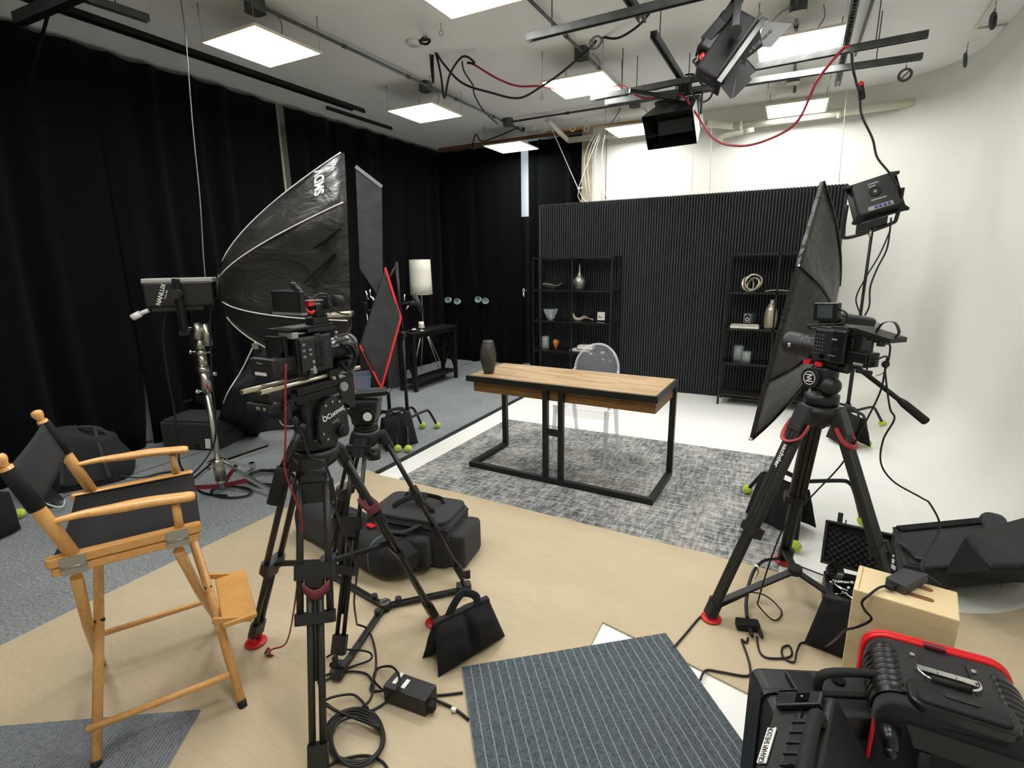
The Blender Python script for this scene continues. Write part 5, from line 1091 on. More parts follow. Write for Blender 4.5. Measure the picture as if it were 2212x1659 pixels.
build(G().tube(cr([h0, h0.lerp(h1, .6)+V(0, 0, .02), h1, h2.lerp(h1, .5)+V(.02, 0, .02), h2], 6), .017, 8, flat=.25, up=(.6, -.7, 0)), 'handle', 'black_nylon', t)
# ---- bags on the paper
bt = thing('camera_bag', 'large black padded camera bag behind the empty tripod', 'bag', (-1.72, 2.12, .009), rad(8))
build(G().rbox((0, 0, .13), (.50, .31, .25), .05), 'bag_body', 'black_cordura', bt, local=True, bevel=.03, seg=3)
build(G().rbox((0, 0, .262), (.47, .29, .02), .05), 'lid', 'black_cordura', bt, local=True, bevel=.006)
build(G().rbox((.285, -.0, .10), (.09, .25, .19), .03), 'side_pocket', 'black_cordura', bt, local=True, bevel=.02)
build(G().rbox((-.02, -.185, .11), (.36, .08, .17), .03), 'front_pocket', 'black_cordura', bt, local=True, bevel=.02)
for zz in (.235, ): build(G().tube(cr([(-.22, -.152, zz), (0, -.158, zz), (.22, -.152, zz), (.248, -.12, zz), (.25, .12, zz)], 5), .005, 6), 'zipper', 'black_satin', bt, local=True)
for y in (-.06, .07): build(G().tube(cr([(-.12, y, .27), (-.10, y+.0, .30), (0, y*.3, .335), (.10, y, .30), (.12, y, .27), (.125, y*2.3, .15)], 6), .016, 6, flat=.2, up=(0, 1, 0)), 'carry_handle', 'black_nylon', bt, local=True)
build(G().cyl((-.05, 0, .335), (.05, 0, .335), .022), 'handle_wrap', 'black_nylon', bt, local=True)
build(G().tube(cr([(.1, -.15, .25), (.02, -.2, .22), (-.08, -.21, .2), (-.1, -.225, .08)], 6), .018, 6, flat=.2), 'shoulder_strap', 'black_nylon', bt, local=True)
bt = thing('tripod_bag', 'long black tripod bag with blue piping under the tripod legs', 'bag', (-2.05, 1.93, .009), rad(-9))
def tb(u, v):
    a = 2*pi*u; x = -.48+.96*v; e = (1-max(0, abs(x)/.48-.72)**2*7); ry, rz = .115*e, .105*e; cy_ = abs(cos(a))**.7*(1 if cos(a) > 0 else -1); sz = abs(sin(a))**.7*(1 if sin(a) > 0 else -1)
    return V(x, ry*cy_+.006*sin(17*x), .105+rz*sz*(1-.10*sin(3*x)))
build(G().grid(tb, 28, 28, closeu=True).raw([tb(k/28, 0) for k in range(28)], [tuple(range(28))]).raw([tb(k/28, 1) for k in range(28)], [tuple(range(28))]), 'bag_body', 'black_nylon', bt, local=True)
for v in (.80, .90): build(G().tube([tb(k/28, v)*1.0+V(0, 0, .0015) for k in range(28)], .004, 6, closed=True), 'piping', 'blue_trim' if v == .80 else 'black_nylon', bt, local=True)
build(G().tube(cr([tb(.17, .2), tb(.22, .35)+V(0, -.01, .03), tb(.22, .5)+V(0, -.02, .05), tb(.22, .62)+V(0, 0, .03), tb(.17, .72)], 6), .016, 6, flat=.2), 'carry_handle', 'black_nylon', bt, local=True)
p = tb(.86, .74); 
for dx in (0, .05): build(G().rbox(tb(.88, .72+dx)+V(0, -.003, .002), (.028, .004, .02), .003), 'red_emblem', 'red', bt, local=True)
build(G().box(tb(.25, .68)+V(0, 0, .012), (.05, .03, .008)), 'red_zip_pull', 'red', bt, local=True)
build(G().tube(cr([tb(.7, .1), tb(.78, .3)+V(0, -.02, 0), tb(.8, .5)+V(0, -.015, 0)], 5), .012, 6, flat=.3), 'side_strap', 'black_nylon', bt, local=True)

# ---- power supply on paper
t = thing('power_supply', 'black power supply brick with two white labels on the kraft paper', 'power supply', (-1.105, 1.247, .010), math.atan2(-.115+.13, .2))
build(G().rbox((0, 0, .036), (.185, .082, .068), .006), 'case', 'black_plastic', t, local=True, bevel=.004)
for x, y, w in ((-.060, .012, .055), (-.018, .0, .042)): build(G().box((x, y, .0705), (.016, w, .001)), 'white_label', 'white_ink', t, local=True)
build(G().bb(.092, .115, -.03, -.005, .015, .045), 'plug', 'black_rubber', t, local=True)
# ---- apple box
K = [V(.335, 2.113, 0), V(.611, 2.066, 0), V(.578, 1.888, 0), V(.300, 1.933, 0)]; hA = .492
t = thing('apple_box', 'pale plywood apple box standing on end at the right', 'wooden box', (.456, 2.0, .009))
g = G(); g.prism([V(p.x, p.y, .010) for p in K[::-1]], (0, 0, hA-.010)); ob = build(g, 'box_shell', 'ply', t, bevel=.004)
for i in range(4):
    a, b = K[i]+V(0, 0, hA), K[(i+1) % 4]+V(0, 0, hA)
e0, e1 = K[0].lerp(K[1], .05), K[3].lerp(K[2], .05); build(G().bar(V(e0.x, e0.y, hA+.0008)+(e1-e0)*.06, V(e1.x, e1.y, hA+.0008)-(e1-e0)*.06, .003, .001), 'joint_line', 'ply_edge', t)
for (px, py, qx, qy) in ((1972, 1262, 2006, 1274), (1950, 1278, 2008, 1296)):
    a, b = PZ(px, py, hA), PZ(qx, qy, hA); d = (b-a).normalized(); n = V(-d.y, d.x, 0); w = .0125
    pl = [a+n*w, a-n*w]+[b+d*w*sin(q)-n*w*cos(q) for q in [pi*k/8 for k in range(9)]]; build(G().prism([p+V(0, 0, -.0005) for p in pl], V(0, 0, .0015)), 'hand_hole', 'ply_hole', t)
# laptop style adapter on the box
A_, B_2, C2, D2 = PZ(1913, 1246, hA+.035), PZ(1952, 1226, hA+.035), PZ(2008, 1240, hA+.035), PZ(1958, 1268, hA+.035)
t = thing('power_adapter', 'dark grey power adapter lying on top of the apple box', 'power adapter', ((A_.x+C2.x)/2, (A_.y+C2.y)/2, hA))
build(G().prism([D2-V(0, 0, .033), C2-V(0, 0, .033), B_2-V(0, 0, .033), A_-V(0, 0, .033)], (0, 0, .033)), 'case', 'adapter_grey' if 'adapter_grey' in MATS else 'black_plastic', t, bevel=.004)
m = A_.lerp(D2, .4)-V(0, 0, .018); dq = (A_-B_2).normalized(); build(G().bar(m-dq*.005, m+dq*.03, .022, .014), 'plug', 'black_rubber', t, bevel=.003)
# ---- open hard case with foam lid
X0, X1, Y0, Y1, zt = .288, .560, 2.455, 2.70, .125
t = thing('hard_case', 'open black hard case with egg crate foam in the raised lid', 'case', (.424, 2.58, .009))
build(G().rbox(((X0+X1)/2, (Y0+Y1)/2, .035), (X1-X0, Y1-Y0, .05), .025).bb(X0, X0+.012, Y0+.02, Y1-.02, .05, zt).bb(X1-.012, X1, Y0+.02, Y1-.02, .05, zt).bb(X0+.02, X1-.02, Y0, Y0+.012, .05, zt).bb(X0+.02, X1-.02, Y1-.012, Y1, .05, zt).bb(X0, X0+.03, Y0, Y0+.03, .05, zt).bb(X1-.03, X1, Y0, Y0+.03, .05, zt), 'case_base', 'black_plastic', t, bevel=.004)
build(G().bb(X0+.012, X1-.012, Y0+.012, Y0+.03, .06, zt-.006).bb(X0+.012, X0+.03, Y0+.012, Y1-.012, .06, zt-.006).bb(X1-.03, X1-.012, Y0+.012, Y1-.012, .06, zt-.006).bb(X0+.012, X1-.012, Y1-.03, Y1-.012, .06, zt-.006), 'base_foam', 'black_rubber', t)
L0, L1, L2, L3_ = PD(1786, 1131, (.33, 2.78)), PD(1918, 1160, (.60, 2.74)), PD(1918, 1232, (.56, 2.71)), PD(1785, 1218, (.30, 2.71)); xl, yl = (L1-L0).normalized(), (L0-L3_).normalized(); nl = xl.cross(yl).normalized(); nl = nl if nl.dot(CAM-L0) > 0 else -nl; yl = nl.cross(xl)
if yl.z < 0: yl = -yl
cL = (L0+L1+L2+L3_)/4; wL, hL = .275, .21; ax = (xl, yl, nl)
lid = build(G().rbox(cL-nl*.02, (wL, hL, .03), .02, ax), 'case_lid', 'black_plastic', t, bevel=.005)
g = G()
for s, c_, d_ in ((0, cL+yl*hL*.47, (wL, .012, .035)), (0, cL-yl*hL*.47, (wL, .012, .035)), (0, cL+xl*wL*.48, (.012, hL, .035)), (0, cL-xl*wL*.48, (.012, hL, .035))): g.box(c_+nl*.008, d_, ax)
build(g, 'lid_rim', 'black_plastic', t, bevel=.003)
def egg(u, v): return cL+xl*(u-.5)*(wL-.03)+yl*(v-.5)*(hL-.03)+nl*(.006+.008*sin(u*pi*16)*sin(v*pi*12))
build(G().grid(egg, 96, 72), 'lid_foam', 'black_rubber', t)
build(G().box(cL+yl*(hL*.5+.022)-xl*.08, (.022, .05, .012), ax).box(cL+yl*(hL*.5+.008)-xl*.055, (.006, .022, .01), ax), 'latch', 'black_plastic', t, bevel=.002)
rnd = random.Random(4)
for i, (x, y) in enumerate([(.33, 2.52), (.37, 2.55), (.36, 2.60), (.40, 2.51), (.34, 2.57), (.42, 2.58)]):
    a = rnd.uniform(0, 3.1); c = V(x, y, .105+.012*(i % 3)); d = V(cos(a), sin(a), rnd.uniform(-.2, .5)).normalized()
    tt = thing('grip_clamp', ['chrome grip arm nearest the case corner', 'chrome grip clamp in the middle of the open case', 'chrome grip clamp at the back of the open case', 'chrome grip clamp at the front of the open case', 'chrome knob clamp on top of the open case pile', 'chrome grip clamp at the right of the open case'][i], 'clamp', c, 0, 'chrome clamps piled in the open case')
    build(G().cyl(c-d*.035, c+d*.035, .007).ball(c+d*.037, .010, 10), 'clamp_arm', 'chrome', tt); build(G().cyl(c-d*.035-V(0, 0, .012), c-d*.035+V(0, 0, .014), .011, n=6), 'clamp_knob', 'chrome', tt)
t = thing('lens_hood', 'small black plastic hood standing in the open hard case', 'lens hood', (.315, 2.63, .11)); build(G().lathe([(.03, 0), (.042, .03), (.040, .03), (.028, 0)], (.315, 2.64, .15), (.5, -.7, .6)), 'hood', 'black_satin', t); build(G().cyl((.315, 2.64, .12), (.315, 2.64, .15), .012), 'hood_stem', 'black_satin', t)
# black pouch in front of the case
t = thing('sandbag', 'black cloth sandbag squeezed between the apple box and the right tripod', 'sandbag', (.27, 2.28, .009))
A3_ = [PZ(1768, 1398, .02), PZ(1832, 1412, .02), V(.33, 2.36, .17), V(.255, 2.42, .165)]
build(pillow(G(), V(.205, 2.23, .02), V(.40, 2.19, .02), V(.40, 2.33, .19), V(.265, 2.35, .19), .045), 'pouch', 'black_canvas', t); build(G().box((.30, 2.335, .195), (.06, .03, .012)), 'handle_stitch', 'grey_fabric', t)

# ---- hard case 1 (upright, handle on top)
d = V(.92, .39, 0).normalized(); n = V(d.y, -d.x, 0); zt = .40
o = V(.006, 1.51, 0); Lc, Tc = .40, .17; cm = o+d*Lc/2+n*Tc/2; ax = (d, n, V(0, 0, 1))
t = thing('hard_case', 'large black hard case standing upright with its handle raised', 'case', (cm.x, cm.y, .009))
def C1(a, b, z): return o+d*a+n*b+V(0, 0, z)
build(G().rbox(C1(Lc/2, .048, .205), (Lc, .39, .09), .03, (d, V(0, 0, 1), n)), 'case_lid', 'black_plastic', t, bevel=.008)
build(G().rbox(C1(Lc/2, .132, .205), (Lc*.99, .385, .072), .03, (d, V(0, 0, 1), n)), 'case_base', 'black_plastic', t, bevel=.008)
build(G().rbox(C1(Lc/2, .095, .207), (Lc+.008, .396, .018), .03, (d, V(0, 0, 1), n)), 'case_rim', 'black_satin', t, bevel=.003)
for a in (.09,): build(G().prism([C1(a, .03, .400), C1(a+.07, .03, .400), C1(a+.07, .13, .402), C1(a, .13, .402)], V(0, 0, .016)).prism([C1(a+.006, .125, .33), C1(a+.064, .125, .33), C1(a+.064, .175, .395), C1(a+.006, .175, .395)], V(0, 0, .02)), 'latch', 'black_satin', t, bevel=.004)
build(G().tube(cr([C1(.155, .09, .40), C1(.155, .09, .44), C1(.175, .09, .465), C1(.25, .09, .472), C1(.33, .09, .465), C1(.35, .09, .44), C1(.35, .09, .40)], 6), .0155, 8, flat=.8), 'handle', 'black_rubber', t)
build(G().cyl(C1(.235, .045, .400), C1(.235, .045, .408), .018), 'pressure_valve', 'black_gloss', t); build(G().cyl(C1(.0+.02, .165, .30), C1(Lc-.03, .165, .30), .03), 'case_rib', 'black_plastic', t)
# ---- hard case 2 (with the name strip), tilted on its edge
th = rad(33); ly = V(-.17, -.985, 0).normalized(); e1 = V(-sin(th), 0, cos(th)); e1 = (e1-ly*e1.dot(ly)).normalized(); e2 = ly.cross(e1); e2 = e2 if e2.x > 0 else -e2    # e1: towards the handle side, e2: thickness
top = PZ(1680, 1500, .43)
def C2(a, b, c): return top+ly*a+e2*b-e1*c
t = thing('hard_case', 'black hard case with a white name strip leaning in front of the upright case', 'case', (C2(.2, .08, 0).x, C2(.2, .08, 0).y, .009))
ax = (ly, e1, e2); Lb, Hb = .46, .36
build(G().rbox(C2(Lb/2, .036, Hb/2), (Lb, Hb, .068), .03, ax), 'case_lid', 'black_plastic', t, bevel=.008); build(G().rbox(C2(Lb/2, .112, Hb/2), (Lb, Hb, .074), .03, ax), 'case_base', 'black_plastic', t, bevel=.010)
build(G().rbox(C2(Lb/2, .073, Hb/2), (Lb+.006, Hb+.008, .016), .03, ax), 'case_rim', 'black_satin', t, bevel=.003)
for a in (.045, .36):
    build(G().box(C2(a, .074, -.010), (.05, .016, .115), ax), 'latch', 'black_satin', t, bevel=.004); build(G().box(C2(a, .085, -.0195), (.030, .003, .032), ax), 'latch_plate', 'black_gloss', t); build(G().cyl(C2(a, .085, -.021), C2(a, .085, -.023), .003), 'latch_pin', 'light_grey', t)
for k in range(4): build(G().box(C2(.015+.012*k-.02, .03, -.003), (.004, .012, .05), ax), 'corner_rib', 'black_plastic', t)
build(G().box(C2(.225, .105, -.006), (.22, .012, .05), ax), 'handle_recess', 'black_dark', t); 
for k in range(5): build(G().box(C2(.13+.035*k, .098, -.013), (.006, .006, .055), ax), 'recess_rib', 'black_plastic', t)
build(G().tube(cr([C2(.12, .135, -.005), C2(.13, .14, -.028), C2(.17, .14, -.036), C2(.28, .14, -.036), C2(.33, .14, -.028), C2(.34, .135, -.005)], 6), .017, 8), 'handle', 'black_rubber', t)
build(G().box(C2(.197, .018, -.0045), (.118, .003, .0225), ax), 'name_strip', 'white_ink', t); text('GRAHAM SHELDON', .0132, 'book_black', t, C2(.197, .018, -.0068), -ly, -e2, ext=.0003, sy=1.55)
build(G().cyl(C2(.285, .098, -.008), C2(.285, .098, -.018), .014, n=10), 'pressure_valve', 'black_gloss', t)

# ---- rolling camera case with red zip
q = [PZ(1880, 1352, .50), PZ(2150, 1424, .50)]; dx = (q[1]-q[0]); dx.z = 0; wB = .335; dx.normalize(); dy = V(dx.y, -dx.x, 0)   # dy towards the camera
o = V(q[0].x-.008, q[0].y, 0); hB, dB = .50, .31
def RB_(a, b, z): return o+dx*a+dy*b+V(0, 0, z)
cm = RB_(wB/2, dB/2, 0); t = thing('rolling_case', 'black rolling camera case with a bright red zipper edge in the lower right corner', 'rolling case', (cm.x, cm.y, .009)); ax = (dx, dy, V(0, 0, 1))
build(G().rbox(RB_(wB/2, dB/2, hB/2), (wB, hB-.02, dB-.03), .055, (dx, V(0, 0, 1), dy), n=7), 'case_body', 'black_nylon', t, bevel=.01)
for b in (-.004, .012): build(G().tube([RB_(wB/2, b, 0)+dx*p_+V(0, 0, z_) for p_, z_ in [((wB/2-.055)*sx+.057*cos(a), (hB-.068 if sz > 0 else .075)+.057*sin(a)) for sx, sz, a0 in ((1, 1, 0), (-1, 1, pi/2), (-1, -1, pi), (1, -1, 1.5*pi)) for a in [a0+pi/2*k/6 for k in range(7)]]], .0085, 8, closed=True), 'zipper_piping', 'red_piping', t)
build(G().box(RB_(wB*.48, .02, hB+.0), (.05, .02, .012), ax), 'zip_pull', 'red_dark', t, bevel=.003)
# ribbed plastic corner guards wrapped over the top corners
for sx, cc0 in ((0, .055), (1, wB-.055)):
    def cg(u, v, sx=sx, cc0=cc0):
        a = pi/2+(pi/2)*u*1.25-.12 if sx == 0 else pi/2-(pi/2)*u*1.25+.12
        r = .060+.0045*(1 if int(v*17) % 2 == 0 and .1 < v < .9 else 0); ex = min(0, u-.0)
        c = RB_(cc0, .055+.20*v, hB-.068+.0); return c+dx*r*cos(a)+V(0, 0, r*sin(a)+.002)
    build(G().grid(cg, 12, 68), 'corner_guard', 'black_satin', t, solid=.004)
    xg = .055+.02 if sx == 0 else wB-.075; build(G().box(RB_(xg+(.01 if sx == 0 else -.01), .155, hB-.006), (.055, .19, .006), ax), 'guard_plate', 'black_plastic', t)
    for b in (.085, .225): build(G().cyl(RB_(xg+(.025 if sx == 0 else -.025), b, hB-.003), RB_(xg+(.025 if sx == 0 else -.025), b, hB+.002), .006), 'rivet', 'light_grey', t)
build(G().box(RB_(wB*.5, .135, hB-.001), (.135, .022, .005), ax), 'handle_bracket', 'chrome', t, bevel=.002)
for a in (-.06, -.02, .02, .06): build(G().cyl(RB_(wB*.5+a, .135, hB), RB_(wB*.5+a, .135, hB+.004), .004), 'bracket_screw', 'steel', t)
build(G().tube(cr([RB_(wB*.5-.066, .135, hB+.006), RB_(wB*.5-.064, .165, hB+.010), RB_(wB*.5-.048, .182, hB+.010), RB_(wB*.5-.03, .184, hB+.010)], 4), .0035, 8).tube(cr([RB_(wB*.5+.066, .135, hB+.006), RB_(wB*.5+.064, .165, hB+.010), RB_(wB*.5+.048, .182, hB+.010), RB_(wB*.5+.03, .184, hB+.010)], 4), .0035, 8), 'handle_rod', 'chrome', t)
build(G().cyl(RB_(wB*.5-.042, .184, hB+.010), RB_(wB*.5+.042, .184, hB+.010), .009), 'lift_handle', 'black_rubber', t)
# telescopic handle tray on the front top edge
build(G().rbox(RB_(wB*.53, .245, hB-.02), (.22, .10, .055), .03, ax), 'handle_housing', 'black_satin', t, bevel=.006)
build(G().rbox(RB_(wB*.53, .262, hB+.004), (.185, .045, .022), .016, ax), 'telescopic_handle', 'black_rubber', t, bevel=.006)
build(G().rbox(RB_(wB*.53, .243, hB+.014), (.07, .016, .008), .006, ax), 'release_button', 'black_plastic', t)
build(G().prism([RB_(wB*.53-.115, .30, hB-.06), RB_(wB*.53+.125, .30, hB-.06), RB_(wB*.53+.125, .325, hB-.10), RB_(wB*.53-.095, .325, hB-.10)], V(0, 0, .006)+dy*.004), 'front_apron', 'black_plastic', t)
for a in (-.07, .075): build(G().cyl(RB_(wB*.53+a, .318, hB-.10), RB_(wB*.53+a, .318, .05), .013), 'handle_tube', 'grey_plastic' if a > 0 else 'black_dark', t)
build(G().tube([RB_(.035, .30, hB-.085), RB_(.035, .345, hB-.115)], [.026, .016], 14).ball(RB_(.035, .348, hB-.117), .016, 12), 'corner_bumper', 'black_satin', t)
build(G().tube(cr([RB_(.005, .285, hB-.08), RB_(.0, .30, hB-.18), RB_(-.003, .305, hB-.34), RB_(0, .30, .05)], 6), .0045, 8), 'side_piping', 'red_piping', t)
for a in (.04, wB-.04): build(G().cyl(RB_(a-.015, .02, .034), RB_(a+.015, .02, .034), .025), 'wheel', 'black_rubber', t)
# cloth bag behind the rolling case at the frame edge
one(pillow(G(), V(.68, 1.50, .02), V(.98, 1.62, .06), V(.98, 1.78, .34), V(.70, 1.70, .36), .06), 'cloth_bag', 'black_canvas', 'black cloth bag at the right edge beside the rolling case', 'bag')

# ---- big open soft case against the cove
t = thing('soft_case', 'large open black soft case lying against the curved white wall', 'soft case', (.95, 3.2, .02))
bl, br, tr, tl = PZ(1990, 1235, .14), PZ(2230, 1215, .22), PZ(2150, 1120, .22), PZ(1926, 1142, .14)
fl = PZ(1950, 1225, .13)
ol = [tl, fl, bl, br, tr]; dn = V(0, 0, -.115)
zb = lambda p: V(p.x, p.y, max(.012, cove(p.x)+.012))
g = G(); n5 = len(ol); vs = [p for p in ol]+[zb(p) for p in ol]; g.raw(vs, [tuple(range(n5))[::-1], tuple(range(n5, 2*n5))]+[(i, (i+1) % n5, (i+1) % n5+n5, i+n5) for i in range(n5)]); build(g, 'case_body', 'black_cordura', t, bevel=.02)
def inset(P, k, dz): c = sum(P, V(0, 0, 0))/len(P); return [c+(p-c)*k+V(0, 0, dz) for p in P]
build(G().prism(inset(ol, .84, .001)[::-1], V(0, 0, .004)), 'inner_lining', 'grey_fabric', t); build(G().tube(inset(ol, .96, .006), .008, 8, closed=True), 'edge_binding', 'black_nylon', t)
build(G().bar(inset(ol, .86, .010)[0], inset(ol, .86, .010)[4], .05, .02), 'edge_pocket', 'black_canvas', t)
s0, s1 = PZ(1945, 1172, .16), PZ(1985, 1208, .16); build(G().tube(cr([s0, s0.lerp(s1, .5)+V(0, 0, .01), s1], 5), .018, 6, flat=.15), 'strap', 'black_nylon', t); build(G().box(s1+V(0, 0, .006), (.035, .03, .006)), 'buckle', 'black_satin', t, bevel=.002)
pf0, pf1, pf2, pf3 = PZ(2132, 1160, .24), PZ(2190, 1175, .24), PD(2172, 1120, (1.13, 3.40)), PD(2124, 1108, (1.13, 3.45))
build(G().grid(lambda u, v: pf0.lerp(pf1, u).lerp(pf3.lerp(pf2, u), v)+V(0, 0, -.03*(2*u-1)**4*v), 10, 8), 'padded_flap', 'grey_fabric', t, solid=.03)
build(G().prism([PZ(2085, 1162, .30), PZ(2212, 1128, .40), PZ(2260, 1200, .40), PZ(2212, 1232, .36), PZ(2140, 1232, .30)][::-1], V(0, 0, .03)), 'lid_flap', 'black_nylon', t, bevel=.01)
build(G().raw([PZ(2140, 1232, .30), PZ(2212, 1232, .36), PZ(2260, 1200, .40), PZ(2260, 1235, .26), PZ(2212, 1258, .20), PZ(2095, 1250, .12), PZ(2085, 1162, .30), PZ(2040, 1240, .14)], [(0, 1, 4, 5), (1, 2, 3, 4), (6, 0, 5, 7)]), 'lid_gusset', 'black_canvas', t, solid=.004)
hk = PZ(2153, 1275, .03); build(G().tube([hk+V(.012*cos(a), .0, .03+.022*sin(a)) for a in [2*pi*k/14 for k in range(14)]], .003, 6, closed=True).cyl(hk+V(0, 0, .05), hk+V(0, .05, .08), .005), 'snap_hook', 'steel', t)
pq = (tl+fl)/2; sdn = (fl-tl).normalized(); o2 = sdn.cross(V(0, 0, 1)).normalized(); o2 = o2 if o2.dot(CAM-pq) > 0 else -o2
# second sandbag and towel with white print left of it
t = thing('printed_bag', 'black strap bag with white printed marks beside the soft case', 'bag', (.62, 2.95, .012))
W4 = [PZ(1893, 1150, .12), PZ(1915, 1150, .12), PZ(1965, 1235, .05), PZ(1925, 1245, .03)]
build(pillow(G(), W4[3], W4[2], W4[1], W4[0], .02), 'bag_body', 'black_canvas', t)
for (x, y, x2, y2, w) in ((1918, 1205, 1932, 1214, .022), (1916, 1193, 1932, 1202, .012), (1924, 1222, 1934, 1228, .02)): a, b = PZ(x, y, .105), PZ(x2, y2, .105); build(G().bar(a, b, .004, w), 'white_print', 'white_ink', t)

# ---- sandbags behind the right tripod
def saddle(label, cx_, cy_, rz, w, h, tilt=.10):
    t = thing('sandbag', label, 'sandbag', (cx_, cy_, .012), rz)
    for s in (-1, 1): build(pillow(G(), V(-w/2, s*tilt, .01), V(w/2, s*tilt, .01), V(w/2*.9, s*.015, h), V(-w/2*.9, s*.015, h), .045, crease=.4), 'pouch', 'black_canvas', t, local=True)
    build(G().tube(cr([(-.09, 0, h-.005), (-.06, 0, h+.05), (.06, 0, h+.05), (.09, 0, h-.005)], 6), .016, 6, flat=.25, up=(0, 1, 0)), 'handle', 'black_nylon', t, local=True); return t
saddle('black sandbag weighing the stand at the right side of the rug', .095, 3.36, rad(-35), .34, .27)
saddle('black sandbag weighing the thin stand by the fluted wall', .60, 5.18, rad(-60), .30, .26)
saddle('black sandbag draped over the two stands on the grey carpet', -2.98, 3.44, rad(65), .30, .28)
# ================================================================= LEFT BACKGROUND
def boxbag(name, label, cat, c, rz, d, m, r=.05, **k):
    t = thing(name, label, cat, c, rz); build(G().rbox((0, 0, d[2]/2), (d[0], d[1], d[2]), r), 'bag_body', m, t, local=True, bevel=.02, seg=3); return t
# suitcase lying flat
t = boxbag('suitcase', 'black soft suitcase lying flat against the curtain', 'suitcase', (-4.68, 2.73, .008), rad(20), (.56, .40, .25), 'black_cordura')
build(G().rbox((0, 0, .255), (.52, .36, .02), .05), 'lid', 'black_nylon', t, local=True, bevel=.006); build(G().tube([V(.27*cos(a)*1.0 if 0 else x, y, .235) for a, x, y in [(0, -.26, -.19), (0, .26, -.19), (0, .275, -.17), (0, .275, .17)]], .005, 6), 'zipper', 'black_satin', t, local=True)
for s in (-.1, .1): build(G().box((s, -.02, .267), (.03, .006, .003)), 'badge', 'grey_plastic', t, local=True)
build(G().tube(cr([(.28, -.08, .14), (.31, -.06, .14), (.31, .06, .14), (.28, .08, .14)], 5), .009, 6), 'handle', 'black_rubber', t, local=True)
build(G().box((.20, -.215, .07), (.05, .003, .09), (V(1, 0, 0), V(0, 1, 0), V(.1, 0, 1))), 'luggage_tag', 'white_ink', t, local=True); build(G().bb(.06, .10, -.21, -.2, .02, .06), 'side_clip', 'black_satin', t, local=True)
build(G().tube(cr([(.0, .1, .26), (-.02, .12, .38), (0, .14, .42)], 5), .014, 6, flat=.2), 'strap', 'black_nylon', t, local=True); build(G().box((0, .142, .405), (.035, .006, .02)), 'blue_tag', 'blue_tag', t, local=True)
# backpack
bp = thing('backpack', 'dark backpack slumped on the floor behind the wooden chair', 'backpack', (-4.66, 1.80, .008), rad(62))
def bpf(u, v):
    a = 2*pi*u; r = (sin(pi*min(v, .999)*.5+.0001))**.4 if v < 1 else 1; z = .40*(1-v**1.8); c, s = cos(a), sin(a); sx = abs(c)**.6*(1 if c > 0 else -1); sy = abs(s)**.6*(1 if s > 0 else -1)
    return V(.27*sx*r*(1+.06*sin(3*a))+.02*sin(9*v), .20*sy*r-.05*(1-v), .01+z*(1-.25*sx*.5)+.006*sin(14*a)*v)
build(G().grid(bpf, 36, 16, closeu=True), 'bag_body', 'backpack_grey' if 'backpack_grey' in MATS else 'black_cordura', bp, local=True)
for s in (-.09, .09): build(G().tube(cr([(s, -.05, .40), (s*1.2, -.17, .30), (s*1.35, -.215, .17), (s*1.5, -.235, .07)], 6), .034, 8, flat=.4, up=(1, 0, 0)), 'shoulder_strap', 'flag_cloth', bp, local=True)
build(G().tube(cr([(-.2, -.10, .36), (-.1, -.02, .43), (.1, -.02, .41), (.2, -.08, .30)], 6), .02, 8, flat=.4), 'top_flap', 'grey_fabric', bp, local=True)
build(G().rbox((-.0, -.19, .12), (.30, .06, .14), .03), 'front_pocket', 'grey_fabric', bp, local=True, bevel=.02)
build(G().tube(cr([(-.14, -.13, .30), (0, -.16, .32), (.14, -.13, .30)], 6), .008, 6), 'zipper', 'black_satin', bp, local=True); build(G().ball((.0, -.235, .10), .012, 10, (1, .4, 1)), 'white_button', 'white_ink', bp, local=True)
build(G().tube(cr([(.2, -.2, .05), (.32, -.25, .02), (.45, -.2, .01), (.55, -.22, .008)], 6), .012, 6, flat=.3), 'loose_strap', 'black_nylon', bp, local=True)
# grey rolling duffel
t = boxbag('rolling_duffel', 'dark grey rolling duffel beside the navy bag', 'bag', (-4.50, 3.40, .008), rad(40), (.44, .36, .27), 'grey_fabric', .06)
build(G().rbox((0, 0, .275), (.40, .32, .02), .06), 'lid', 'black_nylon', t, local=True, bevel=.006)
for x in (-.12, .19): build(G().rbox((x, -.185, .055), (.08, .035, .10), .02), 'corner_bumper', 'black_plastic', t, local=True, bevel=.008)
for x in (-.12, .19): build(G().cyl((x-.012, -.19, .03), (x+.012, -.19, .03), .026), 'wheel', 'black_rubber', t, local=True)
build(G().box((.04, -.186, .16), (.2, .006, .03)), 'side_strap', 'black_nylon', t, local=True); build(G().tube(cr([(.05, -.2, .10), (.09, -.24, .06), (.18, -.25, .05), (.24, -.2, .09)], 5), .008, 6), 'grab_handle', 'light_grey', t, local=True)
build(G().box((.12, -.1, .288), (.06, .04, .004)), 'blue_patch', 'label_blue', t, local=True)
t = boxbag('equipment_pouch', 'small black pouch with white piping on top of the rolling duffel', 'pouch', (-4.47, 3.38, .30), rad(30), (.26, .16, .10), 'navy_cloth', .05); build(G().tube(cr([(-.13, -.08, .02), (0, -.09, .03), (.13, -.08, .05)], 5), .004, 6), 'piping', 'white_plastic', t, local=True)
g = G(); rnd = random.Random(3); c = V(-4.40, 3.31, .42)
for k in range(7): a = rnd.uniform(0, 6.28); g.tube([c, c+V(cos(a)*.035, sin(a)*.035, .012+.02*rnd.random())], [.008, .004], 5)
one(g, 'zip_tie_bundle', 'silver_cloth', 'crumpled silver wrap on the small pouch', 'wrap')
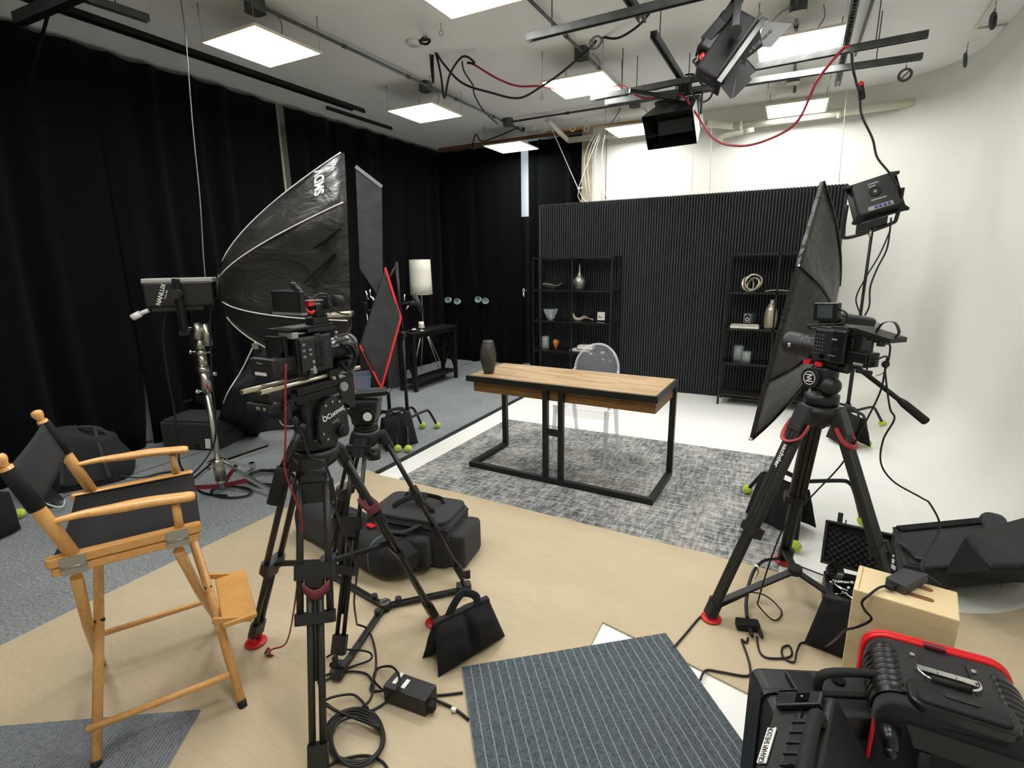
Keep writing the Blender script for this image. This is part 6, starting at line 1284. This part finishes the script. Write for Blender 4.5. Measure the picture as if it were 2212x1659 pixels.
# plastic tub with red cable
t = thing('plastic_tub', 'clear bluish plastic tub holding a red cable behind the cinema camera', 'tub', (-4.66, 4.60, .008), rad(45)); 
build(G().prism([V(-.20, -.15, .002), V(.20, -.15, .002), V(.20, .15, .002), V(-.20, .15, .002)], (0, 0, .006)).raw([V(-.20, -.15, 0), V(.20, -.15, 0), V(.23, -.175, .27), V(-.23, -.175, .27), V(-.20, .15, 0), V(.20, .15, 0), V(.23, .175, .27), V(-.23, .175, .27)], [(0, 1, 2, 3), (4, 7, 6, 5), (0, 3, 7, 4), (1, 5, 6, 2)]), 'tub_body', 'tub_plastic', t, local=True, solid=.004)
build(G().tube([V(-.235, -.18, .27), V(.235, -.18, .27), V(.235, .18, .27), V(-.235, .18, .27)], .008, 6, closed=True), 'rim', 'tub_plastic', t, local=True)
one(G().tube(cr([(-4.66+.12*cos(a)*(1+.1*sin(3*a)), 4.60+.09*sin(a), .04+.008*a) for a in [k*.5 for k in range(44)]], 2), .006, 6), 'cable_coil', 'red_tape', 'red cable coiled inside the plastic tub', 'cable')
# white light tube on the seam
a, b = V(-4.40, 3.62, .03), V(-4.40, 4.78, .03); t = thing('light_tube', 'white tube light lying on the carpet behind the cinema camera', 'tube light', (-4.40, 4.2, .007)); build(G().cyl(a, b, .021), 'tube', 'white_plastic', t)
for p, q in ((a, a+V(0, .06, 0)), (b, b-V(0, .06, 0))): build(G().cyl(p-V(0, .01, 0) if p is a else p+V(0, .01, 0), q, .023), 'end_cap', 'black_plastic', t)
# trolley case with raised handle
t = boxbag('trolley_case', 'black trolley case with its silver handle pulled up behind the red edged flag', 'suitcase', (-4.80, 5.16, .008), rad(40), (.34, .22, .55), 'black_cordura', .04)
for x in (-.035, .035): build(G().cyl((x, .04, .55), (x, .04, 1.0), .008), 'handle_rail', 'steel', t, local=True)
build(G().box((0, .04, 1.005), (.10, .03, .022)), 'handle_grip', 'black_plastic', t, local=True, bevel=.006)
# stuff at the left frame edge
t = thing('sandbag', 'black sandbag at the left edge of the photo beside a tennis ball', 'sandbag', (-4.10, .95, .008)); build(pillow(G(), PZ(-60, 1190, .02), PZ(46, 1142, .02), PD(20, 1062, (-4.25, 1.15)), PD(-60, 1060, (-4.2, .9)), .05), 'pouch', 'black_canvas', t)
ballfoot((-4.35, 1.262), 'tennis ball beside the sandbag at the left edge', 'tennis balls on light stand feet'); build
t = thing('softbox_pouch', 'black carry pouch with white piping lying behind the wooden chair back', 'bag', (-4.5, 1.45, .008)); P_ = [PZ(20, 1045, .10), PZ(100, 1088, .06), PZ(140, 1080, .04), PZ(100, 1040, .10)]
build(pillow(G(), P_[0], P_[1], P_[2], P_[3], .03), 'pouch', 'navy_cloth', t); build(G().tube(cr([P_[0]+V(0, 0, .02), PZ(60, 1062, .10), P_[1], PZ(133, 1095, .05), P_[2]], 6), .005, 6), 'piping', 'white_plastic', t)
ballfoot(PZ(122, 1042, .03), 'tennis ball peeking out beneath the backpack', 'tennis balls on light stand feet')
# ================================================================= OVERHEAD LIGHTS
# small barn door light
c = PY(1463, 255, 5.0); f = V(-.12, -.80, -.58).normalized(); x_ = V(0, 0, 1).cross(f).normalized(); x_ = x_ if x_.dot(RT) > 0 else -x_; y_ = f.cross(x_); y_ = y_ if y_.z > 0 else -y_; ax = (x_, y_, f)
t = thing('barn_door_light', 'small black light with open barn doors hanging from the strut', 'studio light', c)
build(G().box(c-f*.05, (.37, .25, .10), ax), 'housing', 'black_plastic', t, bevel=.01); build(G().box(c+f*.004, (.33, .21, .006), ax), 'lamp_face', 'black_dark', t)
def door(nm, a0, a1, b1, b0, m='black_satin'): return build(G().prism([a0, a1, b1, b0], (a1-a0).cross(b0-a0).normalized()*.003), nm, m, t)
hx, hy, L_ = .18, .125, .22
e = [c+x_*sx*hx+y_*sy*hy for sx, sy in ((-1, 1), (1, 1), (1, -1), (-1, -1))]; o_ = [p+f*L_+x_*sx*.035+y_*sy*.02 for p, (sx, sy) in zip(e, ((-1, 1), (1, 1), (1, -1), (-1, -1)))]
door('barn_door', e[0], e[1], o_[1], o_[0]); door('barn_door', e[1], e[2], o_[2], o_[1], 'light_grey'); door('barn_door', e[2], e[3], o_[3], o_[2]); door('barn_door', e[3], e[0], o_[0], o_[3])
build(G().prism([c+x_*-.15+y_*.02+f*.06, c+x_*.15+y_*.02+f*.06, c+x_*.15-y_*.09+f*.09, c+x_*-.15-y_*.09+f*.09], f*.003), 'inner_flap', 'grey_fabric', t)
top = V(c.x+.02, c.y+.02, 2.99); build(G().tube(cr([c-x_*.20, c-x_*.20+V(0, 0, .13), c-x_*.17+V(0, 0, .16), c+x_*.17+V(0, 0, .17), c+x_*.20+V(0, 0, .14), c+x_*.20], 5), .010, 8), 'yoke', 'black_metal', t)
build(G().cyl(c+V(0, 0, .17), top, .012).box(top+V(0, 0, .03), (.06, .06, .07)), 'hanger_clamp', 'black_metal', t, bevel=.004)
build(G().tube(cr([top-V(.03, 0, -.02), top+V(-.05, 0, .05), top+V(-.01, 0, .09), top+V(.02, 0, .03), top-V(.03, 0, -.02)], 5), .005, 6), 'safety_cable', 'black_cable', t)
build(G().box(c-f*.03+y_*.14, (.13, .02, .03), ax), 'top_handle', 'black_metal', t, bevel=.003)
bo = PY(1360, 196, 4.6); b1_ = PY(1478, 215, 4.9); one(G().bar(bo, b1_, .025, .03), 'boom_arm', 'black_metal', 'flat dark bar lying across above the small barn door light', 'bar')
t = thing('strut_clamp', 'black clamp on the strut right of the small barn door light', 'clamp', PY(1487, 190, 4.9)); q = PY(1487, 190, 4.9); build(G().box(q, (.05, .05, .09)).cyl(q-V(0, 0, .16), q, .008), 'clamp_body', 'black_metal', t, bevel=.003); build(G().cyl(q, V(q.x, q.y, 3.0), .008), 'clamp_bolt', 'black_metal', t)
# large barn door light
YD = 3.42
H0, H1 = PY(1552, 180, YD-.06), PY(1650, 44, YD+.05); hc = (H0+H1)/2; u1 = (H1-H0).normalized(); vw = (hc-CAM).normalized()
fw = (PY(1640, 150, YD)-PY(1590, 100, YD)); fw = (fw-u1*fw.dot(u1)).normalized(); w1 = u1.cross(fw).normalized(); w1 = w1 if w1.dot(vw) > 0 else -w1; hl = (H1-H0).length/2
t = thing('barn_door_light', 'large black light with wide barn doors hanging near the right LED panel', 'studio light', hc)
cH = hc-fw*.085+w1*.05; build(G().box(cH, (hl*2*.96, .15, .12), (u1, fw, w1)), 'housing', 'black_rubber', t, bevel=.015)
build(G().box(cH-fw*.10+u1*.04, (hl*1.2, .08, .10), (u1, fw, w1)), 'rear_housing', 'black_metal', t, bevel=.015)
build(G().box(hc+w1*.05, (hl*2.04, .035, .14), (u1, fw, w1)), 'door_frame', 'black_satin', t, bevel=.004); build(G().bar(H0-fw*.028-w1*.04, H1-fw*.028-w1*.04, .014, .012), 'frame_edge', 'black_metal', t)
def plate(nm, pts, dirn, mt='barn_paint' if 'barn_paint' in MATS else 'black_satin'): return build(G().prism(pts, dirn*.003), nm, mt, t)
yd = YD-.10
plate('barn_door', [H0.lerp(H1, .1), H0.lerp(H1, .9), PY(1648, 100, yd), PY(1613, 126, yd), PY(1635, 152, yd), PY(1600, 178, yd)], w1)
plate('barn_door', [PY(1552, 180, YD-.05), PY(1600, 128, YD-.08), PY(1624, 172, YD-.12), PY(1588, 209, YD-.12), PY(1578, 213, YD-.12)], w1)
pd = plate('barn_door', [PY(1650, 46, YD+.02), PY(1683, 49, YD+.02), PY(1711, 51, YD+.02), PY(1666, 102, YD), PY(1637, 100, YD)], w1)
for k in range(12):
    if k in (1, 6): continue
    q = PY(1621+44*k/11, 111-44*k/11, yd-.008); build(G().box(q, (.014, .010+.004*(k % 3), .002), (u1, fw, w1)), 'printed_mark', 'grey_fabric', t)
text('V', .045, 'light_grey', t, H0.lerp(H1, .62)-fw*.085-w1*.012, V(.9, .3, -.2), V(.1, 0, 1), bold=True)
build(G().bar(PY(1589, 62, YD-.12), PY(1597, -20, YD-.05), .035, .03).cyl(PY(1589, 68, YD-.14), PY(1590, 66, YD-.05), .03), 'yoke_arm', 'black_metal', t)
tp = PY(1597, 5, YD); build(G().cyl(tp, V(tp.x, tp.y, 3.04), .02).bar(PY(1560, 50, YD), PY(1590, 5, YD), .03, .05), 'mount_post', 'black_metal', t)
ba, bb_ = PY(1522, 92, YD), PY(1562, 46, YD); build(G().bar(ba, bb_, .05, .06), 'power_supply', 'black_plastic', t, bevel=.006); build(G().tube([ba, PY(1512, 100, YD), PY(1503, 122, YD)], [.02, .015, .006], 8), 'power_plug', 'black_rubber', t)
build(G().box(PY(1538, 118, YD-.02), (.05, .02, .06), (u1, w1, fw)), 'control_plate', 'silver_cloth', t)
build(G().tube(cr([PY(1505, 125, YD), PY(1497, 133, YD), PY(1508, 138, YD), PY(1512, 122, YD-.02), PY(1532, 105, YD)], 6).copy()+cr([PY(1510, 130, YD), PY(1502, 140, YD), PY(1515, 142, YD), PY(1525, 128, YD), PY(1512, 125, YD), PY(1520, 148, YD), PY(1530, 155, YD)], 6), .006, 6), 'wiring_loop', 'black_cable', t)
for x, y in ((1517, 124), (1532, 150)): build(G().ball(PY(x, y, YD-.03), .018, 8, (1, .7, 1.3)), 'red_connector', 'red', t)
build(G().tube([PY(1530, 148, YD-.03)+V(.012*cos(a), 0, -.03+.022*sin(a)) for a in [2*pi*k/12 for k in range(12)]], .003, 6, closed=True), 'red_ring', 'red_tape', t)
tsb = PY(1597, 5, YD)

# ================================================================= CABLES
def cable(pts, r, m, label, name='cable', n=7, cat='cable'): return one(G().tube(cr(pts, n), r, 8), name, m, label, cat)
Y_ = lambda x, y, d: PY(x, y, d)
cable([PZ(905, 88, 3.2), PZ(928, 86, 3.2), PZ(922, 95, 3.2), PZ(908, 92, 3.2), PZ(915, 82, 3.2), Y_(927, 90, 4.0), Y_(932, 150, 4.1), Y_(936, 178, 4.1), Y_(935, 120, 4.1), Y_(940, 110, 4.1), Y_(952, 160, 4.1), Y_(960, 212, 4.1), Y_(972, 160, 4.1), Y_(1000, 122, 4.15), Y_(1025, 135, 4.15), Y_(1010, 136, 4.2)], .009, 'black_cable', 'black cable looping from the ceiling hook left of the middle LED panels')
cable([Y_(927, 90, 4.0), Y_(960, 140, 4.15), Y_(1000, 180, 4.25), Y_(1060, 200, 4.3), Y_(1120, 212, 4.4), Y_(1168, 188, 4.45), Y_(1215, 155, 4.5), Y_(1280, 98, 4.5), Y_(1292, 80, 4.5), Y_(1335, 82, 4.4), Y_(1385, 50, 4.2), Y_(1425, -5, 4.0)], .009, 'black_cable', 'black cable crossing in front of the middle LED panel to the top edge')
cable([Y_(1012, 134, 4.2), Y_(1028, 142, 4.2), Y_(1075, 170, 4.3), Y_(1120, 186, 4.4), Y_(1170, 186, 4.5), Y_(1230, 195, 4.9), Y_(1335, 185, 4.9), Y_(1360, 198, 4.85), Y_(1395, 213, 4.85), Y_(1430, 210, 4.85), Y_(1475, 208, 4.85), Y_(1495, 232, 4.8), Y_(1540, 298, 4.6), Y_(1590, 315, 4.4), Y_(1650, 305, 4.2), Y_(1720, 265, 4.0), Y_(1765, 175, 3.85), Y_(1815, 112, 3.75), Y_(1832, 100, 3.7)], .008, 'red_cable', 'long red extension cable swagging below the ceiling to the right')
cable([Y_(1840, 112, 3.75), Y_(1842, 145, 3.9), Y_(1850, 180, 4.0), Y_(1858, 198, 4.1), Y_(1858, 212, 4.2), Y_(1862, 250, 4.4), Y_(1885, 300, 4.7), Y_(1895, 340, 5.0), Y_(1920, 372, 5.2), Y_(1938, 400, 5.3)], .008, 'black_cable', 'black cable dropping from the strut to the LED fixture on the thin stand')
t = thing('cable_connector', 'red and black plug joining the cable above the thin stand', 'connector', Y_(1860, 200, 4.12)); q = Y_(1860, 200, 4.12); build(G().bar(q+V(-.01, 0, .04), q+V(.01, 0, -.04), .035, .035), 'plug', 'black_rubber', t, bevel=.006); build(G().ball(q+V(-.01, 0, .045), .022, 10), 'red_tie', 'red', t)
cable([Y_(998, 132, 4.2), Y_(1003, 155, 4.25), Y_(1022, 185, 4.4), Y_(1025, 205, 4.5), Y_(1045, 240, 4.9), Y_(1075, 268, 5.5)], .007, 'black_cable', 'thin black cable hanging from the loops towards the back conduit')
cable([Y_(1020, 320, 6.9), Y_(1028, 290, 6.7), Y_(1045, 305, 6.7), Y_(1120, 275, 6.5)], .008, 'black_cable', 'short black cable bent behind the far LED panel')
cable([PZ(1285, 80, 3.15), PZ(1275, 90, 3.15), PZ(1278, 105, 3.1), PZ(1290, 103, 3.1), PZ(1300, 88, 3.12), PZ(1292, 78, 3.15), PZ(1280, 84, 3.13), PZ(1282, 100, 3.1)], .007, 'grey_plastic', 'coil of grey cable hanging above the middle LED panel')
cable([Y_(1480, 162, 4.9), Y_(1500, 162, 4.9), Y_(1520, 185, 4.8), Y_(1540, 180, 4.6), Y_(1535, 210, 4.6), Y_(1515, 220, 4.7), Y_(1495, 200, 4.8), Y_(1490, 178, 4.8), Y_(1505, 160, 4.4), Y_(1530, 148, 3.6)], .008, 'black_cable', 'black cable looped between the two barn door lights')
cable([Y_(1385, 188, 4.9), Y_(1400, 194, 4.9), Y_(1420, 193, 4.9), Y_(1440, 186, 4.9)], .006, 'black_cable', 'short black cable sagging under the strut left of the small barn door light')
cable([Y_(1340, 220, 6.4), Y_(1338, 238, 6.5), Y_(1325, 260, 6.6), Y_(1312, 285, 6.9), Y_(1310, 330, 7.05), Y_(1308, 430, 7.05)], .007, 'grey_plastic', 'grey cable running down the left edge of the cyclorama wall')
cable([PX(390, -5, -3.62), PX(400, 70, -3.60), PX(408, 170, -3.58), PX(418, 290, -3.55), PX(432, 430, -3.52), PX(440, 560, -3.50), PX(448, 640, -3.48)], .0035, 'grey_plastic', 'pale cable dropping from the ceiling to the studio light on the chrome stand')
cable([PX(108, 15, -3.9), PX(85, 100, -4.2), PX(62, 180, -4.6), PX(40, 235, -4.9)], .010, 'black_cable', 'dark strap hanging from the metal arm at the top left')
cable([Y_(1670, 45, 3.9), Y_(1690, 25, 4.2), Y_(1712, 15, 4.5)], .005, 'grey_plastic', 'grey feed cable from the right LED panel to its junction box')
# ropes
def rope(pts, label, r=.0045): return cable(pts, r, 'rope', label, 'rope', 3, 'rope')
rope([V(-2.75, 6.3, 3.25), PD(1250, 410, (-2.36, 6.45)), PD(1262, 432, (-2.3, 6.47)), V(-2.28, 6.50, 2.30)], 'white rope slanting down to the top of the fluted wall')
rope([V(-2.15, 6.55, 3.19), PD(1250, 405, (-2.36, 6.45)), V(-2.38, 6.50, 2.30)], 'white rope knotted to the slanting rope')
for i, (x, x2) in enumerate([(1262, 1270), (1270, 1276), (1285, 1300), (1300, 1310)]): rope([V(-2.20+.03*i, 6.58, 3.20), PD(x, 340, (-2.2, 6.6)), PD(x2, 432, (-2.15, 6.6))], ['leftmost white rope hanging behind the fluted wall', 'second white rope hanging behind the fluted wall', 'third white rope hanging behind the fluted wall', 'rightmost white rope of the bundle behind the fluted wall'][i], .003)
for i, (x, y0_, xx, y1_) in enumerate([(1540, 190, 1533, 412), (1830, 190, 1812, 395), (1498, 230, 1495, 413)]): rope([PD(x, y0_, (-.9, 6.4)) if i != 1 else PD(x, y0_, (.4, 6.3)), PD(xx, y1_, (-.9, 6.5)) if i != 1 else PD(xx, y1_, (.4, 6.5))], ['thin white line hanging between the two barn door lights', 'thin white line hanging near the right end of the fluted wall', 'thin white line hanging beside the small barn door light'][i], .003)
q = PD(1250, 408, (-2.36, 6.45)); one(G().ball(q, .016, 10).cyl(q, q+V(.05, 0, .015), .008), 'rope_cleat', 'white_plastic', 'white cleat where the two ropes cross', 'cleat')
for i, (x, y) in enumerate([(1237, 278), (1267, 278)]): p = PD(x, y, (-2.3, 6.5)); one(G().tube([p+V(.03*cos(a), 0, .03*sin(a)) for a in [2*pi*k/16 for k in range(16)]], .006, 6, closed=True).cyl(p+V(0, 0, .03), p+V(0, 0, .10), .003), 'rope_ring', 'pipe_white', ['square white ring hanging under the brown rod', 'round white ring hanging under the brown rod'][i], 'ring')
# floor and stand cables
def fl(pts, r, label, m='black_cable', z=.016): return cable([PZ(x, y, z) if len(p) == 2 else PZ(x, y, p[2]) for p in pts for x, y in [p[:2]]], r, m, label)
# big coil by the front leg
pts = []
for k in range(5):
    rx, cxx, cyy = 66-3*k, 764+2*k, 1588+3*k
    for j in range(10): a = 2*pi*j/10; pts.append((cxx+rx*cos(a)*(1+.03*sin(3*a+k)), cyy+58*sin(a)*(1-.02*k)+4*sin(2*a+k), .016+.007*k))
fl(pts+[(700, 1520, .05), (760, 1500, .03), (795, 1530, .02)], .0048, 'thick black cable coiled beside the front tripod leg')
fl([(705, 1420), (740, 1404, .04), (795, 1408, .05), (800, 1425, .03), (760, 1440), (700, 1460), (690, 1475), (745, 1452), (790, 1455), (806, 1480), (800, 1510), (780, 1530)], .0042, 'thin black cable looping over the foot of the small tripod')
fl([(771, 1349, .08), (795, 1360, .03), (810, 1400), (812, 1450), (800, 1488), (815, 1493), (832, 1492, .03)], .0042, 'thin black cable running from the small tripod to the power supply')
fl([(832, 1495, .05), (808, 1470), (815, 1445), (845, 1440, .05), (862, 1460, .09), (858, 1490, .09), (835, 1515, .02), (800, 1535), (740, 1540), (705, 1520)], .0045, 'black cable looped over the power supply')
fl([(925, 1506, .04), (945, 1514, .02), (980, 1530), (1012, 1554)], .0055, 'black power cord leading from the supply under the ribbed mat')
fl([(845, 1487, .03), (880, 1498, .02), (940, 1502), (1000, 1496)], .0045, 'black cable passing behind the power supply to the ribbed mat')
one(G().box(PZ(980, 1533, .022), (.018, .012, .012)), 'cable_tag', 'white_plastic', 'white tag on the power cord by the ribbed mat', 'tag')
fl([(700, 1659), (740, 1640), (790, 1632), (825, 1645), (840, 1665)], .0045, 'black cable curving at the bottom edge under the front tripod leg')
# red cord from camera A to the floor
cable([V(-1.39, 1.10, 1.30), V(-1.385, 1.08, 1.2), V(-1.385, 1.06, 1.05), V(-1.39, 1.05, .95), PD(652, 1130, (-1.42, 1.02)), PD(640, 1280, (-1.45, 1.0)), PZ(620, 1385, .10), PZ(590, 1402, .03), PZ(572, 1412, .014)], .0033, 'red_cable', 'red cord hanging from the cinema camera to the floor')
fl([(572, 1412), (580, 1400, .04), (583, 1412, .04), (576, 1416), (590, 1416)], .004, 'tied dark knot at the end of the red cord', 'red_dark')
cable([V(-1.39, 1.10, 1.12), V(-1.375, 1.12, 1.06), V(-1.36, 1.13, .98), PD(700, 1000, (-1.36, 1.13)), PD(722, 1060, (-1.33, 1.12)), PD(728, 1110, (-1.31, 1.12)), PD(750, 1170, (-1.28, 1.12)), PD(770, 1230, (-1.3, 1.2)), PD(765, 1300, (-1.35, 1.3)), PZ(771, 1349, .08)], .004, 'black_cable', 'thin black cable running down between the left tripods')
# cables of the right camera
bA = cc-dv*.20+nv*.02
cable([L3(-.19, .03, 1.225), L3(-.215, .03, 1.225), PD(1915, 770, (.32, 2.35)), PD(1912, 800, (.32, 2.35)), PD(1922, 880, (.36, 2.35)), PD(1932, 905, (.38, 2.35)), PD(1908, 950, (.40, 2.38)), PD(1903, 1000, (.42, 2.4)), PD(1930, 1040, (.46, 2.4)), PD(1990, 1075, (.53, 2.38)), PD(2010, 1090, (.56, 2.36)), PD(2030, 1140, (.60, 2.36)), PD(1998, 1200, (.58, 2.25)), PD(1992, 1232, (.55, 2.1)), V(.56, 2.05, .515)], .0035, 'black_cable', 'thin black cable hanging from the right camera down to the adapter')
cable([L3(-.24, .03, 1.29), PD(1922, 745, (.34, 2.33)), PD(1920, 775, (.34, 2.33)), PD(1912, 800, (.33, 2.33)), PD(1900, 850, (.33, 2.36)), PD(1860, 930, (.28, 2.4)), PD(1820, 1000, (.22, 2.42)), PD(1760, 1065, (.14, 2.42)), PD(1700, 1130, (.06, 2.4)), PD(1668, 1200, (.0, 2.35)), PZ(1640, 1290, .12), PZ(1640, 1310, .05), PZ(1672, 1340, .02), PZ(1688, 1320, .02), PZ(1650, 1285, .05), PZ(1600, 1280, .05), PZ(1574, 1292, .03)], .0035, 'black_cable', 'thin black cable running from the right camera through its tripod legs')
cable([L3(-.205, .03, 1.31), L3(-.205, .035, 1.25), L3(-.20, .035, 1.19)], .003, 'black_cable', 'short black cable hanging under the shoulder plate with a small plug'); q = L3(-.19, .035, 1.18); one(G().cyl(q-dv*.028, q+dv*.028, .009), 'cable_plug', 'black_rubber', 'small cylindrical plug hanging beneath the right camera', 'plug')
q = PD(1913, 787, (.32, 2.34)); one(G().ball(q, .014, 10).tube(cr([q, q+V(.0, 0, -.03), q-RT*.03+V(0, 0, -.045)], 4), .005, 6, flat=.3), 'cable_tie', 'black_nylon', 'black strap tie on the cables behind the right camera', 'cable tie')
fl([(1455, 1399), (1480, 1370), (1510, 1335), (1530, 1322), (1545, 1318, .03)], .0045, 'black cable leading from the ribbed mat to the red tripod foot')
t = thing('cable_splitter', 'black cable splitter block lying in front of the right tripod', 'splitter', PZ(1615, 1350, .009)); a, b = PZ(1590, 1347, .03), PZ(1640, 1352, .03); d_ = (b-a).normalized(); n_2 = V(-d_.y, d_.x, 0)
build(G().rbox((a+b)/2, ((b-a).length, .05, .032), .008, (d_, n_2, V(0, 0, 1))), 'splitter_body', 'black_rubber', t, bevel=.003)
for k in (.52, .92): p = a.lerp(b, k)-n_2*.02; build(G().tube([p, p-n_2*.04, p-n_2*.055], [.010, .009, .006], 8), 'plug', 'black_rubber', t)
cable([PZ(1614, 1335, .03), PZ(1612, 1300, .04), PZ(1618, 1262, .07), PZ(1632, 1228, .10), PZ(1655, 1210, .08), PZ(1690, 1208, .03)], .008, 'black_cable', 'thick black lead rising from the splitter over the tripod spreader')
p = PZ(1634, 1225, .10); t = thing('cable_label', 'white tape flag wrapped around the splitter lead', 'tag', p); build(G().ball(p, .012, 10), 'tape_wrap', 'paper_white', t); build(G().grid(lambda u, v: p+V(.008*u+.006*sin(4*v), -.004, -.07*v+.008*u), 3, 8), 'tape_tail', 'grey_band', t, solid=.001)
fl([(1616, 1378), (1612, 1388), (1602, 1382), (1612, 1410), (1620, 1440), (1615, 1460), (1560, 1452), (1525, 1448), (1512, 1470)], .0045, 'black cable running from the splitter to the ribbed mat')
fl([(1635, 1375), (1640, 1405), (1655, 1420), (1690, 1422), (1710, 1415), (1705, 1395), (1690, 1400), (1692, 1420), (1715, 1430), (1722, 1405, .03), (1735, 1388), (1780, 1398)], .0042, 'black cable running from the splitter to the sandbag by the apple box')
cable([PZ(1780, 1398, .016), PD(1800, 1385, (.25, 2.0)), PD(1825, 1362, (.285, 1.90)), PD(1850, 1355, (.33, 1.875)), PD(1882, 1338, (.38, 1.87)), PD(1868, 1318, (.40, 1.87)), PD(1862, 1300, (.40, 1.88)), PD(1880, 1283, (.42, 1.895)), PZ(1903, 1268, .506), A_.lerp(D2, .4)-V(0, 0, .018)], .0042, 'black_cable', 'black cable climbing the apple box front to the adapter')
fl([(1700, 1212), (1740, 1228), (1785, 1245)], .004, 'short black cable from the rear tripod foot to the open case')
# cables around the chrome stand
S_ = lambda x, y: PD(x, y, (-3.5, 2.1))
cable([PX(362, 665, -3.62), PX(352, 720, -3.65), PX(360, 800, -3.68), PX(375, 880, -3.7), PX(386, 960, -3.7), PZ(388, 1000, .10), PZ(410, 1040, .02), PZ(440, 1065, .016), PZ(490, 1070, .016)], .008, 'black_cable', 'thick black cable hanging from the light to the floor left of the chrome stand')
cable([PX(470, 640, -3.4), PX(455, 680, -3.42), PX(457, 800, -3.42), PX(465, 900, -3.42), PX(462, 960, -3.44), PZ(430, 1010, .08), PZ(395, 1040, .02), PZ(360, 1075, .016), PZ(330, 1110, .016)], .006, 'black_cable', 'thin black cable running down beside the chrome stand')
g = []; rnd = random.Random(9)
for k in range(6):
    for j in range(9): a = 2*pi*j/9; g.append((585+48*cos(a)*(1+.1*rnd.random()), 1032+16*sin(a)+rnd.uniform(-3, 3), .014+.006*k))
fl(g, .006, 'pile of black cable coiled on the carpet beside the chrome stand')
g = []
for k in range(3):
    for j in range(8): a = 2*pi*j/8; g.append((500+45*cos(a), 1062+12*sin(a), .014+.006*k))
fl(g, .005, 'black cable coiled under the chrome stand legs')
# cables on the thin stand
F_ = lambda x, y: PD(x, y, FXC)
cable([F_(1925, 470), F_(1922, 500), F_(1915, 540), F_(1895, 580), F_(1880, 620), F_(1878, 660), F_(1868, 682)], .007, 'black_cable', 'cable hanging from the LED fixture on the right side of the thin stand')
cable([F_(1922, 500), F_(1900, 550), F_(1870, 600), F_(1850, 640), F_(1853, 665), F_(1862, 682)], .006, 'black_cable', 'cable hanging from the LED fixture on the left side of the thin stand')

p = PY(1131, 628, 7.10); one(G().tube([p+V(.012*cos(a), 0, .035*sin(a)) for a in [2*pi*k/14 for k in range(14)]], .004, 6, closed=True).cyl(p-V(0, 0, .035), p-V(0, 0, .09), .010).cyl(p, V(p.x, 7.22, p.z), .003), 'pull_handle', 'white_plastic', 'small white pull handle hanging on the back curtain left of the shelf', 'handle')
a, b, c_ = PZ(2108, 62, 3.32), PZ(2176, 52, 3.32), PZ(2150, 0, 3.32); one(G().tube([b, a, c_, c_+(c_-a)*.5], .010, 8), 'conduit', 'pipe_white', 'white painted conduit in the upper right corner of the ceiling', 'conduit')
